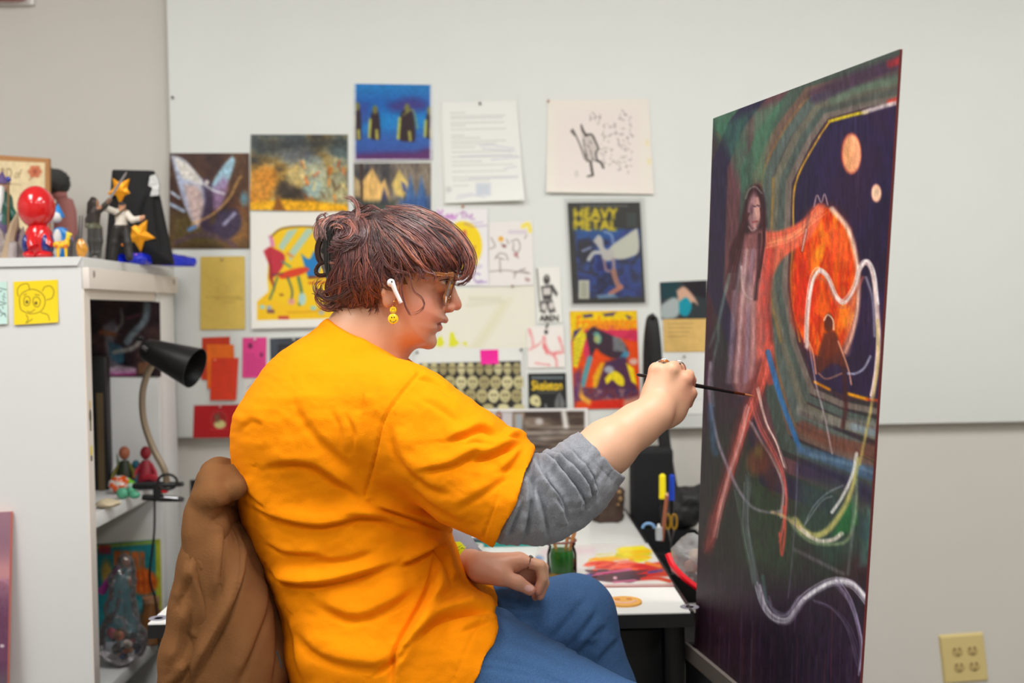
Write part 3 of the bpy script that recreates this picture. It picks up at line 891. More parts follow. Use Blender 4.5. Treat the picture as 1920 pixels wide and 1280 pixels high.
# --- yellow face page with purple lettering
s = Sheet([(818,389),(914,392),(916,536),(818,534)], step=1.4, base=(230,227,228))
s.ell(868,460,36,46,(240,208,18),1,3)
for p in ([(821,394),(825,402),(830,394)],[(825,402),(823,411)],[(831,404),(834,410),(838,403)],[(840,402),(841,410),(846,402),(847,411)],[(849,402),(852,410),(857,402)]): s.stroke(p, 3.2, (190,116,196), .85, 2)
for p in ([(862,400),(872,397)],[(868,396),(867,408)],[(872,408),(874,400),(878,408)],[(880,405),(886,402),(882,409),(890,410)]): s.stroke(p, 2.4, (170,112,180), .75, 2)
s.stroke([(872,417),(884,424),(912,422)], 2, (150,110,170), .6, 2); s.stroke([(870,420),(905,416)], 1.8, (150,110,170), .5, 2)
s.stroke([(871,434),(872,450)], 7, (206,84,80), .95, 3)
s.stroke([(884,464),(891,461),(888,472)], 3, (200,130,40), .8, 2.5)
for p in ([(869,511),(868,524),(880,526)],[(900,514),(892,512),(888,520),(893,527),(904,526)],[(894,530),(912,528)]): s.stroke(p, 3, (160,130,186), .8, 2)
s.stroke([(884,505),(902,498)], 5, (190,180,205), .7, 4); s.stroke([(862,498),(896,494)], 3, (214,170,30), .7, 3)
sheet_on(s, 'felt_pen_page', 'white page with a big yellow face and purple lettering', 'drawing', off=.0035, pins=[(868,387)], pin_col=(196,120,50))
# --- small doodle page
s = Sheet([(917,417),(998,413),(1001,534),(917,537)], step=1.4, base=(229,225,222))
s.stroke([(980,424),(990,420),(994,432)], 8, (238,218,80), .9, 4)
for k in range(6): s.stroke([(953+k*6,437),(955+k*6,431),(958+k*6,437)], 1.8, (186,160,190), .6, 1.8)
s.ell(939,447,5,5,(226,166,50),.95,2.5)
for pts in ([(921,445),(928,460),(919,465)],[(940,456),(948,462)],[(950,448),(953,456)],[(958,452),(970,448),(975,462),(968,478),(972,482)],[(963,455),(962,468),(968,470)],[(984,446),(987,440)],[(937,485),(938,510)],[(928,484),(936,474),(948,476),(952,486)],[(930,480),(945,485)],[(919,508),(950,506),(990,512)],[(962,512),(972,508),(985,502)],[(975,505),(994,512)],[(985,520),(992,526)],[(964,520),(968,508)]):
    s.stroke(pts, 2.2, (130,112,112), .7, 1.8)
s.ell(989,524,5,4,(170,130,130),.6,3); s.ell(945,460,4,3,(130,70,70),.8,2); s.ell(967,476,4,4,(170,90,90),.7,3)
sheet_on(s, 'doodle_page', 'small white page of pencil doodles with a yellow corner sun', 'drawing', off=.0028, pins=[(961,536)], pin_col=(150,130,110))
# --- large pale tracing sheet
s = Sheet([(858,540),(1002,536),(1004,652),(812,655)], base=(226,223,208))
s.poly([(940,560),(958,556),(900,650),(880,652)], (216,212,178), .7, 14)
s.rect(880,552,940,560,(206,206,178),.6,4); s.stroke([(878,566),(945,560)], 6, (206,206,182), .5, 5)
for p in ([(818,646),(822,628),(830,624),(834,640),(828,648)],[(842,648),(846,616),(852,616),(856,632),(862,640),(852,648)],[(866,640),(874,636),(876,648)]):
    s.poly(p, (216,216,30), .95, 3)
sheet_on(s, 'tracing_sheet', 'large thin pale sheet with yellow-green marks by the chin', 'drawing', off=.0018)
# --- warrior ink sticker and red sketch, both cut out
s = Sheet([(1004,502),(1050,500),(1054,604),(1008,606)], step=1.3, base=(230,229,222))
s.stroke([(1007,504),(1012,575)], 2.6, (80,76,74), .9, 1.8)
s.ell(1025,524,6,9,(56,52,52),.95,3); s.ell(1025,520,2,3,(190,186,180),.8,2)
s.poly([(1014,537),(1036,533),(1046,550),(1043,556),(1036,546),(1034,562),(1018,562)], (60,56,56), .9, 3); s.poly([(1018,540),(1032,539),(1033,552),(1019,553)], (220,216,210), .9, 3)
s.poly([(1014,564),(1036,562),(1042,584),(1030,588),(1026,576),(1022,588),(1012,584)], (70,66,66), .9, 3); s.ell(1020,575,5,7,(222,218,212),.9,3); s.ell(1034,573,5,7,(222,218,212),.9,3)
s.text('AREN', 1012, 591, 1047, 602, (54,50,50), .95, grow=.5)
sheet_on(s, 'sticker', 'white cut-out with a black ink warrior holding a pole', 'sticker', off=.003, pins=[(1027,607)], pin_col=(90,88,86))
s = Sheet([(988,612),(1056,610),(1060,688),(990,690)], step=1.3, base=(232,226,220))
for p, w in (([(993,618),(998,635),(1000,650)],6),([(1020,632),(1022,650),(1032,662),(1050,660)],9),([(1020,634),(1010,645),(992,655)],4),([(1032,660),(1042,672),(1044,686)],5),([(1048,632),(1054,650),(1056,660)],6),([(1022,648),(1026,660)],10),([(1004,680),(1030,684)],4)):
    s.stroke(p, w*.75, (226,84,90), .55, 4, rough=.8)
s.ell(1024,622,3.5,4,(40,36,36),.95,2)
sheet_on(s, 'sketch_cutout', 'cut-out white sketch of a red crouching figure', 'drawing', off=.0045, pins=[(1025,612)], pin_col=(90,88,86))
# --- skull chart with pink sticky note
s = Sheet([(776,654),(979,652),(983,768),(786,772)], step=1.3, base=(222,223,219))
s.poly([(786,682),(976,677),(979,764),(790,768)], (32,30,28), 1, 2)
for r, (y, n, ry) in enumerate(((691,11,11.5),(717,9,12.5),(742,9,12.5),(763,7,6))):
    for k in range(n):
        x = 797+k*(172/(n-1))+(r%2)*4
        c = [(206,198,152),(176,166,118),(160,150,106),(190,182,134)][(k*7+r*3)%4]
        if x > 974: continue
        s.ell(x, y, 7.5 if r == 0 else 10.5, ry, c, 1, 2)
        s.ell(x+1, y+ry*.55, 5, ry*.5, c, .9, 3)
        if r < 3:
            s.ell(x-3, y-1, 2.2, 2.6, (82,66,46), .8, 2); s.ell(x+3.5, y-1, 2.2, 2.6, (82,66,46), .8, 2); s.stroke([(x-3,y+7),(x+4,y+7)], 1.8, (100,84,58), .7, 1.5)
sheet_on(s, 'skull_chart', 'chart of cream skulls in rows on black', 'chart', off=.0055, pins=[(782,660),(977,655)], pin_col=(70,68,66))
s = Sheet([(900,656),(934,655),(935,682),(902,683)], base=(236,24,150))
for k in range(3): s.stroke([(905,663+k*6),(928,662+k*6)], 1.5, (200,10,120), .5, 1.5)
sheet_on(s, 'sticky_note', 'small hot-pink sticky note on the skull chart', 'sticky note', off=.0075, lift=curl(.002))
# --- black card with yellow lettering
s = Sheet([(990,700),(1061,699),(1063,765),(991,766)], step=1.1, base=(26,27,28))
for k in range(10): s.rect(997+k*6,705.5,1001.5+k*6,710,(140,160,166),.75,1.4)
s.text('Skeleton', 997, 713, 1054, 731, (222,184,30), grow=.7)
s.stroke([(1008,736),(1042,735)], 2.4, (120,120,114), .6, 2)
s.ell(1003,750,10,10,(206,198,146),1,2.5); s.ell(1008,756,6,7,(206,198,146),1,2.5); s.ell(1006,751,2.5,2.5,(90,80,60),.8,2)
s.poly([(1044,742),(1049,734),(1054,742),(1060,756),(1058,765),(1040,765),(1040,754)], (120,122,122), .85, 4); s.stroke([(1049,742),(1049,764)], 3, (60,60,60), .7, 2)
s.stroke([(1023,758),(1024,765)], 3, (150,150,150), .8, 2)
sheet_on(s, 'printed_card', 'black card lettered Skeleton in yellow', 'card', off=.004)
# --- photo strip
s = Sheet([(880,767),(1102,765),(1104,862),(884,866)], base=(224,222,220))
s.poly([(884,772),(1096,770),(1097,860),(886,862)], (92,78,68), 1, 2)
s.blend([(60,50,46),(120,104,92),(160,150,140),(80,66,58)], .012, .08, 41, .9, [(984,772),(1095,771),(1096,858),(985,860)])
s.rect(922,772,962,860,(206,200,204),.9,5)
s.poly([(930,790),(942,788),(956,820),(964,856),(918,858),(924,815)], (206,134,176), 1, 4, curve=True)
s.ell(936,781,6,10,(110,66,56),.95,3); s.ell(936,779,3,4,(206,160,140),.9,2)
s.poly([(964,775),(984,774),(980,800),(976,840),(966,830)], (176,150,124), .9, 5); s.rect(968,776,980,806,(150,166,180),.8,5)
s.stroke([(1058,774),(1062,800)], 9, (236,232,226), .9, 6); s.ell(1012,790,7,6,(206,200,196),.8,5); s.stroke([(1060,835),(1062,858)], 6, (226,220,210), .8, 5)
for k in range(5): s.stroke([(990,806+k*11),(1094,804+k*11)], 3, (52,44,42), .7, 4)
sheet_on(s, 'photo_print', 'photo with a woman in pink beside shiny brown metal', 'photo', off=.006, m=m_gloss)

# --- colourful print on thick white board
s = Sheet([(470,399),(640,397),(642,612),(471,616)], step=1.6, base=(232,230,222))
s.poly([(482,565),(510,540),(640,540),(642,596),(482,600)], (240,190,14), 1, 2)
s.poly([(508,440),(530,426),(575,424),(615,430),(636,450),(640,560),(512,560)], (240,196,16), 1, 3, curve=True)
s.stroke([(506,445),(530,428),(575,424),(615,430)], 3, (96,60,30), .9, 2)
for p in ([(540,432),(560,428),(530,470),(522,462)],[(575,428),(590,430),(545,490),(540,476)]): s.poly(p, (160,200,205), .85, 3)
s.poly([(494,470),(506,462),(516,466),(534,478),(530,500),(512,520),(506,500)], (190,44,60), 1, 3, curve=True)
s.poly([(504,440),(512,444),(516,462),(508,462)], (216,130,176), 1, 3)
s.poly([(506,465),(504,520),(516,545),(512,520)], (150,30,40), .9, 3)
s.poly([(565,475),(580,485),(590,470),(602,480),(598,510),(580,520),(572,500)], (20,120,186), 1, 3, curve=True)
s.poly([(520,515),(545,505),(572,500),(580,506),(560,516),(530,522)], (214,60,26), 1, 3, curve=True)
for p, c, w in (([(520,520),(512,545),(506,560)],(60,110,90),4),([(540,520),(548,545),(546,565)],(50,90,90),4),([(560,520),(566,550),(562,570)],(70,120,80),6),([(580,520),(625,516)],(120,50,20),6),([(580,530),(625,528)],(200,80,20),4),([(530,490),(545,500)],(70,140,110),4),([(512,515),(530,512)],(70,60,60),3),([(540,475),(548,480)],(220,140,60),6)):
    s.stroke(p, w, c, .9, 2.5)
s.ell(567,560,7,12,(170,206,206),.95,3); s.ell(492,575,5,4,(150,200,206),.9,2); s.ell(505,577,5,5,(150,170,190),.9,2); s.rect(501,580,515,587,(110,64,80),.9,2); s.ell(588,577,6,4,(140,200,200),.9,2); s.rect(522,592,542,598,(190,40,60),.9,2); s.ell(603,585,6,5,(170,176,180),.9,3); s.ell(528,552,4,2,(120,50,40),.9,2); s.ell(547,565,7,6,(226,150,160),.8,3); s.stroke([(540,585),(580,584),(620,578)], 3, (206,140,10), .7, 3)
sheet_on(s, 'mounted_print', 'cartoon print of a yellow room mounted on thick white board', 'print', off=.014, thick=.0135)
# --- plain papers, cards and swatches on the left
s = Sheet([(376,481),(459,480),(460,617),(376,618)], base=(206,176,84))
for k, (x0, x1, y) in enumerate(((386,450,556),(405,455,560),(417,440,566))): s.stroke([(x0,y),(x1,y)], 1.8, (150,120,50), .6, 2)
s.ell(418,541,13,10,(190,160,74),.5,4); s.ell(418,541,10,7,(206,176,84),.6,4); s.noise(.04)
sheet_on(s, 'paper_note', 'large mustard-yellow paper with faint pencil writing', 'note', off=.003, pins=[(416,486)], pin_col=(170,150,110), lift=curl(.002))
for q, c, lab, off in (([(379,633),(431,631),(430,711),(378,712)], (190,48,20), 'rusty red swatch, rearmost of three', .002),
                       ([(387,645),(438,646),(441,727),(389,728)], (222,100,14), 'bright orange swatch, middle of three', .004),
                       ([(397,671),(447,671),(443,750),(394,750)], (206,52,20), 'red-orange swatch, front of three', .006)):
    s = Sheet(q, base=c); s.noise(.06, .1, .1, 3)
    sheet_on(s, 'colour_swatch', lab, 'swatch', off=off, edge=tuple(int(v*.9) for v in c), lift=curl(.002), pins=([(403,675)] if 'front' in lab else []), pin_col=(226,120,80), group='overlapping colour swatches')
s = Sheet([(455,633),(500,632),(499,708),(454,708)], step=1.4, base=(216,62,132))
s.ell(469,648,4,5,(90,20,60),.9,3); s.ell(490,665,3,4,(100,24,66),.9,3)
for k in range(9): s.stroke([(461,664+k*4.6),(478 if k < 2 else 493,664+k*4.6)], 1.5, (150,34,90), .5, 1.5)
sheet_on(s, 'printed_card', 'hot pink card with dark splats and fine print', 'card', off=.003, pins=[(478,636)], pin_col=(226,190,196))
s = Sheet([(457,711),(505,710),(505,752),(457,752)], base=(212,208,202))
s.stroke([(463,728),(474,720),(478,726),(470,735),(480,732)], 2, (110,106,130), .7, 2); s.stroke([(475,715),(475,724)], 2, (120,116,130), .7, 2)
sheet_on(s, 'sketch_scrap', 'small pencil sketch scrap under the pink card', 'drawing', off=.002)
s = Sheet([(506,634),(572,632),(572,700),(507,700)], base=(60,66,74))
s.rect(522,646,556,690,(30,30,34),.9,4); s.ell(532,658,5,6,(120,90,70),.7,4); s.noise(.2)
sheet_on(s, 'photo_print', 'small dark grey photo behind the orange shoulder', 'photo', off=.003, pins=[(551,636)], pin_col=(190,186,180))
s = Sheet([(364,760),(458,758),(458,820),(362,821)], step=1.4, base=(172,10,22))
s.ell(410,786,16,17,(196,70,66),.9,2); s.ell(410,786,14.5,15.5,(150,30,30),1,2); s.ell(412,795,11,8,(206,196,130),1,3); s.poly([(402,778),(410,774),(412,790),(404,792)], (110,84,60), .9, 3)
s.stroke([(393,805),(428,804)], 1.6, (214,90,80), .7, 1.5)
sheet_on(s, 'printed_card', 'red card with a round cream emblem', 'card', off=.003, pins=[(413,762)], pin_col=(206,150,150), edge=(160,20,26))
# flyer on the lower wall behind the jacket
s = Sheet([(356,899),(404,897),(404,962),(358,964)], step=1.4, base=(200,196,190))
s.poly([(356,899),(404,897),(404,927),(357,928)], (26,26,28), 1, 2); s.rect(372,902,382,925,(70,74,80),.8,3)
for k in range(5): s.stroke([(362,934+k*6),(378,934+k*6)], 1.6, (140,136,130), .7, 1.5)
sheet_on(s, 'flyer', 'black and white flyer low on the wall behind the jacket', 'flyer', off=.002, Y=WALL)
# bare pins left in the board
def lone_pin(x, y, lab, col):
    b = MB(); c = W(x, y, BOARD)
    b.lathe([(.0018,0),(.0034,.0005),(.0026,.003),(.0024,.005),(.0033,.007),(.002,.0085),(0,.009)], n=10, c=c+np.array((0,-.0002,0)), M=Matrix.Rotation(math.pi/2, 3, 'X'))
    tag(b.build('push_pin', mat('pin_%d_%d_%d' % col, col, rough=.35)), lab, 'pin')
lone_pin(324, 183, 'dark push pin alone high on the board near its left edge', (50,46,44))

# ================================================================== THE BIG PAINTING ON ITS EASEL
PQ = [(1337,222),(1687,92),(1601,1460),(1302,1212)]
def _ray(x, y):
    d = RM @ np.array(((x-960)/F_PX, -(y-640)/F_PX, -1.0)); return d/d[1]
_r = [_ray(*q) for q in PQ]
_A = np.stack([_r[2], -_r[1], -_r[3]], 1)              # a r1 + d r3 = b r2 + c r4 : the board is a parallelogram
_s = np.linalg.solve(_A, -2.0*_r[0])
PC = [CAM_O + _r[0]*2.0, CAM_O + _r[1]*_s[1], CAM_O + _r[2]*_s[0], CAM_O + _r[3]*_s[2]]
PN = np.cross(PC[1]-PC[0], PC[3]-PC[0]); PN /= np.linalg.norm(PN)
if PN[0] > 0: PN = -PN
s = Sheet(PQ, step=1.0, base=(46,32,46), nmax=10)
s.nx, s.ny = 250, 620
s.u, s.v = np.meshgrid(np.linspace(0, 1, s.nx), np.linspace(0, 1, s.ny))
_H = homog([(0,0),(1,0),(1,1),(0,1)], PQ)
_q = _H @ np.stack([s.u.ravel(), s.v.ravel(), np.ones(s.u.size)])
s.x = (_q[0]/_q[2]).reshape(s.u.shape); s.y = (_q[1]/_q[2]).reshape(s.u.shape)
s.c = np.ones(s.u.shape+(3,))*np.array((44,32,44.))
_rp = random.Random(77)
def strands(pts, spread, col, n, a=.5, w=1.8):
    """a ribbon of thin, slightly wandering brush lines"""
    for _ in range(n):
        dx, dy, ex_, ey_ = [_rp.gauss(0, 1)*spread for _ in range(4)]; m = len(pts)-1
        k_ = _rp.uniform(.8, 1.2)
        s.stroke([(x+dx*(1-i/m)+ex_*i/m, y+(dy*(1-i/m)+ey_*i/m)*1.6) for i, (x, y) in enumerate(pts)], w*_rp.uniform(.6,1.5), tuple(min(255, c*k_) for c in col), a*_rp.uniform(.5,1.2), 2.2)
# underpainting
s.blend([(40,28,40),(54,36,50),(40,44,46),(62,40,44)], .012, .004, 2, .9)
s.poly([(1330,215),(1510,155),(1480,200),(1440,290),(1432,350),(1400,360),(1378,320),(1350,270)], (72,108,88), .95, 22, rough=.25)
s.poly([(1420,190),(1500,165),(1450,270),(1425,320)], (84,124,104), .6, 18)
s.poly([(1336,250),(1360,300),(1375,340),(1380,420),(1350,620),(1320,620)], (62,54,56), .7, 24, rough=.3)
s.poly([(1334,300),(1345,330),(1352,430),(1340,600),(1310,900),(1315,600)], (58,26,44), .85, 16)
s.stroke([(1345,250),(1372,300),(1384,340),(1392,360)], 4, (130,84,60), .6, 4, rough=.4)
s.stroke([(1411,195),(1407,270),(1403,345)], 5, (128,84,76), .75, 4, rough=.3)
s.poly([(1310,800),(1400,780),(1500,900),(1600,1040),(1590,1100),(1420,1120),(1306,1100)], (44,52,44), .75, 60, rough=.3)
s.poly([(1395,860),(1440,880),(1500,980),(1480,1100),(1400,1050)], (52,74,52), .7, 40, rough=.3)
s.poly([(1306,1050),(1400,1080),(1620,1110),(1600,1460),(1302,1212)], (46,34,50), .8, 60, rough=.3)
s.poly([(1305,1100),(1400,1130),(1430,1300),(1302,1230)], (62,38,52), .7, 50)
# concentric window bands
def ring(d, k=0):
    base = np.array([(1690,166),(1610,186),(1540,206),(1500,262),(1464,338),(1460,440),(1456,540),(1476,640),(1512,752),(1580,782),(1660,806)], float)
    inner = np.array([(1683,196),(1610,212),(1556,228),(1530,268),(1492,345),(1488,440),(1484,540),(1500,640),(1530,716),(1580,738),(1655,748)], float)
    return inner + (base-inner)*d
for d, w, c in ((5.0,34,(38,32,58)),(4.1,26,(92,62,68)),(3.2,26,(66,78,72)),(2.5,20,(104,84,76)),(1.9,18,(84,96,92)),(1.3,16,(104,104,92)),(.85,14,(76,88,84)),(.45,12,(112,104,98)),(.12,6,(58,40,52))):
    s.stroke(ring(d), w, c, .96, 4, rough=.15, curve=False)
s.stroke(ring(2.2), 4, (136,112,70), .55, 4, rough=.5); s.stroke(ring(1.5)[4:8], 5, (150,122,62), .6, 4, rough=.5)
s.poly([(1690,100),(1688,180),(1600,200),(1545,205),(1560,150)], (74,70,66), .55, 16, rough=.4)
s.stroke([(1687,118),(1600,150),(1530,180)], 26, (58,40,66), .7, 12, rough=.3)
s.stroke([(1687,150),(1620,165),(1560,190)], 14, (96,118,100), .6, 8, rough=.4)
s.stroke([(1690,112),(1670,120)], 14, (150,44,50), .8, 8, rough=.3)
s.stroke([(1689,186),(1668,192)], 10, (190,50,40), .85, 6)
# the window itself: night sky
s.poly(ring(0).tolist()+[(1700,760),(1700,190)], (36,28,56), 1, 5)
s.blend([(30,24,48),(40,32,66),(48,30,56)], .02, .01, 13, .7, ring(0).tolist()+[(1700,760),(1700,190)])
s.stroke([(1556,227),(1600,215),(1625,210)], 6, (214,196,50), .85, 4, rough=.4); s.stroke([(1620,210),(1660,198),(1684,192)], 8, (206,196,196), .85, 4, rough=.3)
s.stroke(ring(.02)[2:6], 3.5, (196,158,62), .8, 3, rough=.3); s.stroke(ring(.02)[5:8], 3, (196,170,60), .8, 3)
s.stroke([(1528,716),(1555,730)], 5, (216,140,20), .9, 4); s.stroke([(1590,738),(1625,748)], 6, (226,160,30), .9, 4); s.stroke([(1625,748),(1656,752)], 4, (196,76,40), .9, 4)
s.poly([(1655,560),(1672,600),(1668,700),(1650,720)], (52,36,80), .5, 16)
# moons and planet
s.ell(1596,288,19,38,(196,78,60),.8,4); s.ell(1597,288,17,36,(234,170,132),1,4); s.ell(1590,290,8,26,(214,160,100),.35,10)
s.ell(1643,362,9.5,17,(214,150,130),.9,3); s.ell(1643,362,8,15,(242,206,178),1,3)
s.ell(1546,532,66,146,(150,50,30),.6,14); s.ell(1546,530,61,140,(214,92,26),1,5)
pl = np.hypot((s.x-1546)/61, (s.y-530)/140) < 1.0
n = fbm(s.x*.06, s.y*.02, 55, 4)
for lo, c in ((.35,(188,44,16)),(.5,(232,120,30)),(.62,(238,150,44))):
    s.mix(pl*np.clip((n-lo)*6, 0, .8), c)
s.poly([(1490,500),(1520,470),(1530,560),(1510,640),(1488,600)], (196,40,16), .7, 22, rough=.3)
s.poly([(1540,420),(1590,430),(1600,500),(1560,480)], (234,110,60), .6, 22)
s.stroke([(1560,392),(1590,430),(1606,490),(1609,560),(1600,620),(1585,660)], [10,4], (246,216,196), .85, 6, rough=.2)
s.stroke([(1585,660),(1596,600),(1600,560)], 14, (232,160,130), .5, 10)
# standing figure
s.poly([(1393,395),(1402,360),(1415,345),(1428,352),(1436,385),(1437,430),(1430,500),(1420,520),(1390,490),(1376,500),(1368,470),(1385,430)], (50,26,36), .95, 6, curve=True)
s.ell(1414,398,12,34,(150,116,120),.95,5); s.ell(1410,392,4,9,(90,60,80),.8,4); s.stroke([(1420,372),(1423,400),(1416,425)], 5, (196,150,140), .8, 4); s.stroke([(1404,425),(1410,432),(1418,428)], 3, (210,190,190), .6, 3)
s.poly([(1395,440),(1435,430),(1450,440),(1448,500),(1440,560),(1446,640),(1436,700),(1416,730),(1385,740),(1372,700),(1380,620),(1384,540)], (140,96,98), .9, 10, curve=True, rough=.15)
s.poly([(1436,436),(1470,430),(1505,412),(1528,386),(1546,384),(1540,410),(1516,450),(1470,482),(1444,520),(1436,480)], (214,104,80), .92, 7, curve=True, rough=.2)
strands([(1442,460),(1490,442),(1526,406),(1540,390)], 6, (236,150,116), 12, .4); s.stroke([(1445,455),(1490,440),(1525,410)], 7, (234,150,110), .5, 6); s.stroke([(1516,400),(1510,440),(1504,470)], 5, (70,50,60), .6, 5)
for x0, x1, c, w in ((1378,1366,(140,124,140),9),(1392,1380,(206,180,184),7),(1404,1398,(150,130,150),8),(1414,1410,(196,150,150),8),(1424,1424,(206,104,92),12),(1434,1444,(196,76,66),13),(1442,1452,(150,60,54),8)):
    s.stroke([(x0+8,470),(x0,560),((x0+x1)/2,640),(x1,715)], w, c, .7, 6, rough=.35)
s.stroke([(1390,500),(1394,545),(1412,560),(1420,530)], 4, (214,196,200), .6, 3); s.ell(1406,555,10,22,(206,172,168),.5,8)
s.stroke([(1372,500),(1352,580),(1345,640),(1334,700),(1338,760)], 5, (120,140,140), .5, 5, rough=.4); s.stroke([(1366,520),(1348,600),(1330,650)], 5, (110,140,130), .4, 5)
s.stroke([(1424,440),(1422,500),(1416,560)], 7, (44,20,30), .8, 5); s.stroke([(1390,440),(1384,490),(1376,540)], 7, (52,28,36), .7, 5)
s.poly([(1342,236),(1404,212),(1402,340),(1392,356),(1372,300)], (62,116,92), .55, 18, rough=.3)
s.poly([(1412,208),(1470,188),(1440,270),(1430,340),(1410,342)], (80,132,104), .55, 14, rough=.3)
s.stroke([(1398,372),(1404,356),(1416,350),(1428,362)], 3, (150,150,140), .6, 3)
s.ell(1418,392,6,16,(206,168,156),.55,6); s.stroke([(1412,386),(1416,387)], 3, (60,36,50), .9, 2.5); s.stroke([(1420,385),(1424,386)], 3, (60,36,50), .9, 2.5); s.stroke([(1417,390),(1419,405)], 2, (220,190,180), .7, 2); s.stroke([(1411,416),(1420,415)], 3, (130,60,70), .8, 2.5)
for k_ in range(9):
    s.stroke([(1396+k_*1.2,400),(1388-k_*1.5+4,450),(1380-k_*2,510)], 2.2, [(34,16,26),(84,40,44),(60,30,40)][k_%3], .7, 2.5, rough=.3)
    s.stroke([(1430-k_*.6,390),(1434-k_*.4,450),(1424-k_*.5,520)], 2.2, [(34,16,26),(84,40,44),(60,30,40)][k_%3], .6, 2.5, rough=.3)
s.stroke([(1526,388),(1532,366),(1540,380),(1546,364),(1552,384)], 2.5, (196,170,170), .7, 2.5); s.stroke([(1508,448),(1504,470),(1512,430)], 2.5, (240,200,190), .7, 2)
# legs and streaks
s.stroke([(1434,690),(1412,745),(1392,800),(1372,870),(1350,940),(1334,1000),(1328,1030)], [34,18], (104,50,52), .75, 12, rough=.4)
s.stroke([(1440,650),(1434,700),(1408,765),(1386,830),(1370,890)], [20,7], (206,90,74), .75, 7, rough=.25)
strands([(1440,660),(1424,730),(1396,800),(1374,870),(1350,950),(1332,1020)], 5, (206,104,92), 12, .45)
strands([(1404,765),(1388,830),(1368,890),(1352,950),(1340,1005)], 2.5, (226,178,174), 7, .6)
s.stroke([(1412,720),(1428,790),(1452,850),(1468,900),(1472,960)], [18,12], (110,56,54), .65, 9, rough=.4)
strands([(1408,752),(1424,800),(1446,840),(1466,884),(1474,930),(1470,975),(1462,1012)], 2.5, (206,112,106), 8, .5)
strands([(1420,728),(1436,790),(1456,830),(1472,876)], 2, (230,200,192), 6, .6)
strands([(1408,790),(1430,830),(1450,862),(1468,910),(1464,965)], 2, (206,190,190), 5, .5)
s.poly([(1408,800),(1440,840),(1460,900),(1450,930),(1425,880)], (96,52,48), .6, 14)
s.stroke([(1462,1000),(1466,1040),(1472,990),(1470,950)], 5, (206,92,76), .8, 4)
s.ell(1420,866,20,26,(120,66,44),.7,12); s.ell(1422,846,9,14,(110,110,50),.5,10)
s.stroke([(1332,680),(1330,740),(1344,820),(1362,870),(1386,920),(1410,950),(1440,960),(1462,958)], [6,5], (170,160,180), .6, 4, rough=.3)
s.stroke([(1332,760),(1338,830),(1342,850)], 10, (60,96,130), .6, 8, rough=.4)
s.poly([(1330,960),(1345,970),(1338,1020),(1322,1035)], (120,66,66), .6, 10)
# blue edge of the lower frame
s.stroke([(1440,660),(1462,740),(1484,800),(1500,842)], [10,9], (52,110,164), .9, 4, rough=.2)
s.stroke([(1500,842),(1560,862),(1640,890)], [16,26], (70,96,124), .85, 8, rough=.3); s.stroke([(1520,852),(1600,872),(1650,892)], 7, (104,130,150), .6, 5, rough=.4)
s.stroke([(1505,800),(1570,830),(1655,850)], 24, (104,66,56), .8, 8, rough=.3); s.stroke([(1500,770),(1560,790),(1655,800)], 18, (124,122,116), .7, 8, rough=.4)
s.stroke([(1600,800),(1640,812),(1656,818)], 14, (130,148,160), .7, 6); s.stroke([(1508,880),(1570,900),(1640,935)], 34, (40,36,66), .75, 14)
s.poly([(1500,900),(1570,905),(1640,950),(1625,1030),(1560,1060),(1495,1000)], (50,74,64), .7, 26, rough=.3)
s.poly([(1580,960),(1600,930),(1608,980),(1590,1000),(1560,1005)], (36,104,54), .8, 10)
s.poly([(1625,950),(1640,960),(1634,1060),(1612,1060)], (70,106,100), .7, 14)
# white ribbon of light
s.stroke([(1512,650),(1514,590),(1522,530),(1536,508),(1552,520),(1568,556),(1584,566),(1602,540),(1612,505),(1626,490),(1638,515),(1645,580),(1648,640),(1643,700),(1636,740)], 7, (206,166,166), .75, 5)
strands([(1512,650),(1514,590),(1522,530),(1536,508),(1552,520),(1568,556),(1584,566),(1602,540),(1612,505),(1626,490),(1638,515),(1645,580),(1648,640),(1643,700),(1636,740)], 2.2, (238,216,212), 9, .6, 2)
s.stroke([(1534,520),(1550,530),(1566,566),(1586,576),(1606,545),(1618,520)], 5, (180,100,90), .6, 4)
s.stroke([(1516,560),(1524,525),(1536,505),(1550,515)], 3, (250,240,236), .9, 2.5); s.stroke([(1612,500),(1626,488),(1640,512),(1647,570)], 3, (240,240,244), .9, 2.5)
s.stroke([(1645,600),(1646,680),(1636,750),(1622,820),(1612,870)], 5, (196,180,110), .7, 4, rough=.3)
s.stroke([(1624,520),(1636,560),(1640,630)], 4, (206,206,220), .6, 4)
# small dark figure in front of the planet
s.ell(1554,606,9,18,(80,36,28),.95,4); s.stroke([(1545,600),(1552,590),(1562,600),(1563,618)], 2.5, (250,226,206), .85, 2.5)
s.poly([(1545,625),(1565,622),(1578,655),(1588,690),(1560,680),(1535,700),(1532,670)], (84,38,30), .9, 6, curve=True)
s.stroke([(1530,700),(1524,660),(1516,640)], 3, (240,170,140), .8, 3); s.stroke([(1572,640),(1590,690),(1596,720)], 3, (240,180,150), .8, 3)
s.stroke([(1590,700),(1604,700),(1620,690),(1632,668)], 4, (196,200,220), .7, 3); s.stroke([(1516,640),(1530,720),(1546,780),(1560,850)], 3, (206,190,200), .6, 3)
s.stroke([(1582,690),(1586,760),(1580,800)], 8, (60,30,34), .8, 5); s.stroke([(1535,700),(1550,710),(1578,700)], 3, (206,150,120), .6, 3)
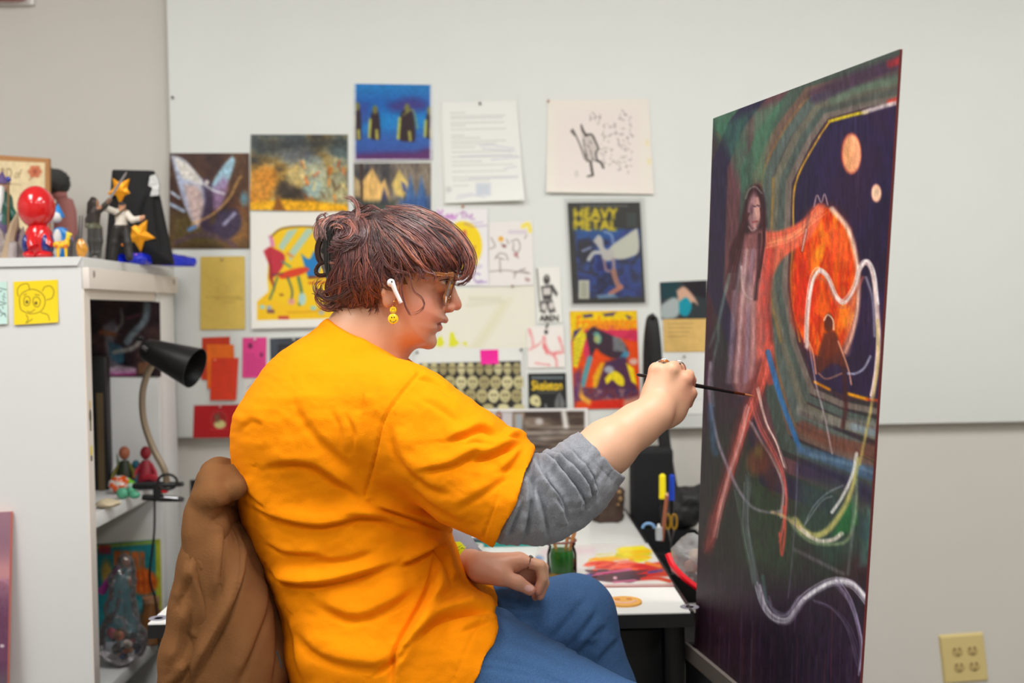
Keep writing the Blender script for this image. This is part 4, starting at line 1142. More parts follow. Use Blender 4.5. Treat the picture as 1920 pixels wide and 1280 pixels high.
# green and yellow hook
s.stroke([(1608,860),(1600,905),(1586,945),(1560,985),(1535,1003),(1510,998),(1490,975)], [7,14], (196,190,120), .85, 6, rough=.2)
s.stroke([(1606,850),(1598,890),(1580,930),(1560,960)], 6, (230,230,226), .85, 3); s.stroke([(1500,990),(1530,1012),(1560,1012),(1578,1000)], 8, (226,220,206), .8, 4, rough=.3)
s.stroke([(1606,900),(1604,960),(1590,1010),(1560,1020),(1520,1015),(1490,990),(1480,970)], 6, (150,170,130), .6, 5, rough=.4)
s.stroke([(1510,980),(1525,950),(1550,925),(1580,910)], 3, (150,160,170), .6, 3); s.stroke([(1508,985),(1540,940),(1560,930)], 2.5, (180,186,190), .5, 2.5)
s.stroke([(1448,960),(1470,968),(1500,990)], 6, (206,180,140), .7, 4, rough=.3)
s.stroke([(1490,1030),(1540,1055),(1580,1075)], 7, (110,104,110), .6, 5, rough=.4); s.stroke([(1600,930),(1598,1000),(1590,1075)], 6, (110,116,116), .5, 5); s.stroke([(1496,840),(1492,960),(1484,1060),(1478,1120)], 3, (104,104,120), .6, 3)
# trailing loops and the bottom wave
strands([(1400,900),(1398,980),(1410,1050),(1424,1110),(1440,1140),(1462,1152)], 5, (130,142,150), 10, .4)
strands([(1380,920),(1400,1020),(1420,1100)], 5, (100,124,112), 6, .35); s.stroke([(1425,1120),(1436,1130),(1430,1080)], 6, (80,130,120), .6, 4)
_wv = [(1424,1100),(1434,1135),(1452,1158),(1476,1162),(1490,1146),(1508,1122),(1540,1100),(1568,1090),(1596,1094),(1614,1110),(1628,1128)]
s.stroke(_wv, [13,9], (120,112,136), .7, 8)
strands(_wv, 3.0, (206,202,216), 14, .6, 2.2); strands([(x+1, y-1) for x, y in _wv[5:]], 1.6, (240,238,244), 6, .8, 2.4)
strands([(1440,1120),(1452,1145),(1474,1150),(1496,1120)], 3, (150,146,170), 5, .5); strands([(1568,1092),(1590,1120),(1606,1160),(1616,1210),(1612,1260)], 3, (166,156,186), 8, .5)
strands([(1520,1125),(1556,1140),(1590,1180),(1612,1250)], 4, (120,112,136), 5, .35)
rr = random.Random(5)
for i in range(46):
    x = rr.uniform(1305,1610); y = rr.uniform(1060,1180)+ (x-1300)*.25; L = rr.uniform(60,220)
    s.stroke([(x,y),(x-4,y+L)], 2, [(110,60,66),(86,70,110),(120,112,130),(70,60,50)][i%4], rr.uniform(.15,.4), 2.5)
for i in range(40):
    x = rr.uniform(1310,1640); y = rr.uniform(200,900)
    s.stroke([(x,y),(x-3,y+rr.uniform(40,140))], 2.5, [(120,110,120),(60,70,66),(90,60,60)][i%3], rr.uniform(.08,.22), 3)
s.noise(.20, .22, .05, 17); s.noise(.08, .6, .6, 19)
s.c = np.clip(s.c.mean(2, keepdims=True) + (s.c-s.c.mean(2, keepdims=True))*1.18, 0, 255)
o = thing('painting', 'tall unfinished fantasy painting with orange planet and ghostly woman on an easel', 'painting', (PC[2]+PC[3])/2)
PT = .004
s.make('painted_board', mat('oil_paint', rough=.5, spec=.3, attr='Col', bump=.25, bscale=90, stretch=(1,1,.25)), PC, thick=PT, edge=(104,44,44), parent=o, normal=PN)

# easel: ledge, mast behind the board, tripod legs
m_easel = mat('easel_grey', (120,112,106), rough=.5, var=.1, vscale=12)
ex = (PC[2]-PC[3]); ew = np.linalg.norm(ex); ex /= ew
ed = (PC[3]-PC[0]); ed /= np.linalg.norm(ed)
mid = (PC[2]+PC[3])/2
t = thing('easel', 'grey studio easel holding the big painting', 'easel', (mid[0], mid[1], 0))
def obox(b, c, sx, sy, sz, X, Y, Z):
    P = [c + X*a*sx/2 + Y*d*sy/2 + Z*e*sz/2 for a, d, e in ((-1,-1,-1),(1,-1,-1),(1,1,-1),(-1,1,-1),(-1,-1,1),(1,-1,1),(1,1,1),(-1,1,1))]
    return b.hexa(P)
lc = mid + ed*.012 - PN*.01
obox(MB(), lc, ew*.98, .055, .022, ex, PN, ed).build('ledge', m_easel, t, smooth=False)
obox(MB(), lc + PN*.030 - ed*.010, ew*.98, .006, .03, ex, PN, ed).build('ledge_lip', m_easel, t, smooth=False)
mt = mid - PN*(PT+.030)
top = mt - ed*.84
MB().tube([top, mt + ed*.10], .018, 4).build('mast', m_easel, t, smooth=False)
fb = np.array((mt[0]+ed[0]*.2, mt[1]+ed[1]*.2, 0))
ph = np.array((PN[0], PN[1], 0)); ph /= np.linalg.norm(ph); eh = np.array((ex[0], ex[1], 0)); eh /= np.linalg.norm(eh)
MB().tube([mt + ed*.09, fb + np.array((0,0,.05))], .018, 4).build('lower_post', m_easel, t, smooth=False)
for a in (-.24, .24):
    obox(MB(), fb + eh*a + np.array((0,0,.02)), .04, .60, .04, eh, ph, np.array((0,0,1.))).build('foot', m_easel, t, smooth=False)
obox(MB(), fb + np.array((0,0,.055)), .52, .05, .03, eh, ph, np.array((0,0,1.))).build('cross_bar', m_easel, t, smooth=False)

# ================================================================== THE PAINTER
YH = 1.86                                    # middle plane of the head
def A(x, y, Y): return W(x, y, Y)
m_skin = mat('skin', rough=.48, attr='Col', sss=.05, bump=.05, bscale=400)
person = thing('person', 'seated painter in an orange T-shirt and blue jeans holding a brush', 'person', A(700, 1230, 1.85)*np.array((1,1,0)))

# ---------------------------------------------------------------- body: one continuous skin
lo = np.minimum.reduce([A(470,1180,1.66), A(470,380,2.16)]); hi = np.maximum.reduce([A(1330,380,1.66), A(1330,380,2.16)])
lo[1] = 1.62; hi[1] = 2.14; lo[2] = A(700,1150,1.9)[2]; hi[2] = A(700,380,1.9)[2]
lo[0] = A(500,700,1.9)[0]; hi[0] = A(1318,700,1.74)[0]
B = Field(lo, hi, .0023)
px = lambda n: n*YH/F_PX
# skull
B.ell(A(742,488,YH), (px(106), .074, px(88)), k=.01)
# face: outline in profile, rounded sideways
prof = [(800,412),(838,446),(850,478),(849,503),(843,520),(839,530),(833,545),(831,560),(832,575),(834,588),(837,594),(838,600),(836,603),
        (819,606),(824,611),(825,616),(820,621),(812,627),(812,635),(812,642),(808,648),(800,651),(788,650),(770,647),(752,640),(738,622),(724,590),(700,540),(690,480),(700,430),(745,405)]
PP = np.array([A(x, y, YH)[[0,2]] for x, y in prof]); 
def facef(x, y, z):
    x2 = np.broadcast_to(x, (x.shape[0],1,z.shape[2]))[:,0,:]; z2 = np.broadcast_to(z, (x.shape[0],1,z.shape[2]))[:,0,:]
    d = sdpoly(x2, z2, PP).astype(np.float32)[:,None,:]
    ay = np.abs(y-YH); R = .067
    g = R-np.sqrt(np.maximum(R*R-np.minimum(ay, R-.0005)**2, 0)) + np.maximum(ay-R, 0)*3
    return np.maximum((d + 1.0*g)*.8, ay-.0665)
B.put((PP[:,0].min(), YH-.072, PP[:,1].min()), (PP[:,0].max(), YH+.072, PP[:,1].max()), facef, k=.012)
# cheek and jaw fullness
for s_ in (-1, 1):
    B.ell(A(786,584,YH)+np.array((0,s_*.039,0)), (.030,.024,.032), k=.025)
    B.ell(A(764,618,YH)+np.array((0,s_*.036,0)), (.030,.018,.020), k=.02)
# nose
B.cap(A(842,528,YH), A(853,566,YH), .0062, .0085, k=.008)
B.cap(A(852,566,YH), A(856,572,YH), .0088, .0088, k=.005)
for s_ in (-1, 1):
    B.ell(A(842,578,YH)+np.array((0,s_*.0105,0)), (.0095,.0065,.0075), k=.006)
    B.ell(A(847,584,YH)+np.array((0,s_*.0062,0)), (.0042,.0028,.0022), k=.002, op='carve')
    # eye socket and eyeball
    B.ell(A(842,533,YH)+np.array((0,s_*.032,0)), (.011,.016,.0105), k=.008, op='carve')
    B.ell(A(828,534,YH)+np.array((0,s_*.031,0)), (.0125,.0125,.0125), k=.003)
    B.cap(A(836,525,YH)+np.array((0,s_*.018,0)), A(822,526,YH)+np.array((0,s_*.047,0)), .0045, .0035, k=.004)   # lid
    B.cap(A(846,512,YH)+np.array((0,s_*.014,0)), A(828,510,YH)+np.array((0,s_*.05,0)), .006, .005, k=.012)        # brow
    # lips
    B.cap(A(833.5,599.5,YH), A(815,603.5,YH)+np.array((0,s_*.021,0)), .0056, .0024, k=.003)
    B.cap(A(822.5,613.5,YH), A(811,608.5,YH)+np.array((0,s_*.019,0)), .0062, .0024, k=.003)
B.chain([A(812,605,YH-.025), A(821,606.2,YH-.016), A(831,606.8,YH), A(821,606.2,YH+.016), A(812,605,YH+.025)], [.0013,.0018,.0026,.0018,.0013], k=.001, op='carve')
B.ell(A(806,640,YH), (.010,.016,.011), k=.012)
# ears
for s_ in (-1, 1):
    ye = YH + s_*.077
    E = lambda x, y, d=0: A(x, y, YH)*np.array((1,0,1)) + np.array((0, ye + s_*d, 0))
    B.ell(E(739,540), (px(15), .008, px(30)), k=.006)
    B.chain([E(752,548,.004),E(754,525,.006),E(748,508,.009),E(738,503,.008),E(730,514,.008),E(728,532,.008),E(729,550,.007),E(733,562,.005)], [.0035,.0042,.0045,.0048,.0048,.0045,.0042,.004], k=.004)
    B.ell(E(736,566,.004), (.0085,.0055,.010), k=.005)
    B.ell(E(742,532,.012), (.008,.006,.013), k=.004, op='carve')
# neck
B.chain([A(716,560,YH), A(684,630,YH-.005), A(655,700,1.855)], [.050,.056,.066], k=.03)
B.cap(A(745,600,YH), A(700,670,YH), .036, .044, k=.03)
# trunk under the shirt
B.chain([A(655,700,1.855), A(640,800,1.85), A(660,950,1.85), A(690,1100,1.85)], [.07,.115,.115,.11], k=.04)
B.cap(A(665,765,1.76), A(665,765,1.94), .045, .045, k=.03)
# right arm
SH, EL, WR = A(735,790,1.735), A(1010,930,1.675), A(1226,776,1.735)
B.chain([SH, A(880,868,1.70), EL], [.052,.046,.042], k=.02)
B.chain([EL, A(1075,888,1.685), A(1140,838,1.705), A(1195,797,1.725), WR], [.042,.043,.0385,.0305,.0275], k=.02)
# right hand: back of the hand towards us, fingers closed round the brush
HY = 1.752
def H(x, y, d=0): return A(x, y, HY + d)
B.chain([WR, H(1238,752,.002)], [.0275,.028], k=.012)
kn = [((1231,694),.008),((1259,694),.000),((1284,711),.002),((1293,736),.010)]
for i, ((kx, ky), d) in enumerate(kn):
    st = [(1216,770),(1228,772),(1240,778),(1250,786)][i]
    B.cap(H(*st, .004), H(kx, ky, d), .0150, [.0125,.0128,.0122,.0110][i], k=.012)
B.ell(H(1250,745,.004), (.034,.0165,.036), k=.012)
fing = [   # proximal, middle, tip joints (pixel x, pixel y, distance behind the knuckle plane), radii
    [(1231,694,.008),(1240,690,.034),(1248,716,.050),(1258,722,.036)],
    [(1259,694,.000),(1272,692,.030),(1276,716,.050),(1266,728,.040)],
    [(1284,711,.002),(1294,712,.030),(1292,734,.046),(1276,738,.038)],
    [(1293,736,.010),(1297,738,.034),(1290,756,.046),(1276,752,.038)]]
fr = [(.0122,.0098,.0086,.0076),(.0124,.0100,.0088,.0078),(.0118,.0096,.0084,.0074),(.0106,.0086,.0076,.0068)]
for f, r in zip(fing, fr): B.chain([H(*p) for p in f], r, k=.0025)
B.ell(H(1263,688,.012), (.010,.012,.010), k=.006); B.ell(H(1290,704,.014), (.0105,.013,.0105), k=.003)
B.chain([H(1222,765,.012), H(1226,735,.030), H(1236,714,.045), H(1250,714,.050)], [.015,.0125,.0105,.009], k=.006)      # thumb
B.ell(H(1266,772,.008), (.014,.013,.017), k=.014)                                                               # heel of the hand
# left arm and hand, resting on the thigh
B.chain([A(690,790,2.0), A(770,985,2.01), A(880,1060,1.862)], [.050,.040,.025], k=.02)
LY = 1.822
def Lh(x, y, d=0): return A(x, y, LY + d*.7)
B.cap(A(872,1058,1.868), Lh(902,1062,.01), .0255, .024, k=.012)
for (x0,y0,d0),(x1,y1,d1),r in (((900,1060,-.004),(972,1052,0),.0135),((900,1058,.012),(974,1050,.022),.0135),((900,1058,.026),(970,1052,.044),.0125),((898,1060,.036),(962,1056,.062),.0115)):
    B.cap(Lh(x0,y0,d0), Lh(x1,y1,d1), .0135, r, k=.012)
B.ell(Lh(935,1062,.022), (.034,.032,.017), k=.012)
B.ell(Lh(984,1078,.034), (.022,.012,.020), k=.006)
for f, r in (([(974,1049,0),(1013,1060,-.003),(1017,1086,-.006),(1008,1108,-.010)], (.0108,.0092,.0085,.0074)),
             ([(976,1049,.022),(1018,1064,.016),(1020,1094,.008),(1012,1117,.000)], (.0110,.0092,.0085,.0074)),
             ([(972,1052,.044),(1012,1068,.036),(1014,1098,.026),(1004,1118,.014)], (.0104,.0088,.0080,.0070)),
             ([(964,1056,.062),(994,1072,.056),(998,1094,.046),(992,1108,.036)], (.0094,.0078,.0070,.0062))):
    B.chain([Lh(*p) for p in f], r, k=.0025)
B.chain([Lh(900,1068,-.012), Lh(938,1080,-.028), Lh(970,1092,-.034), Lh(994,1106,-.032)], [.0175,.0145,.0112,.0092], k=.006)
B.ell(Lh(915,1070,-.010), (.030,.018,.018), k=.014)
V, Q = B.mesh(); del B
V = relax(V, Q, 1, .4)
x_, y_ = PX(V)
base = np.array((216,160,132.)); C = np.tile(base, (len(V), 1))
def blot(cx, cy, r, col, a, cond=None):
    global C
    w = a*np.exp(-(((x_-cx)**2+(y_-cy)**2)/r**2))
    if cond is not None: w = w*cond
    C = C*(1-w[:,None]) + np.array(col, float)*w[:,None]
hd = (y_ < 662) & (x_ < 900)
C[hd] = (208,156,124)
blot(800,575,38,(204,122,102),.6,hd); blot(856,572,14,(206,124,102),.6,hd); blot(742,560,26,(206,130,104),.5,hd); blot(790,640,40,(216,150,124),.5,hd)
lipc = hd & (x_ > 808) & (np.abs(V[:,1]-YH) < .023)
for (cx,cy,r) in ((833,601,4),(826,603,4),(820,605,4),(822,613,5),(816,611,4)): blot(cx,cy,r,(168,92,84),.8,lipc)
blot(842,583,5,(170,92,74),.6,hd)
br = hd & (x_ > 812) & (np.abs(y_-(513-(x_-835)*.06)) < 4) & (x_ < 850); C[br] = (96,58,46)
hn = (x_ > 1000); C[hn] = (222,172,140)
blot(1292,740,20,(220,150,124),.5,hn); blot(1290,712,12,(216,146,122),.5,hn); blot(1130,860,60,(236,184,156),.4,hn)
lh = (y_ > 1000) & (x_ > 850); blot(1005,1110,18,(222,132,112),.6,lh); blot(960,1060,40,(228,168,138),.4,lh)
nail = lh & (np.hypot((x_-992)/9, (y_-1102)/6) < 1) & (V[:,1] < LY-.024); C[nail] = (236,186,176)
me = npmesh('body', V, Q, lin(C)); link('body', me, m_skin, person)
# eyes and lashes
for s_ in (-1, 1):
    ec = A(833.5,531,YH)+np.array((0,s_*.0345,0)); b = MB(); b.ball((0,0,0), (.0088,.0088,.0048), 28)
    vv = np.array(b.v); gz = np.array((.93, s_*.12, -.35)); gz /= np.linalg.norm(gz); dt = (vv/.0129)@gz
    ob = MB(); ob.v = [tuple(ec+v) for v in vv]; ob.f = b.f
    o = ob.build('eye', mat('eyeball', rough=.12, attr='Col', coat=.6), person)
    vv = np.array([v.co[:] for v in o.data.vertices])-ec; dt = (vv/.0129)@gz
    cc_ = np.tile(np.array((222,212,206.)), (len(vv),1)); cc_[vv[:,0] > .0036] = (84,70,52); cc_[vv[:,0] > .0060] = (24,18,16); setcol(o.data, lin(cc_))
    MB().tube(spline([A(846,527,YH)+np.array((0,s_*.020,0)), A(842,524.5,YH)+np.array((0,s_*.032,0)), A(833,525.5,YH)+np.array((0,s_*.042,0)), A(826,528,YH)+np.array((0,s_*.0455,0))], 4), [.0008]*13, 5).build('eyelashes', mat('lash_dark', (40,24,20), rough=.6), person)

# ---------------------------------------------------------------- T-shirt
m_shirt = mat('orange_cotton', (246,142,5), rough=.95, bump=.35, bscale=700, var=.07, vscale=30, spec=.12)
def loft(F, rows, k=.02, op='add', e=2.3):
    """rows: pixel y, back x, front x, middle depth, half depth"""
    R = []
    for (py, xa, xb, yc, b) in rows:
        a = A(xa, py, yc); c = A(xb, py, yc); R.append(((a[2]+c[2])/2, a[0], c[0], yc, b))
    R.sort(); R = np.array(R)
    zs = R[:,0]
    def fn(x, y, z):
        zz = z[0,0,:]
        xa, xb, yc, b = [np.interp(zz, zs, R[:,i])[None,None,:].astype(np.float32) for i in (1,2,3,4)]
        cx = (xa+xb)/2; a = np.maximum((xb-xa)/2, .005)
        k0 = (np.abs((x-cx)/a)**e + np.abs((y-yc)/b)**e)**(1/e)
        d = (k0-1)*np.minimum(a, b)*.9
        return np.maximum(d, np.maximum(zs[0]-z, z-zs[-1]))
    F.put((R[:,1].min(), (R[:,3]-R[:,4]).min(), zs[0]), (R[:,2].max(), (R[:,3]+R[:,4]).max(), zs[-1]), fn, k, op)
def halfspace(F, p, n, k=.0, lo=None, hi=None):
    """keep what lies behind the plane p,n inside the box"""
    p = np.array(p, float); n = np.array(n, float); n /= np.linalg.norm(n)
    sl, x, y, z = F.sub(lo if lo is not None else F.lo, hi if hi is not None else F.lo + F.h*F.n)
    F.F[sl] = np.maximum(F.F[sl], (x-p[0])*n[0]+(y-p[1])*n[1]+(z-p[2])*n[2])
ylo, yhi = 1.57, 2.13
lo = A(425,700,1.85); lo[1] = ylo; lo[2] = A(700,1420,1.85)[2]
hi = A(1012,590,1.66); hi[1] = yhi; hi[2] = A(700,590,1.85)[2]
S = Field(lo, hi, .0028)
TM = 1.85
loft(S, [(588,625,690,1.86,.060),(612,598,712,1.86,.076),(632,566,730,1.86,.098),(655,536,742,1.858,.120),(690,500,782,1.855,.155),(730,471,800,1.85,.178),
         (770,449,806,1.85,.186),(805,440,815,1.85,.186),(850,441,826,1.85,.180),(900,448,836,1.85,.172),(960,458,845,1.85,.165),(1020,488,852,1.85,.165),
         (1080,512,882,1.85,.176),(1120,525,916,1.85,.188),(1155,533,945,1.85,.197),(1200,541,935,1.85,.203),(1280,551,915,1.85,.206),(1420,566,880,1.85,.20)], k=.01)
# right sleeve
S0, S1 = A(742,792,1.725), A(985,946,1.655)
S.cap(S0, A(900,892,1.68), .094, .078, k=.03); S.cap(A(900,892,1.68), S1, .078, .079, k=.02)
S.cap(A(735,772,1.75), A(868,836,1.69), .072, .050, k=.03)
# left sleeve
S.cap(A(690,770,1.98), A(770,960,2.035), .085, .072, k=.03)
# neckline and sleeve openings
S.chain([A(735,560,YH), A(716,590,YH), A(684,640,YH-.005), A(662,720,1.855)], [.050,.054,.058,.06], k=.006, op='carve')
cl, cr = A(619,600,YH), A(748,666,YH)
dx = cr-cl; nn = np.array((-dx[2], 0, dx[0])); 
if nn[2] < 0: nn = -nn
halfspace(S, cl+nn*0, nn, lo=(lo[0], YH-.1, A(700,690,YH)[2]), hi=(hi[0], YH+.1, hi[2]))
e0, e1 = A(1000,843,1.66), A(924,1023,1.66); de = e0-e1; ne = np.array((de[2], 0, -de[0])); 
if ne[0] < 0: ne = -ne
halfspace(S, e0, ne, lo=(A(880,700,1.66)[0], ylo, A(900,1045,1.66)[2]), hi=(hi[0], 1.80, A(900,760,1.66)[2]))
S.cap(A(960,925,1.666), A(1050,972,1.646), .062, .066, k=.004, op='carve')
# the tail of the shirt lies over both thighs
S.chain([A(740,1215,1.785), A(890,1250,1.755), A(1185,1384,1.69)], [.100,.101,.086], k=.03)
S.chain([A(740,1200,1.93), A(930,1190,1.915)], [.10,.093], k=.03)
# hem: hollow underneath, cut along the slant seen over the thigh
h0, h1 = A(938,1150,1.75), A(872,1290,1.75); dh = h0-h1; nh = np.array((dh[2], 0, -dh[0]))
if nh[0] < 0: nh = -nh
halfspace(S, h0, nh, lo=(A(640,1200,1.8)[0], ylo, lo[2]), hi=(hi[0], yhi, A(900,1060,1.7)[2]))
f0, f1 = A(938,1152,1.78), A(868,1005,1.78); df = f1-f0; nf = np.array((df[2], 0, -df[0]))
if nf[0] < 0: nf = -nf
halfspace(S, f0, nf, lo=(A(800,1100,1.8)[0], ylo, A(900,1160,1.78)[2]), hi=(hi[0], yhi, A(900,1036,1.7)[2]))
V, Q = S.mesh(); del S
V = relax(V, Q, 5, .5)
N = vnormals(V, Q)
SF = [  # fold lines as the photo shows them: points, height, width in pixels
 ([(490,868),(540,858),(590,864),(632,890),(688,928)],.010,13), ([(470,940),(527,964),(601,977),(678,963),(730,968)],.010,10),
 ([(508,1060),(536,1082),(579,1088),(629,1083),(690,1066),(740,1046)],.013,10), ([(560,1035),(640,1040),(700,1020)],.004,12),
 ([(745,1056),(790,1034),(826,1010)],.012,8), ([(640,955),(700,958),(760,980),(820,990)],.006,11),
 ([(830,1030),(814,1105),(784,1165),(752,1225),(742,1290)],.014,10), ([(760,1205),(809,1160),(859,1143),(925,1138)],.015,9),
 ([(822,1012),(840,1055),(848,1090)],.010,8), ([(560,1165),(610,1215),(690,1235),(730,1215)],.007,18),
 ([(600,1120),(660,1146),(720,1128),(775,1090)],.008,16), ([(690,1262),(735,1232),(760,1200)],.006,9), ([(540,1150),(560,1210),(575,1280)],.005,12),
 ([(700,940),(770,962),(850,990)],.010,8), ([(500,1010),(545,1030),(610,1032)],.005,9), ([(455,890),(480,925),(510,945)],.004,9),
 ([(630,760),(650,800),(652,850)],.0025,12), ([(560,730),(590,790),(640,840),(680,880)],.0035,16), ([(655,770),(672,810),(668,850)],.0022,8), ([(690,735),(680,780)],.002,8),
 ([(445,800),(470,780),(500,790)],.003,10), ([(860,1180),(890,1166),(918,1160)],.005,8),
 # sleeve
 ([(830,822),(870,812),(905,800),(940,818)],.008,8), ([(882,856),(921,846),(974,824)],.011,8), ([(780,874),(840,867),(880,848),(905,842)],.007,9),
 ([(745,790),(757,850),(800,895),(850,915)],.006,14), ([(790,735),(830,758),(868,785)],.003,12), ([(935,880),(955,865),(975,840)],.005,7),
 ([(850,945),(900,915),(948,880)],.0035,12), ([(780,700),(815,712),(846,742)],.005,7), ([(945,822),(972,815),(990,826)],.006,6), ([(770,905),(820,940),(880,975)],.0035,12), ([(870,830),(900,825),(930,836)],.003,7),
]
near = V[:,1] < 1.93
V = folds(V, N, SF, near)
FB = [([(x+8,y+14) for x, y in p], a*.8, w) for p, a, w in SF]
V = folds(V, N, FB, ~near)
x_, y_ = PX(V)
V = V + N*(.0050*(fbm(x_*.012+V[:,1]*6, y_*.017, 5, 2)-.5)*2 + .0012*(fbm(x_*.05+V[:,1]*9, y_*.06, 15, 2)-.5)*2)[:,None]
def groove(V, pts, depth, w, cond):
    P = spline(np.array(pts, float), 8); x_, y_ = PX(V); d = np.full(len(V), 1e9)
    for p, q in zip(P[:-1], P[1:]):
        e = q-p; t = np.clip(((x_-p[0])*e[0]+(y_-p[1])*e[1])/(e@e), 0, 1); d = np.minimum(d, np.hypot(x_-p[0]-t*e[0], y_-p[1]-t*e[1]))
    return V - N*(cond*depth*np.exp(-(d/w)**2))[:,None]
V = groove(V, [(784,700),(747,745),(719,790),(702,860),(684,930)], .0048, 2.4, near)
V = groove(V, [(953,872),(930,940),(905,1006)], .0022, 2.2, near)
V = groove(V, [(911,1144),(880,1205),(850,1275)], .0018, 2.2, near & (y_ > 1130))
me = npmesh('t_shirt', V, Q); link('t_shirt', me, m_shirt, person)
# ribbed collar band
cb = []
for k in range(36):
    a = 2*math.pi*k/36
    u = .5+.5*math.cos(a)
    c = cl + (cr-cl)*u + np.array((0, math.sin(a)*.062 + (1.86-YH), 0))
    cb.append(c - nn/np.linalg.norm(nn)*.004)
cb.append(cb[0])

# ---------------------------------------------------------------- grey long sleeve pushed up
m_grey = mat('grey_heather_jersey', (132,135,142), rough=.95, var=.42, vscale=420, bump=.3, bscale=700, sheen=.2, detail=2)
lo = A(840,1040,1.72); lo[1] = 1.57; hi = A(1185,790,1.62); hi[1] = 1.80
G = Field(lo, hi, .0024)
G.chain([A(890,895,1.675), A(965,940,1.664), A(1020,936,1.668), A(1072,905,1.678), A(1128,850,1.695)], [.056,.058,.0605,.0560,.050], k=.02)
g0, g1 = A(1090,812,1.69), A(1165,888,1.69); dg = g0-g1; ng = np.array((dg[2], 0, -dg[0])); 
if ng[0] < 0: ng = -ng
halfspace(G, g0, ng)
G.chain([A(1080,890,1.69), A(1180,815,1.712)], [.043,.046], k=.003, op='carve')
V, Q = G.mesh(); del G
V = relax(V, Q, 2, .5); N = vnormals(V, Q)
GF = [([(1082,952),(1076,922),(1042,874),(1003,848)],0.0135,5.5), ([(1100,948),(1098,912),(1066,872),(1025,842)],0.0135,5.1), ([(1114,932),(1110,905),(1088,868),(1050,830)],0.0105,5.1),
      ([(1050,938),(1018,903),(998,858)],0.0090,5.1), ([(1062,975),(1048,940),(1022,905),(1010,868)],0.0090,5.1), ([(1090,965),(1088,935),(1066,895)],0.0090,4.7), ([(975,1012),(984,970),(990,920),(985,890)],0.0120,6.8), ([(1020,1010),(1012,960),(1000,915)],0.0090,6.8), ([(1062,985),(1050,960),(1030,930)],0.0075,6.0),
      ([(945,1010),(960,970),(975,935)],0.0075,6.8)]
V = folds(V, N, GF)
x_, y_ = PX(V); V = V + N*(.0045*(fbm(x_*.05+y_*.03, y_*.02-x_*.02, 9)-.5)*2)[:,None]
V = groove(V, [(1074,826),(1110,862),(1148,900)], .0012, 2.0, np.ones(len(V)))
me = npmesh('grey_sleeve', V, Q); link('grey_sleeve', me, m_grey, person)
# left cuff with the yellow print
lo = A(795,1095,1.9); lo[1] = 1.79; hi = A(912,970,1.9); hi[1] = 2.04
G = Field(lo, hi, .003)
G.chain([A(790,1000,1.985), A(845,1035,1.91), A(880,1058,1.868)], [.048,.040,.031], k=.015)
halfspace(G, A(886,1062,1.862), A(886,1062,1.862)-A(845,1038,1.90))
V, Q = G.mesh(); V = relax(V, Q, 2, .5); N = vnormals(V, Q)
V = folds(V, N, [([(850,1060),(862,1040),(868,1022)],.004,5), ([(868,1066),(878,1045),(880,1034)],.003,4)])
x_, y_ = PX(V); C = np.tile(np.array((150,150,158.)), (len(V),1))
yl = np.hypot((x_-854)/20, (y_-1032)/17) < 1; C[yl] = (216,226,20)
C[yl & (np.sin(x_*.7+y_*1.1) > .86)] = (120,140,40)
me = npmesh('grey_cuff', V, Q, lin(C)); link('grey_cuff', me, mat('printed_jersey', rough=.95, attr='Col', bump=.3, bscale=700), person)

# ---------------------------------------------------------------- jeans
m_jean = mat('blue_denim', (62,98,144), rough=.9, var=.55, vscale=620, bump=.3, bscale=600, detail=2)
lo = A(560,1300,1.9); lo[0] = -.36; lo[1] = 1.55; lo[2] = .08; hi = np.array((A(1330,1300,1.7)[0]+.06, 2.08, A(700,1060,1.9)[2]))
J = Field(lo, hi, .0048)
HR, HL = A(740,1215,1.785), A(740,1200,1.93)
J.ell(A(700,1215,1.855), (.12,.150,.10), k=.03)
KR, KL = A(1185,1384,1.69), A(1076,1156,1.905)
J.chain([HR, A(890,1250,1.755), KR], [.088,.090,.074], k=.03)
J.chain([HL, A(930,1190,1.915), KL], [.092,.086,.068], k=.025)
J.chain([KR, KR+np.array((.03,.02,-.20)), KR+np.array((-.02,.03,-.38))], [.072,.064,.056], k=.02)
J.chain([KL, A(1118,1300,1.91), A(1128,1400,1.92), A(1110,1560,1.93)], [.068,.066,.062,.056], k=.02)
V, Q = J.mesh(); del J
V = relax(V, Q, 2, .5); N = vnormals(V, Q)
JF = [([(1020,1195),(1060,1150),(1095,1110)],.004,10), ([(1050,1215),(1085,1175),(1115,1135)],.005,9), ([(1080,1208),(1105,1185),(1135,1165)],.004,8), ([(1075,1225),(1100,1198),(1112,1205)],.006,7),
      ([(1110,1240),(1130,1215),(1155,1190)],.004,9), ([(940,1112),(970,1128),(1000,1130)],.005,9), ([(930,1135),(975,1150),(1020,1145)],.003,10), ([(900,1215),(1000,1240),(1100,1290)],.002,14),
      ([(940,1180),(1010,1205),(1080,1240)],.0025,12)]
V = folds(V, N, JF)
V = groove(V, [(880,1250),(950,1258),(1020,1272),(1100,1300)], .003, 2.4, V[:,1] < 1.80)
me = npmesh('jeans', V, Q); link('jeans', me, m_jean, person)
m_stitch = mat('seam_stitch', (120,150,185), rough=.9)
# shoes on the chair's foot ring and the floor
for (p, nm) in ((KR+np.array((-.02,.03,-.40)), 'r'), (A(1110,1575,1.92), 'l')):
    b = MB(); z0 = p[2]
    b.ball((p[0]+.05, p[1], z0-.055), (.125,.045,.045), 16); b.ball((p[0]-.02, p[1], z0-.02), (.05,.043,.06), 14)
    b.build('shoe', mat('black_canvas_shoe', (30,30,34), rough=.8), person)

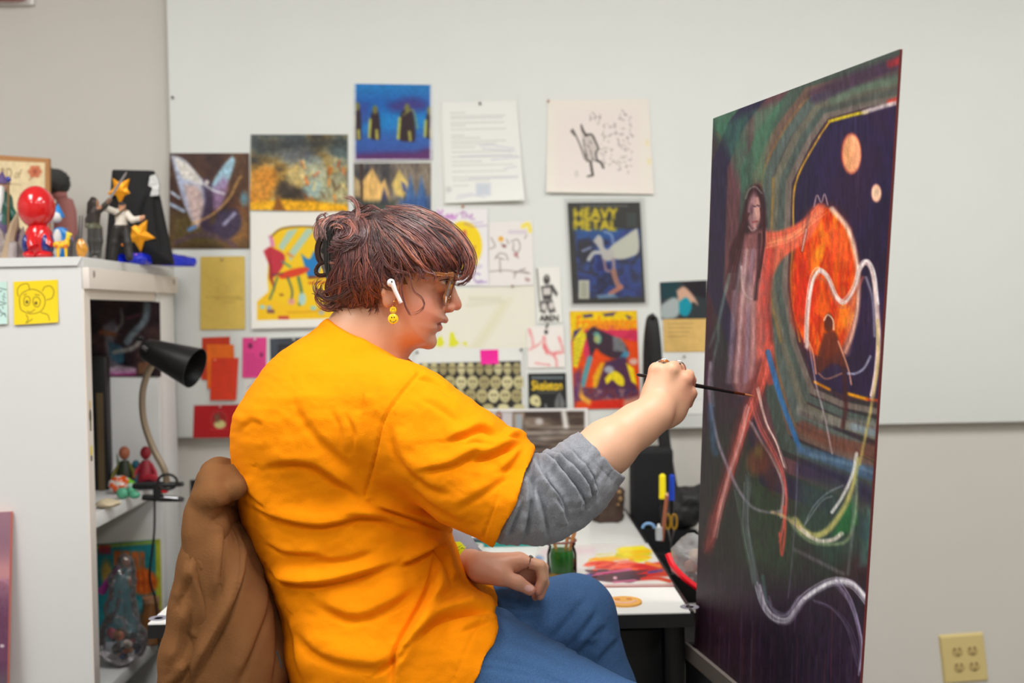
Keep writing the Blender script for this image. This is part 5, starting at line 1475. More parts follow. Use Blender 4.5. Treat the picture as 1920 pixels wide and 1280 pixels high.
# ---------------------------------------------------------------- hair
lo = A(575,620,YH); lo[1] = YH-.125; hi = A(905,350,YH); hi[1] = YH+.125
HF = Field(lo, hi, .0030)
HF.ell(A(738,482,YH), (px(120), .088, px(95)), k=.01)
HF.ell(A(700,500,YH), (px(92), .089, px(82)), k=.03)
HF.ell(A(664,534,YH), (px(42), .058, px(40)), k=.03)
HF.ell(A(640,455,YH), (px(46), .055, px(56)), k=.03)
HF.ell(A(822,470,YH), (px(56), .066, px(44)), k=.02)          # fringe
HF.ell(A(760,470,YH), (px(92), .086, px(84)), k=.02)
# the face and the ear stay free
skinp = [(768,512),(790,506),(822,511),(850,518),(900,522),(910,700),(600,700),(612,596),(650,588),(690,582),(716,566),(726,545),(738,512),(748,506),(756,530),(764,545)]
SP = np.array([A(x, y, YH-.06)[[0,2]] for x, y in skinp])
sl, X3, Y3, Z3 = HF.sub(HF.lo, HF.lo+HF.h*HF.n)
d2 = sdpoly(np.broadcast_to(X3[:,0,:], (X3.shape[0], Z3.shape[2])), np.broadcast_to(Z3[:,0,:], (X3.shape[0], Z3.shape[2])), SP).astype(np.float32)[:,None,:]
HF.F = np.maximum(HF.F, -d2)
# depth of the near side of the hair for every (x,z)
neg = HF.F < .0
first = np.where(neg.any(1), neg.argmax(1), -1)
def hair_depth(p):
    i = int(round((p[0]-HF.lo[0])/HF.h)); k = int(round((p[2]-HF.lo[2])/HF.h))
    if 0 <= i < first.shape[0] and 0 <= k < first.shape[1] and first[i,k] >= 0: return HF.lo[1]+first[i,k]*HF.h
    return None
V, Q = HF.mesh(); V = relax(V, Q, 3, .5); N = vnormals(V, Q)
x_, y_ = PX(V)
ang = np.arctan2(y_-400, x_-700); rad = np.hypot(x_-700, y_-400)
V = V - N*.006 + N*(.0035*(fbm(ang*14+3, rad*.02, 7)-.5)*2)[:,None]
m_hair = bpy.data.materials.new('auburn_hair'); m_hair.use_nodes = True
nt = m_hair.node_tree; b = nt.nodes['Principled BSDF']; at = nt.nodes.new('ShaderNodeAttribute'); at.attribute_name = 'Col'
nt.links.new(at.outputs['Color'], b.inputs['Base Color']); b.inputs['Roughness'].default_value = .36
b.inputs['Specular IOR Level'].default_value = .7
b.inputs['Sheen Weight'].default_value = .15
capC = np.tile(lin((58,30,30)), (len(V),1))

HV = [V]; HQ = [Q]; HC = [capC]; off = len(V)
def strand(P, r, col, n=4):
    """one tapered lock along world points"""
    global off
    P = np.asarray(P); m = len(P)
    t = np.gradient(P, axis=0); t /= np.linalg.norm(t, axis=1, keepdims=True)+1e-12
    u = np.cross(t, np.array((.13,1.0,.21))); u /= np.linalg.norm(u, axis=1, keepdims=True)+1e-12
    w = np.cross(t, u)
    s = np.linspace(0, 1, m)
    R = r*np.clip(np.minimum(s*6+.35, (1-s)*2.2+.10), .1, 1)
    a = 2*np.pi*np.arange(n)/n
    ring = P[:,None,:] + R[:,None,None]*(np.cos(a)[None,:,None]*u[:,None,:]*1.5 + np.sin(a)[None,:,None]*w[:,None,:]*.8)
    I = np.arange(m*n).reshape(m, n) + off
    q = np.stack([I[:-1], np.roll(I[:-1], -1, 1), np.roll(I[1:], -1, 1), I[1:]], -1).reshape(-1, 4)
    HV.append(ring.reshape(-1, 3)); HQ.append(q)
    tip = s[:,None,None]
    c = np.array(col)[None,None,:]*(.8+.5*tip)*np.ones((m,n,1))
    HC.append(np.clip(c, 0, 1).reshape(-1, 3)); off += m*n
GU = [  # guide locks as the photo shows them: points, count, sideways spread, curl, radius, lift
 ([(722,392),(790,402),(846,438),(874,484),(866,514),(852,516)],46,10,3,.0011,.004),
 ([(718,394),(778,412),(828,448),(856,490),(848,512)],46,10,4,.0011,.004),
 ([(712,398),(764,424),(808,462),(832,500),(836,514)],46,11,5,.0011,.004),
 ([(706,402),(748,432),(784,470),(806,502),(816,516)],42,11,5,.0011,.004),
 ([(702,404),(736,440),(762,474),(776,496),(786,512)],40,10,6,.0011,.005),
 ([(700,408),(722,448),(744,484),(756,506),(764,528)],36,9,7,.0010,.005),
 ([(698,408),(708,452),(722,490),(738,512),(752,520)],32,9,6,.0010,.005),
 ([(692,412),(692,455),(702,498),(714,530),(722,552)],42,10,7,.0011,.006),
 ([(686,414),(674,458),(680,505),(694,545),(712,572)],44,11,8,.0011,.006),
 ([(684,418),(660,462),(660,510),(672,552),(690,580)],44,11,8,.0011,.006),
 ([(720,470),(700,500),(690,535),(696,565),(706,582)],30,12,8,.0010,.007),
 ([(700,392),(672,402),(648,426),(630,458)],44,9,2,.0011,.004), ([(684,404),(660,426),(644,452),(626,478)],44,8,2,.0011,.004),
 ([(668,440),(652,456),(638,474),(622,492)],40,9,3,.0011,.003), ([(664,474),(650,484),(636,492),(620,502)],38,10,4,.0011,.002),
 ([(664,420),(646,460),(640,505),(648,545),(664,570)],44,10,9,.0011,.006), ([(655,470),(640,510),(632,545),(640,572)],40,9,9,.0011,.006),
 ([(690,520),(662,532),(634,548),(610,552),(598,540)],24,7,5,.0010,.006), ([(690,540),(666,552),(644,566),(626,570),(612,560)],26,7,6,.0010,.006),
 ([(680,548),(660,566),(648,582),(650,598)],26,9,7,.0009,.006), ([(670,540),(650,560),(640,576),(634,584)],22,7,6,.0009,.006), ([(700,555),(684,572),(672,586),(662,590)],26,8,6,.0009,.006),
 # the twisted bun above the clip
 ([(622,436),(634,414),(656,410),(668,424),(662,446),(640,456),(622,448)],46,7,2,.0012,.010),
 ([(616,452),(612,430),(626,416),(646,420),(656,440)],40,6,2,.0012,.012), ([(640,470),(662,458),(676,440),(672,420),(656,408)],36,7,2,.0012,.008),
 ([(606,452),(598,440),(600,424),(612,416),(624,420)],30,4,2,.0012,.006), ([(640,446),(660,448),(680,440)],26,8,3,.0011,.012),
]
SING = [  # loose single curls
 ([(690,575),(680,592),(668,598)],6,4), ([(660,578),(650,594),(640,596)],7,4), ([(640,575),(630,590),(634,602)],6,3), ([(704,570),(708,586),(700,596)],6,3), ([(625,565),(612,576),(606,570)],7,3), ([(676,580),(684,596),(678,606)],5,3), ([(696,566),(684,586),(664,594)],14,6), ([(668,570),(654,586),(640,592)],14,6), ([(640,566),(622,580),(604,572),(598,556)],14,5), ([(780,500),(788,512),(782,524)],7,4), ([(806,502),(816,514),(812,526)],7,4), ([(828,505),(836,516),(846,520)],7,3),
 ([(650,424),(666,412),(671,392),(662,374),(646,369)],14,3.0), ([(652,426),(668,416),(674,396),(668,376),(655,366)],10,2.2), ([(640,414),(648,408),(646,398),(636,396)],5,1.5),
 ([(598,430),(594,414),(602,404),(614,402)],6,2.0), ([(612,410),(608,402),(616,400)],4,1.6),
 ([(757,510),(752,540),(758,570),(766,586),(768,592)],5,2.0), ([(768,512),(776,545),(792,560),(796,575),(784,588),(772,590)],5,2.4), ([(772,530),(778,560),(774,580),(768,584)],4,1.6),
 ([(704,572),(690,584),(672,588)],6,2.5), ([(712,572),(706,584),(714,590)],4,2), ([(640,582),(634,596),(640,604),(652,602),(654,594)],4,1.5), ([(612,560),(594,550),(592,532),(604,522)],8,3), ([(600,540),(592,556),(606,572),(624,574)],8,3),
 ([(876,470),(886,490),(880,508),(868,520)],6,2.5), ([(806,420),(850,440),(872,470)],6,3), ([(676,480),(664,500),(664,520),(674,530)],6,3), ([(720,398),(700,386),(684,392)],5,3)]
rh = np.random.default_rng(4)
cols = [lin(c) for c in ((66,34,34),(90,48,44),(116,62,54),(148,84,68),(104,58,58),(176,110,88),(80,42,42))]
def place(P2, lift, far, last=None):
    out = []; y0 = None
    for (x, y) in P2:
        p = A(x, y, YH-.05); yd = hair_depth(p)
        if yd is None: yd = (y0 if y0 is not None else YH-.03) + .0006
        y0 = yd if y0 is None else .45*y0+.55*yd
        q = A(x, y, y0-lift)
        if far: q = np.array((q[0], 2*YH-q[1], q[2]))
        out.append(q)
    return np.array(out)
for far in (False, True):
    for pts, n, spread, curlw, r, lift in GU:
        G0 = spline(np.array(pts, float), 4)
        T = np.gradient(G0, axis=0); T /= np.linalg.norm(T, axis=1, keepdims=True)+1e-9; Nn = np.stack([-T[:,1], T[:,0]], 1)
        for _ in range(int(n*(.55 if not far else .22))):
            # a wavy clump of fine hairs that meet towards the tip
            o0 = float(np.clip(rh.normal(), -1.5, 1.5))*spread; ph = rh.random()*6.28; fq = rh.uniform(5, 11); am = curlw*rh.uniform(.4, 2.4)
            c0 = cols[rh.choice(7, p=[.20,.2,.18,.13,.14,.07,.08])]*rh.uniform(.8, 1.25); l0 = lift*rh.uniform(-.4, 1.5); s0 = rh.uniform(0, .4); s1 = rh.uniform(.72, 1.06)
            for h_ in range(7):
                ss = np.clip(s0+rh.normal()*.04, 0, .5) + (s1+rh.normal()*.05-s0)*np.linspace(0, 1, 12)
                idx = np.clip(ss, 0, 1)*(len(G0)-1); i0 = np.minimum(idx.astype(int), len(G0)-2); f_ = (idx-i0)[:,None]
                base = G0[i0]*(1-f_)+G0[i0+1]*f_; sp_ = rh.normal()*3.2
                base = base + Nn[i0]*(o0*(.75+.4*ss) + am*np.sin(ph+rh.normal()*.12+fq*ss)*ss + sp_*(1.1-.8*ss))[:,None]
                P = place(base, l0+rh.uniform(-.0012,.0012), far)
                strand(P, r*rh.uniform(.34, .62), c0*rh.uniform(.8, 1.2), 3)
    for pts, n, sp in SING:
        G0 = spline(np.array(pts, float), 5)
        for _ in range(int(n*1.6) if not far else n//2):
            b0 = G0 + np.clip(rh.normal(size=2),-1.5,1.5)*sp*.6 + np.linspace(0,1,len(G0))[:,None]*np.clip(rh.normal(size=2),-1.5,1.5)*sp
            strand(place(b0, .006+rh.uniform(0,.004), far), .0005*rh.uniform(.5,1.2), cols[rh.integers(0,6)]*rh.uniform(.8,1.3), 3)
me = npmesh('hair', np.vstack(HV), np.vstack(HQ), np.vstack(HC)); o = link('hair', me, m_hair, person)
o['label'] = 'short wavy auburn hair twisted up at the back'

# ---------------------------------------------------------------- things she wears and holds
# claw clip at the back of the head
m_tort = mat('tortoise_acetate', (58,26,12), rough=.12, coat=.6, trans=.25)
m_blackg = mat('glossy_black', (16,14,14), rough=.15, coat=.6)
t = thing('claw_clip', 'dark tortoiseshell claw clip in the twisted hair', 'hair clip', A(610,470,YH))
for s_ in (-1, 1):
    yb = YH + s_*.064
    plate = spline(np.array([(613,424),(622,430),(628,452),(629,498),(624,516),(614,518),(608,494),(606,448),(613,424)], float), 4)
    pl = MB().prism([A(x, y, yb) for x, y in plate[:-1]], (0, -s_*.010, 0)).build('jaw', m_blackg, t)
    for k in range(3): MB().tube([A(612+k*5, 438, yb+s_*.0006), A(612.5+k*5, 508, yb+s_*.0006)], .0012, 6).build('ridge', m_blackg, pl)
    for k in range(5):
        p = A(627, 446+k*15, yb-s_*.005); q2 = A(642, 448+k*15, yb-s_*.012)
        MB().tube([p, (p+q2)/2+np.array((0,s_*.003,0)), q2], [.0028,.0024,.001], 6).build('tooth', m_blackg, pl)
MB().tube(spline([A(602,446,YH-.05), A(596,462,YH-.05), A(596,480,YH-.05), A(602,492,YH-.05)], 4), .0048, 8, squash=.6).build('finger_grip', m_tort, t)
MB().tube(spline([A(610,490,YH-.055), A(598,496,YH-.055), A(592,508,YH-.055), A(598,516,YH-.055), A(612,515,YH-.055)], 5), .0034, 8).build('spring_loop', m_tort, t)
MB().tube([A(607,470,YH-.056), A(607,470,YH+.056)], .0048, 10).build('hinge_barrel', m_blackg, t)

# eyeglasses
m_amber = mat('amber_acetate', (206,140,84), rough=.12, coat=.4, trans=.75)
m_lens = clear('lens_glass', (250,244,236), .12, .03)
t = thing('eyeglasses', 'amber plastic eyeglasses on the painter\'s face', 'glasses', A(850,540,YH))
fx = lambda v: A(857-17*v, 513+58*v, YH)      # front plane, tilted as in the photo
for s_ in (-1, 1):
    loop = []
    for k in range(28):
        a = 2*math.pi*k/28
        ca, sa = math.cos(a), math.sin(a)
        u = np.sign(ca)*abs(ca)**.7; v = np.sign(sa)*abs(sa)**.7
        c = fx(.5-.48*v); loop.append(np.array((c[0] - (abs(u+s_*1)*.0)  , YH+s_*(.036+.025*u*1.0), c[2])) + np.array((-.004*(1+s_*u*s_)*.5 if False else 0,0,0)))
    # wrap: the outer side sits a little further back
    loop = [p - np.array((max(0, abs(p[1]-YH)-.03)*.22,0,0)) for p in loop]
    rim = MB().tube(loop+loop[:2], .0017, 6, cap=False).build('rim', m_amber, t)
    MB().add([p for p in loop], [tuple(range(28))]).build('lens', m_lens, rim, smooth=False)
    yo = YH+s_*.066
    hx = fx(.06) - np.array((.007,0,0)); hx[1] = yo
    tp = [hx, A(838,517,YH)*np.array((1,0,1))+np.array((0,YH+s_*.072,0)), A(790,512,YH)*np.array((1,0,1))+np.array((0,YH+s_*.0775,0)), A(745,507,YH)*np.array((1,0,1))+np.array((0,YH+s_*.081,0)), A(728,520,YH)*np.array((1,0,1))+np.array((0,YH+s_*.083,0))]
    MB().tube(spline(tp, 4), .0026, 8, squash=.7).build('temple', m_amber, t)
    MB().box(hx-np.array((.004,.003,.0045)), hx+np.array((.005,.003,.004)), bev=.0012).build('hinge_block', m_amber, t)
    MB().ball(fx(.62)*np.array((1,0,1))+np.array((-.006,YH+s_*.0125,0)), (.004,.0025,.007), 10).build('nose_pad', m_amber, t)
MB().tube(spline([fx(.22)*np.array((1,0,1))+np.array((0,YH-.012,0)), fx(.14)*np.array((1,0,1))+np.array((.002,YH,0)), fx(.22)*np.array((1,0,1))+np.array((0,YH+.012,0))], 4), .0026, 8).build('bridge', m_amber, t)

# wireless earbud
m_white = mat('white_gloss_plastic', (238,236,236), rough=.2, coat=.3)
ye = YH-.094
t = thing('wireless_earbud', 'white wireless earbud in the painter\'s ear', 'earbud', A(734,530,ye))
MB().ball(A(733,530,ye), (.0065,.0075,.0065), 14).build('bud', m_white, t)
MB().tube([A(736,532,ye-.003), A(741,545,ye-.003), A(751,566,ye-.002)], [.0042,.0034,.0031], 12).build('stem', m_white, t)
MB().ball(A(734.5,528,ye-.0068), (.0014,.0008,.0016), 8).build('sensor', m_blackg, t)
MB().tube([A(750.2,564.5,ye-.002), A(752,568,ye-.002)], .0032, 12).build('tip', mat('earbud_tip', (206,196,196), rough=.3), t)
# smiley earring
m_smile = mat('yellow_enamel', (250,206,10), rough=.3, coat=.3)
m_goldw = mat('gold_wire', (214,160,70), rough=.25, metal=1.0)
yr = YH-.090
t = thing('earring', 'dangling earring of two yellow smiley discs', 'earring', A(737,590,yr))
hook = [A(740+3*math.cos(a), 571+7*math.sin(a), yr+.001) for a in np.linspace(-2.2, 2.4, 12)]
MB().tube(hook, .0006, 6).build('ear_hook', m_goldw, t)
def disc(cx, cy, r):
    c = A(cx, cy, yr); M = Matrix.Rotation(math.pi/2, 3, 'X')
    d = MB().lathe([(0,-.0012),(r*.9,-.0012),(r,-.0006),(r,.0006),(r*.9,.0012),(0,.0012)], c=c, n=28, M=M).build('smiley_disc', m_smile, t)
    for s_ in (-1, 1):
        MB().ball(c+np.array((s_*r*.24,-.0013,r*.28)), (r*.12,.0004,r*.17), 8).build('eye', m_blackg, d)
    MB().tube([c+np.array((r*.62*math.cos(a),-.0014,r*.62*math.sin(a)-r*.02)) for a in np.linspace(math.pi*1.1, math.pi*1.9, 9)], r*.06, 6).build('mouth', m_blackg, d)
disc(737.2, 581, .0052); disc(737, 597.5, .0080)
MB().ball(A(737,573.5,yr), .0011, 8).build('bead', m_goldw, t)
for yy in (588.5, 607.5): MB().ball(A(737,yy,yr), .0010, 8).build('bead', m_goldw, t)

# paint brush in the hand, its tip on the board
tip_px = (1416, 742.5)
d = _ray(*tip_px); tt = ((PC[0]-CAM_O)@PN)/(d@PN); TIP = CAM_O + d*tt + PN*.0012
END = A(1194, 702, 1.805)
ax_ = (TIP-END); Ln = np.linalg.norm(ax_); ax_ /= Ln
t = thing('paint_brush', 'slim black paint brush held against the painting', 'brush', (TIP+END)/2)
MB().tube([END, END+ax_*.004, END+ax_*Ln*.45, END+ax_*(Ln-.052), END+ax_*(Ln-.036)], [.0016,.0026,.0033,.0030,.0023], 12).build('handle', m_blackg, t)
MB().tube([END+ax_*(Ln-.038), END+ax_*(Ln-.018)], [.0025,.0021], 12).build('ferrule', mat('brush_ferrule', (92,46,24), rough=.3, metal=.5), t)
MB().tube([END+ax_*(Ln-.018), END+ax_*(Ln-.010), TIP], [.0020,.0016,.0004], 10).build('bristles', mat('brush_bristles', (176,110,62), rough=.7), t)
# finger rings
m_silver = mat('ring_silver', (190,180,172), rough=.22, metal=1.0)
def finger_ring(c, n, r, lab, stone=None, tube_r=.0011):
    n = np.array(n, float); n /= np.linalg.norm(n); u = np.cross(n, (0,0,1.)); u /= np.linalg.norm(u); w = np.cross(n, u)
    t = thing('finger_ring', lab, 'ring', c)
    MB().tube([c+r*(math.cos(a)*u+math.sin(a)*w) for a in np.linspace(0, 2*math.pi, 25)], tube_r, 6, cap=False).build('band', m_silver, t)
    if stone:
        p, col, R = stone
        MB().ball(p, R, 14).build('stone', mat('stone_%d' % col[0], col, rough=.1, coat=.8), t)
        MB().tube([np.array(p)+np.array((R[0]*1.05*math.cos(a), R[1]*1.05*math.sin(a), -R[2]*.35)) for a in np.linspace(0, 2*math.pi, 15)], .0012, 5, cap=False).build('setting', m_silver, t)
finger_ring(H(1244,690,.016), (.2,1,-.1), .0135, 'silver ring with an oval amber stone on the painting hand', (H(1246,677.5,.012), (176,96,30), (.0068,.0058,.0036)))
finger_ring(H(1270,692,.014), (.3,1,-.15), .0128, 'silver signet ring next to the amber-stone ring', (H(1270,680.5,.010), (196,176,150), (.0050,.0045,.0026)))
finger_ring(Lh(992,1053,-.002), (1,0,-.28), .0108, 'thin ring with a dark stone on the resting hand', (Lh(995,1043,-.003), (52,34,30), (.0032,.0032,.0022)), .0009)

# ================================================================== CHAIR AND JACKET
m_chair = mat('chair_fabric_black', (34,34,36), rough=.9, bump=.2, bscale=500)
cc = A(690, 1230, 1.85)
t = thing('drafting_chair', 'tall black drafting chair under the painter, draped with a jacket', 'chair', (cc[0], cc[1], 0))
sx0, sx1 = cc[0]-.20, cc[0]+.20; SZT = .612
MB().box((sx0, 1.65, SZT-.07), (sx1, 2.05, SZT), bev=.025).build('seat', m_chair, t)
b0, b1 = A(455,905,1.85), A(505,1170,1.85)
bk = [A(440,915,1.85), A(452,1000,1.85), A(480,1090,1.85), A(500,1170,1.85)]
bb = MB()
for p, q in zip(bk[:-1], bk[1:]):
    n = np.cross(q-p, (0,1.,0)); n /= np.linalg.norm(n)
    bb.hexa([p+np.array((0,-.095,0))-n*.015, p+np.array((0,.095,0))-n*.015, p+np.array((0,.095,0))+n*.015, p+np.array((0,-.095,0))+n*.015,
             q+np.array((0,-.095,0))-n*.015, q+np.array((0,.095,0))-n*.015, q+np.array((0,.095,0))+n*.015, q+np.array((0,-.095,0))+n*.015])
bb.build('backrest', m_chair, t, smooth=False)
MB().tube([bk[-1], np.array((sx0-.03,1.85,.62)), np.array((sx0-.02,1.85,.54)), np.array((cc[0],1.85,.535))], .014, 8).build('back_stem', m_blkm, t)
MB().lathe([(.024,.06),(.024,.40),(.017,.40),(.017,.545)], c=(cc[0],1.85,0), n=16).build('gas_column', m_blkm, t)
for k in range(5):
    a = k*2*math.pi/5+.3
    e = np.array((cc[0]+.28*math.cos(a), 1.85+.28*math.sin(a), .062))
    MB().tube([(cc[0],1.85,.09), e], [.022,.014], 8).build('leg', m_blkm, t)
    MB().lathe([(.012,-.011),(.025,-.011),(.027,0),(.025,.011),(.012,.011)], c=e-np.array((0,0,.034)), n=16, M=Matrix.Rotation(math.pi/2,3,'X')).build('caster', m_blk, t)
MB().tube([(cc[0]+.19*math.cos(a), 1.85+.19*math.sin(a), .25) for a in np.linspace(0, 2*math.pi, 33)], .009, 8, cap=False).build('foot_ring', m_blkm, t)
for k in range(3):
    a = k*2*math.pi/3; MB().tube([(cc[0]+.02*math.cos(a),1.85+.02*math.sin(a),.25),(cc[0]+.19*math.cos(a),1.85+.19*math.sin(a),.25)], .006, 6).build('ring_spoke', m_blkm, t)

m_suede = mat('brown_suede', (116,78,46), rough=.95, var=.28, vscale=16, bump=.3, bscale=300, spec=.15)
jk = thing('suede_jacket', 'tan-brown suede jacket hung over the chair back', 'jacket', A(440, 1100, 1.84))
lo = A(270,1100,1.7); lo[1] = 1.58; lo[2] = .42; hi = A(590,870,1.7); hi[1] = 2.10; hi[2] = A(440,862,1.7)[2]
K = Field(lo, hi, .0034)
loft(K, [(882,412,446,1.84,.10),(900,392,455,1.84,.14),(930,380,458,1.84,.158),(965,374,466,1.84,.170),(1000,372,488,1.84,.178),(1050,374,512,1.84,.184),(1100,376,530,1.84,.188),
         (1150,376,543,1.84,.19),(1200,374,553,1.84,.19),(1260,370,560,1.84,.19),(1330,366,564,1.84,.19),(1480,360,566,1.84,.19)], k=.012, e=3.2)
# rolled collar over the chair's top edge
K.chain([A(398,925,1.70), A(402,902,1.745), A(408,892,1.80), A(412,889,1.86), A(408,893,1.95)], [.018,.020,.021,.021,.020], k=.02)
K.chain([A(446,915,1.71), A(448,896,1.76), A(446,889,1.83), A(444,890,1.95)], [.013,.014,.015,.015], k=.02)
V, Q = K.mesh(); V = relax(V, Q, 3, .5); N = vnormals(V, Q)
JK = [([(352,1285),(385,1222),(424,1150),(444,1090),(450,1040),(448,1000)],.011,8), ([(500,1300),(508,1210),(498,1130),(474,1050)],.006,12), ([(430,1290),(462,1220),(482,1150),(486,1100)],.006,12), ([(536,1290),(540,1225),(528,1150)],.006,8),
      ([(402,1130),(410,1070),(412,1010),(404,975)],.007,7), ([(396,945),(425,938),(452,944)],.004,9), ([(460,1000),(480,1040),(500,1090)],.004,9)]
V = folds(V, N, JK); x_, y_ = PX(V)
V = V + N*(.005*(fbm(x_*.014, y_*.010+V[:,1]*5, 31, 2)-.5)*2)[:,None]
V = groove(V, [(396,973),(425,978),(445,1000),(452,1040),(448,1090),(430,1140),(392,1215),(360,1280)], .0030, 2.2, V[:,1] < 1.8)
V = groove(V, [(404,981),(424,986),(437,1004),(444,1040),(440,1088),(422,1136),(384,1210),(350,1278)], .0016, 1.8, V[:,1] < 1.8)
V = groove(V, [(430,988),(445,977),(466,972)], .0030, 2.2, V[:,1] < 1.8)
me = npmesh('body', V, Q); link('body', me, m_suede, jk)
K = Field(lo, hi, .0034)
K.chain([A(402,945,1.735), A(390,990,1.71), A(374,1060,1.695), A(362,1140,1.69), A(354,1230,1.69), A(347,1330,1.695), A(344,1450,1.70)], [.022,.026,.028,.031,.035,.039,.041], k=.03)
K.chain([A(384,960,1.93), A(362,1060,1.94), A(348,1200,1.94), A(342,1430,1.94)], [.025,.03,.036,.038], k=.03)
V, Q = K.mesh(); V = relax(V, Q, 3, .5); N = vnormals(V, Q)
V = folds(V, N, [([(372,1290),(384,1210),(380,1140),(366,1085),(356,1045)],.008,8), ([(318,1250),(338,1195),(350,1130)],.006,9), ([(328,1130),(346,1095),(360,1060)],.004,8), ([(304,1290),(330,1272),(352,1240)],.006,8), ([(354,1180),(370,1195),(385,1180)],.004,7)])
x_, y_ = PX(V); V = V + N*(.004*(fbm(x_*.02, y_*.010, 33, 2)-.5)*2)[:,None]
V = groove(V, [(396,968),(376,1000),(356,1045),(344,1095),(334,1140)], .0026, 2.2, V[:,1] < 1.85)
V = groove(V, [(352,1048),(370,1072),(380,1100)], .0020, 2.0, V[:,1] < 1.85)
me = npmesh('sleeve', V, Q); link('sleeve', me, m_suede, jk)
for (x0_, y0_, x1_, y1_) in ((519,1220,524,1236),(524,1236,528,1252)):
    MB().tube([A(x0_, y0_, 1.648), A(x1_, y1_, 1.648)], .0015, 5).build('paint_smear', mat('dark_smear', (44,40,40), rough=.8), jk)

# ================================================================== ON THE TABLE
def on(px_, Y, z):
    """point at depth Y and height z below/above photo column px_"""
    p = W(px_, 700, Y); d = p - CAM_O
    return np.array((p[0], Y, z))
def tdepth(px_, py_, z):
    d = RM @ np.array(((px_-960)/F_PX, -(py_-640)/F_PX, -1.0)); return CAM_O + d*((z-CAM_Z)/d[2])
TT = TZ + .0003
# glass jar of green rinse water with brushes
c = tdepth(1054, 1084, TZ); jr = .0305
t = thing('rinse_jar', 'glass jar of dark green rinse water on the table', 'jar', c)
m_jar = clear('jar_glass', (246,250,247), -.12, .06)
m_gw = mat('green_water', (38,94,34), rough=.15, var=.4, vscale=40)
hz = .088
MB().lathe([(jr*.86,0),(jr,.004),(jr*1.02,.012),(jr*1.02,.052),(jr*.93,.062),(jr*.88,.066),(jr*.88,.070),(jr*.95,.071),(jr*.95,.0795),(jr*.90,.0795),(jr*.86,.0705),(jr*.84,.066),(jr*.96,.050),(jr*.96,.012),(jr*.8,.005)], c=c, n=32).build('glass', m_jar, t)
MB().lathe([(0,.016),(jr*.945,.016),(jr*.95,.048),(jr*.86,.060),(0,.060)], c=c, n=28).build('green_paint_water', m_gw, t)
MB().lathe([(0,.0055),(jr*.90,.0055),(jr*.95,.010),(jr*.95,.0155),(0,.0155)], c=c, n=28).build('settled_paint', mat('ochre_sludge', (168,124,30), rough=.6), t)
MB().tube([c+np.array((jr*.97*math.cos(a), jr*.97*math.sin(a), .0795)) for a in np.linspace(0, 2*math.pi, 33)], .0024, 8, cap=False).build('rim', mat('stained_rim', (120,72,62), rough=.5), t)
for k, (dx, dy, lx, lz) in enumerate(((.006,.004,.016,.145),(.012,-.004,.026,.138),(-.012,.008,-.01,.12))):
    p0 = c+np.array((dx*.4,dy,.018)); p1 = c+np.array((dx+lx,dy*1.6,lz))
    b = thing('jar_brush', ['wooden brush leaning tallest in the rinse jar', 'wooden brush leaning rightmost in the rinse jar', 'wooden brush leaning left in the rinse jar'][k], 'brush', p0, 'brushes in the rinse jar')
    MB().tube([p0+(p1-p0)*.28, p0+(p1-p0)*.62, p1-(p1-p0)*.03, p1], [.0028,.0042,.0036,.0015], 8).build('handle', mat('brush_wood', (176,120,66), rough=.45, var=.15, vscale=40), b)
    MB().tube([p0+(p1-p0)*.12, p0+(p1-p0)*.28], .003, 8).build('ferrule', m_silver, b)
    MB().tube([p0, p0+(p1-p0)*.06, p0+(p1-p0)*.12], [.001,.0032,.0028], 8).build('bristles', mat('dark_bristles', (50,36,28), rough=.8), b)
# glass palette sheet with paint
qp = [(1012,1021),(1214,1018),(1264,1097),(985,1100)]
c4 = [tdepth(x, y, TT+.003) for x, y in qp]
s = Sheet(qp, step=1.4, base=(222,218,214))
s.stroke([(1020,1034),(1110,1030)], 10, (226,180,196), .5, 10); s.ell(1010,1044,9,5,(70,110,170),.7,6)
rr = random.Random(9)
def smear(x0, x1, y0, y1, cols, n, w, a=.9):
    for i in range(n):
        x = rr.uniform(x0, x1); y = rr.uniform(y0, y1); l = rr.uniform(20, 60)
        s.stroke([(x,y),(x+l*.5,y+rr.uniform(-3,3)),(x+l,y+rr.uniform(-4,2))], rr.uniform(w*.5,w), cols[rr.randrange(len(cols))], a, 3, taper=True)
smear(1110,1180,1034,1050,[(226,206,10),(236,220,20),(206,190,20)],16,10); smear(1150,1190,1028,1046,[(240,220,16),(246,190,10)],8,9); s.stroke([(1165,1028),(1205,1025)], 6, (246,226,30), 1, 2)
smear(1100,1150,1046,1052,[(240,150,10),(246,176,16)],7,7); s.stroke([(1120,1040),(1150,1037)], 5, (226,222,210), .9, 3); s.stroke([(1150,1050),(1175,1047)], 5, (226,222,216), .9, 3)
smear(1090,1190,1054,1068,[(226,50,24),(240,90,60),(206,30,20),(236,120,100)],26,10); smear(1180,1220,1056,1078,[(206,24,18),(226,50,20)],14,12); s.stroke([(1190,1084),(1230,1082),(1256,1088)], 7, (206,40,20), .95, 3); s.stroke([(1215,1070),(1240,1066)], 5, (70,66,150), .9, 3); s.stroke([(1210,1052),(1235,1058)], 6, (240,130,30), .9, 3)
smear(1088,1170,1066,1086,[(70,26,44),(96,36,56),(54,24,50),(150,44,90)],24,10); s.stroke([(1112,1074),(1180,1064)], 5, (214,90,140), .9, 3); s.stroke([(1095,1079),(1108,1074)], 5, (40,80,180), .9, 3); s.stroke([(1104,1062),(1112,1060)], 6, (206,190,186), .9, 3); s.ell(1152,1081,4,3,(226,176,190),.9,2); s.stroke([(1150,1090),(1190,1086)], 5, (206,100,140), .8, 3)
s.stroke([(985,1098),(1264,1095)], 2, (170,70,66), .6, 2)
o = thing('paint_palette', 'flat palette sheet smeared with yellow, red and purple paint', 'palette', sum(c4)/4)
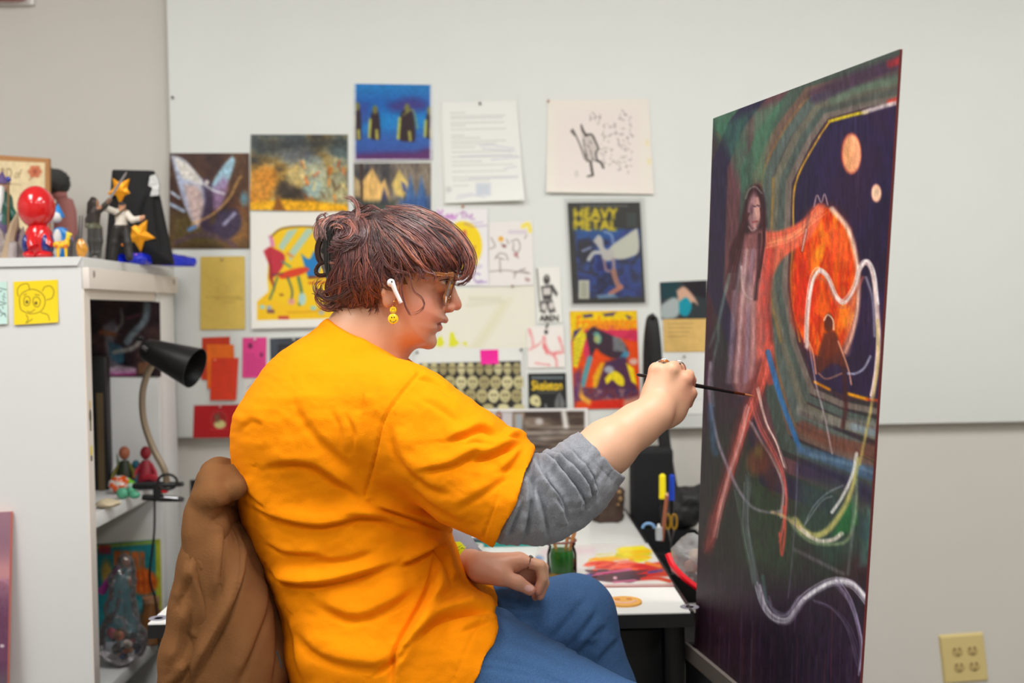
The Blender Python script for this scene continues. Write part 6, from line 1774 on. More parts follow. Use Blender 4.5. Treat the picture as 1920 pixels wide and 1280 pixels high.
s.make('palette_sheet', mat('wet_paint', rough=.25, attr='Col', bump=.2, bscale=120), c4, thick=.0028, edge=(170,110,104), parent=o, normal=(0,0,1))
rr = random.Random(12)
for k in range(12):
    u, v = rr.uniform(.45, .85), rr.uniform(.25, .85)
    p = c4[0]*(1-u)*(1-v)+c4[1]*u*(1-v)+c4[2]*u*v+c4[3]*(1-u)*v
    col = [(230,206,14),(240,160,14)][k%2] if v < .42 else ([(214,40,22),(232,90,60)][k%2] if v < .68 else [(84,30,48),(190,70,120)][k%2])
    MB().ball(p+np.array((0,0,.0005)), (rr.uniform(.005,.011), rr.uniform(.003,.006), rr.uniform(.0006,.0014)), 10, M=Matrix.Rotation(rr.uniform(-.5,.5),3,'Z')).build('paint_dab', mat('paint_%d_%d' % col[:2], col, rough=.2, coat=.4), o)
# smiling wooden coaster
c = tdepth(1170, 1130, TZ); cr_ = .034
t = thing('smiley_coaster', 'round orange smiling coaster at the table edge', 'coaster', c)
cst = MB().lathe([(0,.0003),(cr_,.0003),(cr_,.004),(cr_-.001,.005),(0,.005)], c=c, n=36).build('disc', mat('orange_coaster', (232,172,84), rough=.6, var=.1, vscale=30), t)
for s_ in (-1, 1): MB().ball(c+np.array((s_*.011,.010,.005)), (.006,.008,.0008), 12).build('eye', mat('coaster_eye', (206,128,60), rough=.6), t)
MB().tube([c+np.array((.022*math.cos(a), .020*math.sin(a), .0052)) for a in np.linspace(math.pi*1.08, math.pi*1.92, 13)], .0022, 6).build('mouth', mat('coaster_mouth', (232,190,170), rough=.6), t)
# dark bark stump
c = tdepth(1139, 975, TZ)
b = MB(); r0 = .040; prof = [(0,0),(.040,0),(.043,.008),(.039,.03),(.041,.055),(.043,.075),(.036,.082),(.030,.074),(0,.072)]
b.lathe(prof, c=(0,0,0), n=30)
for i, v in enumerate(b.v):
    a = math.atan2(v[1], v[0]); f = 1+.10*math.sin(5*a+v[2]*40)+.07*math.sin(11*a-v[2]*90)+.05*math.sin(23*a)
    b.v[i] = (c[0]+v[0]*f, c[1]+v[1]*f, c[2]+v[2]*(1+.10*math.sin(2*a+1)) )
t = thing('bark_candle_holder', 'dark knotted bark stump standing at the back of the table', 'stump', c)
b.build('bark', mat('dark_bark', (66,50,42), rough=.9, var=.45, vscale=40, bump=.8, bscale=60), t)
rr = random.Random(2)
for k in range(8):
    a = rr.uniform(-1.2, .6); p = c+np.array((.034*math.cos(a), .034*math.sin(a)-.006, rr.uniform(.045,.082)))
    MB().ball(p, (rr.uniform(.004,.009),.006,rr.uniform(.004,.008)), 8).build('moss_tuft', mat('dry_moss', (150,116,78), rough=.95, var=.3, vscale=60), t)
# white mug beside the stump (partly hidden by the arm)
c = tdepth(1108, 962, TZ)
t = thing('white_cup', 'small white cup beside the bark stump', 'cup', c)
MB().lathe([(.018,0),(.020,.002),(.024,.03),(.026,.052),(.0245,.052),(.022,.030),(.018,.004),(0,.004)], c=c, n=24).build('cup_body', m_white, t)
# teal tray with odds and ends
a = tdepth(846, 1014, TZ); e = tdepth(1024, 1030, TZ)
ty = (a[1]+e[1])/2
t = thing('teal_tray', 'flat teal plastic tray on the table behind the resting hand', 'tray', (sum((a[0],e[0]))/2, ty, TZ))
b = MB().box((a[0], ty-.022, TT), (e[0], ty+.085, TT+.004), bev=.001)
b.build('base', mat('teal_plastic', (16,132,124), rough=.35), t)
for lo_, hi_ in (((a[0],ty-.022,TT+.004),(e[0],ty-.018,TT+.012)),((a[0],ty+.081,TT+.004),(e[0],ty+.085,TT+.012)),((a[0],ty-.018,TT+.004),(a[0]+.004,ty+.081,TT+.012)),((e[0]-.004,ty-.018,TT+.004),(e[0],ty+.081,TT+.012))):
    MB().box(lo_, hi_).build('rim', mat('teal_plastic', (16,132,124)), t, smooth=False)
for k, (col, lab) in enumerate((((60,66,74),'grey marker lying in the teal tray'),((226,226,222),'white marker lying in the teal tray'),((30,30,32),'black marker lying in the teal tray'))):
    y0 = ty+.005+k*.022; x0 = a[0]+.012+k*.01
    p = thing('marker', lab, 'marker', (x0+.06, y0, TT+.010), 'markers in the tray')
    MB().tube([(x0,y0,TT+.0115),(x0+.085,y0,TT+.0115)], .0065, 10).build('barrel', mat('marker_%d' % col[0], col, rough=.35), p)
    MB().tube([(x0+.085,y0,TT+.0115),(x0+.086,y0,TT+.0115),(x0+.125,y0,TT+.0115),(x0+.128,y0,TT+.0115)], [.0068,.0074,.0070,.004], 10).build('cap', m_blk, p)
# tape roll near the wrist
c = tdepth(886, 1036, TZ)
t = thing('tape_roll', 'small roll of clear tape on the table by the grey cuff', 'tape', c)
MB().lathe([(.016,0),(.026,0),(.026,.018),(.016,.018),(.016,0)], c=c+np.array((0,0,.0003)), n=28).build('tape', mat('clear_tape', (206,206,200), rough=.2), t)
MB().lathe([(.0135,.0003),(.0158,.0003),(.0158,.018),(.0135,.018),(.0135,.0003)], c=c, n=28).build('core', mat('tape_core', (110,106,104), rough=.5), t)

# ================================================================== RIGHT OF THE TABLE: BLACK BAG, TOOLS, PLASTIC BAG
m_bag = mat('black_corduroy', (32,32,34), rough=.85)
m_bag2 = mat('black_webbing', (20,20,22), rough=.6)
BY = 3.06
x0, x1 = W(1183,900,BY)[0], W(1262,900,BY)[0]; z1 = W(1220,838,BY)[2]
t = thing('ribbed_bag', 'tall black ribbed shoulder bag hanging on the wall beside the table', 'bag', ((x0+x1)/2, BY, .62))
zb_ = .52
MB().box((x0, BY-.02, zb_), (x1, BY+.05, z1), bev=.012).build('bag_body', m_bag, t)
nr = 15
for k in range(nr):
    x = x0+.006+(x1-x0-.012)*k/(nr-1)
    MB().tube([(x,BY-.0215,zb_+.015),(x,BY-.0215,z1-.014)], .0032, 6).build('rib', m_bag, t)
MB().tube(spline([W(1268,960,BY), W(1250,860,BY), W(1236,740,BY), W(1228,640,BY), W(1221,597,BY+.01), W(1214,640,BY+.02), W(1212,740,BY+.02), W(1206,840,BY+.02)], 5), [.017]*36, 10, squash=.45).build('strap', m_bag2, t)
MB().ball(W(1221,594,BY+.03), (.008,.05,.008), 10).build('wall_hook', m_blkm, t)
zp0, zp1 = W(1235,780,BY)[2], W(1235,838,BY)[2]
# black tray clipped to the table side, holding tools
cx0 = TX1+.002; TRY0, TRY1 = 2.42, 2.92; trz = TZ-.075
t = thing('tool_caddy', 'black open caddy fixed to the right side of the table', 'caddy', (cx0+.07, (TRY0+TRY1)/2, trz))
MB().box((cx0, TRY0, trz), (cx0+.15, TRY1, trz+.006)).build('base', m_blk, t, smooth=False)
for lo_, hi_ in (((cx0,TRY0,trz+.006),(cx0+.005,TRY1,TZ-.008)),((cx0+.145,TRY0,trz+.006),(cx0+.15,TRY1,TZ-.012)),((cx0+.005,TRY0,trz+.006),(cx0+.145,TRY0+.005,TZ-.012)),((cx0+.005,TRY1-.005,trz+.006),(cx0+.145,TRY1,TZ-.012)),((cx0+.005,2.66,trz+.006),(cx0+.145,2.665,TZ-.02))):
    MB().box(lo_, hi_).build('side', m_blk, t, smooth=False)
def stick(name, lab, cat, px0, py0, px1, py1, Y, segs):
    """upright tool from bottom pixel to top pixel"""
    p, q = W(px0,py0,Y), W(px1,py1,Y); d = q-p
    o = thing(name, lab, cat, p, 'tools in the black caddy')
    for (a, b, ra, rb, m_, nm, n) in segs: MB().tube([p+d*a, p+d*(a+b)/2, p+d*b], [ra,(ra+rb)/2,rb], n).build(nm, m_, o)
    return o
TY = 2.74
bz = 1010
m_yel = mat('yellow_grip', (240,222,20), rough=.4); m_blu = mat('blue_grip', (20,66,190), rough=.4); m_steel = mat('tool_steel', (150,150,152), rough=.3, metal=.9)
stick('yellow_file', 'tool with a bright yellow handle in the caddy', 'tool', 1243,bz,1242,888,TY, [(0,.62,.004,.005,m_blkm,'blade',8),(.62,.66,.0085,.0095,m_yel,'collar',12),(.66,.97,.0085,.008,m_yel,'grip',12),(.97,1,.008,.004,m_yel,'butt',12)])
stick('blue_file', 'tool with a bright blue handle in the caddy', 'tool', 1258,bz,1260,889,TY+.02, [(0,.60,.004,.005,m_blkm,'blade',8),(.60,.98,.0072,.0066,m_blu,'grip',12),(.98,1,.0066,.003,m_blu,'butt',12)])
stick('pencil', 'reddish-brown pencil leaning in the caddy', 'pencil', 1241,bz+4,1251,922,TY-.03, [(0,.93,.0052,.0050,mat('pencil_brown',(150,86,60),rough=.5),'barrel',6),(.93,.99,.0048,.0018,mat('pencil_wood',(206,160,130),rough=.7),'point',6),(.99,1,.0018,.0006,m_blk,'lead',6)])
# scissors
o = thing('scissors', 'scissors with ochre handles standing in the caddy', 'scissors', W(1258,985,TY), 'tools in the black caddy')
for s_, cx_ in ((-1,1252),(1,1264)):
    MB().tube([W(cx_+s_*5*math.cos(a), 978+14*math.sin(a), TY-.01) for a in np.linspace(0, 2*math.pi, 17)], .003, 8, cap=False).build('handle', mat('ochre_plastic', (150,112,20), rough=.5), o)
    MB().tube([W(cx_,992,TY-.01), W(1258-s_*2,1030,TY-.01)], [.003,.001], 6).build('blade', m_steel, o)
MB().tube(spline([W(1216+11*math.cos(a), 990+9*math.sin(a), TY-.06) for a in np.linspace(math.pi, 2*math.pi, 9)], 2), .0035, 8).build('x', mat('pale_blue_plastic', (110,150,196), rough=.4))
o = bpy.context.scene.collection.objects[-1]; o.name = 'tape_ring'; o.data.name = 'tape_ring'; tag(o, 'pale blue plastic ring lying in the caddy', 'ring', 'tools in the black caddy')
stick('glue_tube', 'small clear glue tube in the caddy', 'tube', 1236,1012,1235,982,TY-.05, [(0,.8,.0085,.0085,mat('frosted_plastic',(196,200,204),rough=.3,alpha=.7),'body',12),(.8,1,.004,.003,m_white,'cap',10)])
# black crumpled cloth pouch behind
c = W(1290, 945, 2.95)
K = Field(c-np.array((.09,.08,.09)), c+np.array((.13,.10,.09)), .005)
K.ell(c, (.055,.05,.05), k=.02); K.ell(c+np.array((.05,.02,.01)), (.05,.05,.045), k=.02); K.ell(c+np.array((-.03,0,-.03)), (.05,.05,.04), k=.02)
V, Q = K.mesh(); N = vnormals(V, Q); x_, y_ = PX(V); V = V + N*(.008*(fbm(x_*.06, y_*.06, 3)-.5)*2)[:,None]
o = link('black_pouch', npmesh('black_pouch', V, Q), mat('black_nylon', (24,24,26), rough=.55)); tag(o, 'crumpled black cloth pouch behind the caddy, next to the painting', 'pouch')
# clear plastic bag with a red zip edge on a black stand
c = W(1295, 1050, 2.33)
t = thing('zip_bag', 'bulging clear plastic bag with a red zip beside the table', 'bag', c)
K = Field(c-np.array((.09,.12,.09)), c+np.array((.12,.12,.09)), .005)
K.ell(c+np.array((.015,.01,.0)), (.055,.07,.05), k=.01); K.ell(c+np.array((.045,.02,-.02)), (.05,.07,.045), k=.02)
V, Q = K.mesh(); N = vnormals(V, Q); x_, y_ = PX(V); V = V + N*(.010*(fbm(x_*.05, y_*.05, 8)-.5)*2)[:,None]
link('plastic', npmesh('plastic', V, Q), clear('crinkled_plastic', (235,230,232), .35, .15, .22), t)
MB().tube(spline([W(1252,1038,2.26), W(1262,1060,2.25), W(1282,1082,2.25), W(1310,1104,2.25)], 5), .0062, 8).build('zip', mat('red_zip', (226,24,40), rough=.3), t)
for k, (dx, dy, dz, col) in enumerate(((.0,.0,.01,(206,180,150)),(.02,.02,-.01,(150,140,160)),(.03,.0,.015,(176,170,168)),(-.005,.03,-.02,(196,150,130)))):
    MB().ball(c+np.array((.012+dx,dy,dz)), (.018,.02,.014), 10).build('contents', mat('bag_stuff_%d' % k, col, rough=.6), t)
MB().box((TX1+.004, 2.20, TZ-.10), (TX1+.20, 2.415, TZ-.094)).build('x', m_blk, smooth=False)
o = bpy.context.scene.collection.objects[-1]; o.name = 'side_ledge'; tag(o, 'black ledge on the table side carrying the plastic bag', 'ledge')

# made-up black pack, added to darken the gap at the table's right end
p = np.array((TX1+.16, 2.62, 0)); K = Field(p-np.array((.22,.26,.004)), p+np.array((.24,.26,.66)), .007)
K.chain([p+np.array((0,0,.12)), p+np.array((0,0,.32)), p+np.array((.01,.02,.45))], [.13,.14,.11], k=.04); K.ell(p+np.array((-.02,-.11,.20)), (.10,.07,.13), k=.03)
V, Q = K.mesh(); N = vnormals(V, Q); V = V + N*(.010*(fbm(V[:,0]*14, V[:,2]*14+V[:,1]*5, 4)-.5)*2)[:,None]; V[:,2] = np.maximum(V[:,2], 0)
t = thing('added_backpack', 'added black pack filling in the dark beside the table end', 'added_backpack', p); link('pack_body', npmesh('pack_body', V, Q), mat('black_nylon', (24,24,26)), t)
MB().tube(spline([p+np.array((-.03,0,.53)), p+np.array((0,0,.585)), p+np.array((.05,0,.53))], 5), .010, 8).build('top_handle', m_bag2, t)
MB().tube(spline([p+np.array((-.10,-.19,.12)), p+np.array((-.03,-.21,.26)), p+np.array((.06,-.19,.16))], 5), .004, 6).build('pocket_zip', mat('purple_zip', (70,30,80), rough=.5), t)

# ================================================================== ON AND IN THE CABINET
# notes stuck to the near panel
s = Sheet([(25,528),(108,524),(110,604),(27,609)], step=1.1, base=(240,208,16))
ink = (70,56,20)
for pts in ([(38,575),(37,558),(44,548),(60,542),(75,547),(84,558),(84,572),(76,584),(58,588),(42,582),(38,575)],[(34,555),(33,542),(40,534),(52,532),(56,542)],[(80,545),(84,538),(94,536),(101,545),(98,558),(88,562)],[(45,565),(47,557),(54,556),(57,563),(54,572),(47,572),(45,565)],[(62,566),(64,558),(71,557),(76,564),(73,574),(66,574),(62,566)],[(52,583),(58,585),(66,580)],[(45,553),(50,551)],[(66,552),(74,553)],[(50,590),(54,598),(50,605)],[(78,586),(90,590),(94,600)],[(52,605),(62,598)]):
    s.stroke(pts, 1.4, ink, .75, 1.4)
s.ell(51,566,2.6,3.2,ink,.9,1.5); s.ell(68,568,2.6,3.2,ink,.9,1.5)
def note(s, name, lab, off=.0015):
    o = thing(name, lab, 'sticky note', W(60, 570, CY0-off)); s.make('sheet', m_print, plane_pt(CY0-off), parent=o, edge=(220,190,20), lift=curl(.003)); return o
note(s, 'sticky_note', 'yellow sticky note with a pencilled round-eared face on the cabinet side')
s = Sheet([(-34,530),(13,528),(15,607),(-32,610)], step=1.1, base=(192,222,214))
for k in range(10): s.stroke([(rr.uniform(-10,10),540+k*5),(rr.uniform(-8,12),543+k*5)], 1.6, (50,60,60), .7, 1.4)
s.stroke([(2,592),(8,588),(12,594)], 1.5, (50,60,60), .8, 1.4)
note(s, 'sticky_note', 'mint green note cut by the left picture edge')
# two tiny stickers on the cabinet's front edge
o = thing('sticker', 'tiny gold fairy sticker on the cabinet front edge', 'sticker', (CXF, 2.478, W(173,780,2.478)[2]))
zt, zb2 = W(172,752,2.47)[2], W(175,808,2.47)[2]
m_st = mat('sticker_gold', (206,170,60), rough=.5); m_sk = mat('sticker_ink', (86,74,50), rough=.6)
MB().ball((CXF+.0006,2.478,zt-.008), (.0006,.004,.010), 8).build('wings', m_st, o); MB().ball((CXF+.0006,2.478,(zt+zb2)/2), (.0006,.007,.016), 8).build('figure', m_sk, o); MB().box((CXF+.0001,2.475,zb2), (CXF+.0009,2.481,(zt+zb2)/2)).build('legs', m_sk, o, smooth=False)
z_ = W(175,850,2.478)[2]
o = thing('sticker', 'tiny yellow skull sticker low on the cabinet front edge', 'sticker', (CXF, 2.478, z_))
MB().ball((CXF+.0006,2.478,z_+.006), (.0006,.0075,.013), 10).build('skull', mat('sticker_bone', (222,200,90), rough=.5), o); MB().box((CXF+.0001,2.474,z_-.016), (CXF+.0009,2.482,z_-.004)).build('jaw', m_sk, o, smooth=False)
# canvas leaning at the far left
q = [(-120,966),(20,959),(13,1300),(-130,1310)]
s = Sheet(q, step=1.6, base=(120,84,104))
yy = (s.y-960)/340; 
s.mix(np.clip(1-yy*2.2, 0, 1), (150,112,128)); s.mix(np.exp(-((yy-.33)/.10)**2)*.9, (196,138,142)); s.mix(np.clip((yy-.45)*8, 0, 1)*.9, (92,50,80)); s.mix(np.clip((yy-.84)*12, 0, 1)*.9, (96,80,92)); s.blend([(80,40,70),(130,80,110),(100,56,86)], .2, .1, 3, .4, [(-130,1095),(30,1085),(20,1240),(-130,1240)])
s.stroke([(-40,1092),(0,1086),(18,1094)], 4, (176,120,150), .7, 4, rough=.5); s.ell(4,1210,4,3,(230,220,226),.8,2)
o = thing('leaning_canvas', 'purple and pink canvas at the far left edge', 'canvas', W(-50, 1290, 2.40))
s.make('painted_canvas', m_print, [W(q[0][0],q[0][1],2.445), W(q[1][0],q[1][1],2.445), W(q[2][0],q[2][1],2.405), W(q[3][0],q[3][1],2.405)], thick=.012, edge=(206,110,96), parent=o)
for dx in (-100, -10):
    p = W(dx, 1300, 2.42); MB().box((p[0]-.012, 2.408, .0), (p[0]+.012, 2.43, p[2]+.02)).build('stretcher_leg', mat('raw_pine', (190,160,120), rough=.7), o, smooth=False)

# --- on top
CZ = CT + .0003
def col_x(px_, Y): return W(px_, 470, Y)[0]
# framed card with lettering
q = [(-70,286),(92,297),(92,478),(-70,478)]
Yb = 2.93
s = Sheet([(-62,298),(84,305),(84,478),(-62,478)], step=1.2, base=(222,202,160))
s.text('WIZARD', -42, 314, 24, 330, (120,96,66), .9); s.text('of', 29, 316, 41, 331, (120,96,66), .9, skew=.3)
s.stroke([(-10,340),(8,338),(10,346)], 2, (150,124,90), .6, 2); s.stroke([(12,340),(40,342)], 2, (150,124,90), .6, 2)
for a in range(6): s.ell(66+8*math.cos(a*1.05), 320+7*math.sin(a*1.05), 5, 4, (190,86,50), .8, 3)
s.ell(66,320,4,4,(150,60,40),.9,3); s.stroke([(60,330),(56,334)], 3, (150,90,60), .6, 2); s.noise(.06)
o = thing('framed_card', 'tan framed card with old-style lettering on the cabinet', 'framed card', (col_x(10,Yb), Yb, CZ))
pb = [W(x, y, Yb) for x, y in q]; pb[2][2] = pb[3][2] = CZ
MB().hexa(pb + [p+np.array((0,.012,0)) for p in pb]).build('frame', mat('brown_frame', (176,124,74), rough=.6), o, smooth=False)
s.make('card_face', m_print, [W(x, y, Yb-.0012) for x, y in ((-62,298),(84,305))] + [np.array((W(84,478,Yb)[0],Yb-.0012,CZ+.006)), np.array((W(-62,478,Yb)[0],Yb-.0012,CZ+.006))], parent=o, thick=.001)
# fuzzy toy behind it
Yp = 3.05
o = thing('fuzzy_toy', 'dark fuzzy toy with dusty pink body behind the framed card', 'toy', (col_x(112,Yp), Yp, CZ))
c1, c2 = W(106,342,Yp), W(122,388,Yp)
K = Field(c1-.07, c1+.07, .004); K.ell(c1, (.034,.034,.034), k=.01); K.ell(c1+np.array((-.02,0,.015)), (.028,.03,.022), k=.01)
V, Q = K.mesh(); N = vnormals(V, Q); V = V+N*(.006*(RNG.random(len(V))-.5))[:,None]; link('hair', npmesh('hair', V, Q), mat('fuzzy_dark', (62,62,60), rough=1), o)
MB().lathe([(0,0),(.030,0),(.034,.03),(.028,c2[2]-CZ-.01),(.020,c2[2]-CZ+.02),(0,c2[2]-CZ+.028)], c=(c2[0],Yp,CZ), n=20).build('body', mat('dusty_pink_plush', (176,116,112), rough=1), o)
MB().ball(W(112,366,Yp), (.02,.02,.016), 12).build('face', mat('dusty_pink_plush', (176,116,112)), o)
# crystals and a wizard figurine
Yc = 2.62
m_crys = mat('smoky_quartz', (196,182,178), rough=.12, trans=.35, var=.25, vscale=20); m_crys2 = mat('amethyst', (130,104,140), rough=.15, trans=.3, var=.3, vscale=30)
def crystal(b, base, tip, r, n=6):
    p, q_ = np.array(base, float), np.array(tip, float)
    b.tube([p, p+(q_-p)*.72, q_], [r, r*.85, r*.06], n)
o = thing('crystal_cluster', 'cluster of smoky quartz and amethyst crystals at the cabinet\'s left', 'crystals', (col_x(15,Yc), Yc, CZ))
MB().ball((col_x(12,Yc), Yc, CZ+.012), (.045,.03,.0125), 12).build('rock_base', m_crys, o)
rr = random.Random(21)
for k in range(12):
    x = col_x(-6+k*4.0, Yc); L = rr.uniform(.035,.075); b = MB()
    crystal(b, (x, Yc+rr.uniform(-.012,.012), CZ+.012), (x+rr.uniform(-.014,.014), Yc+rr.uniform(-.012,.006), CZ+.012+L), rr.uniform(.007,.014))
    b.build('crystal', m_crys if k % 3 else m_crys2, o, smooth=False)
b = MB(); crystal(b, (col_x(20,Yc-.02),Yc-.02,CZ), (col_x(30,Yc),Yc-.015,CZ+.055), .018); b.build('crystal', m_crys, o, smooth=False)
b = MB(); crystal(b, (col_x(10,Yc-.03),Yc-.03,CZ), (col_x(36,Yc),Yc+.0,CZ+.115), .012); b.build('crystal', mat('pale_amber_crystal',(206,180,150),rough=.15,trans=.3), o, smooth=False)
Yw = 2.72
def fig(name, lab, px_, Y, z0, ztop): return thing(name, lab, 'figurine', (col_x(px_,Y), Y, z0), 'figurines on the cabinet')
def zof(py_, Y, px_=60): return W(px_, py_, Y)[2]
o = fig('bearded_figurine', 'grey-robed bearded figurine with a blue-tipped staff among crystals', 10, Yw, CZ, 0)
x = col_x(8,Yw); zt = zof(335,Yw,8)
K = Field((x-.06,Yw-.05,CZ-.004), (x+.06,Yw+.05,zt+.02), .0028)
K.chain([(x,Yw,CZ+.008),(x,Yw,CZ+(zt-CZ)*.45),(x,Yw,CZ+(zt-CZ)*.75)], [.034,.028,.022], k=.01); K.cap((x+.01,Yw-.01,CZ+(zt-CZ)*.72),(x+.034,Yw-.02,CZ+(zt-CZ)*.55),.011,.009,k=.008); K.cap((x-.01,Yw-.01,CZ+(zt-CZ)*.72),(x-.035,Yw-.02,CZ+(zt-CZ)*.5),.011,.009,k=.008)
V, Q = K.mesh(); x_, y_ = PX(V); C = np.tile(np.array((96,80,116.)),(len(V),1)); C[V[:,2] > CZ+(zt-CZ)*.5] = (150,156,170); C[(V[:,2] > CZ+(zt-CZ)*.45) & (V[:,0] > x+.008)] = (30,84,70); link('robe', npmesh('robe', V, Q, lin(C)), mat('painted_resin', rough=.45, attr='Col'), o)
MB().ball((x,Yw,zt-.018), (.014,.014,.016), 12).build('head', mat('figurine_skin', (206,160,136), rough=.5), o)
MB().tube([(x,Yw-.012,zt-.022),(x+.002,Yw-.024,zt-.05),(x+.004,Yw-.028,zt-.085)], [.010,.011,.002], 8).build('beard', mat('figurine_white', (222,220,216), rough=.6), o)
MB().lathe([(.019,-.002),(.017,.003),(.008,.014),(0,.030)], c=(x,Yw,zt-.010), n=14).build('hat', mat('figurine_purple', (92,72,120), rough=.6), o)
sx_ = col_x(23,Yw-.02); MB().tube([(sx_-.006,Yw-.03,CZ+.03),(sx_,Yw-.03,zof(345,Yw,23))], .0025, 6).build('staff', mat('figurine_wood', (130,96,60), rough=.6), o)
MB().ball((sx_,Yw-.03,zof(339,Yw,23)), .0065, 12).build('orb', mat('figurine_orb', (50,60,150), rough=.2, coat=.5), o)
# glossy red round-headed toy
Yt = 2.56
o = fig('bobble_toy', 'glossy red toy figure with a big plain round head and blue sides', 74, Yt, CZ, 0)
x = col_x(73,Yt); zh = zof(388,Yt,72)
m_red = mat('glossy_red_vinyl', (206,22,28), rough=.18, coat=.6); m_navy = mat('glossy_navy_vinyl', (30,46,120), rough=.2, coat=.5)
MB().ball((col_x(70.5,Yt),Yt,zh), (.0405,.040,.0475), 24).build('head', m_red, o)
zb3 = zof(436,Yt,72)
MB().lathe([(.018,0),(.026,.004),(.029,.018),(.031,.034),(.029,zb3-CZ-.006),(.022,zb3-CZ+.008),(.012,zb3-CZ+.016)], c=(x+.001,Yt,CZ+.006), n=24).build('body', m_red, o)
for s_, dx in ((-1,-.020),(1,.022)): MB().ball((x+dx,Yt-.006,CZ+.034), (.013,.024,.027), 14).build('side_patch', m_navy, o)
MB().tube([(x-.004,Yt-.020,zb3-.006),(x-.002,Yt-.034,zb3-.026),(x+.002,Yt-.036,CZ+.026)], [.010,.011,.012], 12).build('arm', m_red, o)
MB().tube([(x+.020,Yt-.012,zb3-.006),(x+.030,Yt-.018,zb3-.026),(x+.028,Yt-.020,CZ+.030)], [.009,.010,.010], 12).build('arm', m_red, o)
for dx in (-.012,.016): MB().ball((x+dx,Yt-.010,CZ+.0105), (.019,.026,.0105), 14).build('foot', m_red, o)
# blue cloaked figurine
Yg = 2.70
o = fig('cloaked_figurine', 'blue and white hooded figurine behind the yellow animal', 116, Yg, CZ, 0)
x = col_x(115,Yg); zt = zof(387,Yg,115)
MB().lathe([(.018,0),(.021,.003),(.024,.03),(.022,.055),(.014,.08),(0,.084)], c=(x,Yg,CZ), n=18).build('robe', mat('bright_blue_resin', (30,130,206), rough=.35), o)
MB().ball((x-.002,Yg-.016,CZ+.042), (.012,.014,.036), 12).build('white_front', mat('figurine_white', (222,220,216)), o)
MB().ball((x-.006,Yg-.006,zt-.026), (.012,.013,.013), 12).build('face', mat('figurine_white', (222,220,216)), o)
MB().lathe([(.015,-.002),(.013,.006),(.006,.020),(.001,.030)], c=(x-.005,Yg,zt-.024), n=14).build('hood', mat('bright_blue_resin', (30,130,206)), o)
MB().tube([(x,Yg-.006,CZ+.075),(x+.014,Yg-.012,CZ+.062),(x+.026,Yg-.014,CZ+.046)], [.010,.012,.010], 10, squash=.6).build('cape', mat('bright_blue_resin', (30,130,206)), o)
# yellow llama
Yl = 2.54
o = fig('llama_figurine', 'small yellow and orange llama figurine beside the red toy', 116, Yl, CZ, 0)
x0, x1 = col_x(104,Yl), col_x(126,Yl); zl = zof(459,Yl,115)
K = Field((x0-.012,Yl-.02,CZ-.004), (x1+.018,Yl+.02,zof(428,Yl,115)), .0016)
K.cap((x0+.003,Yl,zl),(x1-.003,Yl,zl+.001),.0078,.0082,k=.004)
for xx in (x0+.002, x0+.007, x1-.006, x1-.001):
    sd = .005 if xx in (x0+.002, x1-.006) else -.005
    K.cap((xx,Yl+sd,zl-.004),(xx+.001,Yl+sd,CZ+.0022),.0034,.0022,k=.003)
K.chain([(x1-.002,Yl,zl+.003),(x1+.003,Yl,zof(446,Yl,115)),(x1+.003,Yl,zof(440,Yl,115))],[.006,.0042,.0045],k=.004); K.cap((x1+.003,Yl,zof(439,Yl,115)),(x1+.010,Yl,zof(440,Yl,115)),.0046,.003,k=.002)
for sd in (-.0028,.0028): K.cap((x1+.001,Yl+sd,zof(437,Yl,115)),(x1,Yl+sd,zof(433,Yl,115)),.0016,.0010,k=.001)
V, Q = K.mesh(); V = relax(V,Q,1); C = np.tile(np.array((226,184,30.)),(len(V),1)); sp = fbm(V[:,0]*150,V[:,2]*150,3); C[(sp>.52)&(V[:,2]<zl+.008)&(V[:,2]>zl-.008)] = (206,104,34); C[V[:,2]>zof(446,Yl,115)] = (216,196,60)
link('animal_body', npmesh('animal_body', V, Q, lin(C)), mat('painted_resin', rough=.45, attr='Col'), o)
# grey rock castle and amber stone
Yr = 2.62
o = fig('stone_castle', 'dark grey spiky stone castle figurine', 140, Yr, CZ, 0)
xb = col_x(140,Yr); m_rock = mat('grey_rock', (92,90,88), rough=.85, var=.35, vscale=60, bump=.6, bscale=120)
for dx, w, h in ((-.012,.010,.034),(0,.013,.044),(.010,.009,.05),(.004,.007,.06),(-.006,.006,.05)):
    MB().tube([(xb+dx,Yr,CZ),(xb+dx*1.1,Yr,CZ+h*.7),(xb+dx*1.3,Yr-.002,CZ+h)], [w,w*.7,w*.3], 6).build('tower', m_rock, o, smooth=False)
for dx in (.010,.016): MB().tube([(xb+dx,Yr,CZ+.045),(xb+dx+.004,Yr,zof(404,Yr,150))], [.003,.0012], 5).build('spike', m_rock, o)
o = fig('amber_stone', 'rough amber crystal next to the grey castle', 154, 2.55, CZ, 0)
xb = col_x(154,2.55); b = MB(); b.ball((0,0,0), (.012,.012,.021), 10); rr = random.Random(4)
for i, v in enumerate(b.v): f = 1+.22*math.sin(v[0]*700+v[2]*330)*math.cos(v[1]*600); b.v[i] = (xb+v[0]*f, 2.55+v[1]*f, CZ+.0215+v[2]*(1 if v[2] < 0 else f))
b.build('crystal', mat('amber_crystal', (226,160,60), rough=.15, trans=.25, var=.25, vscale=60), o, smooth=False)
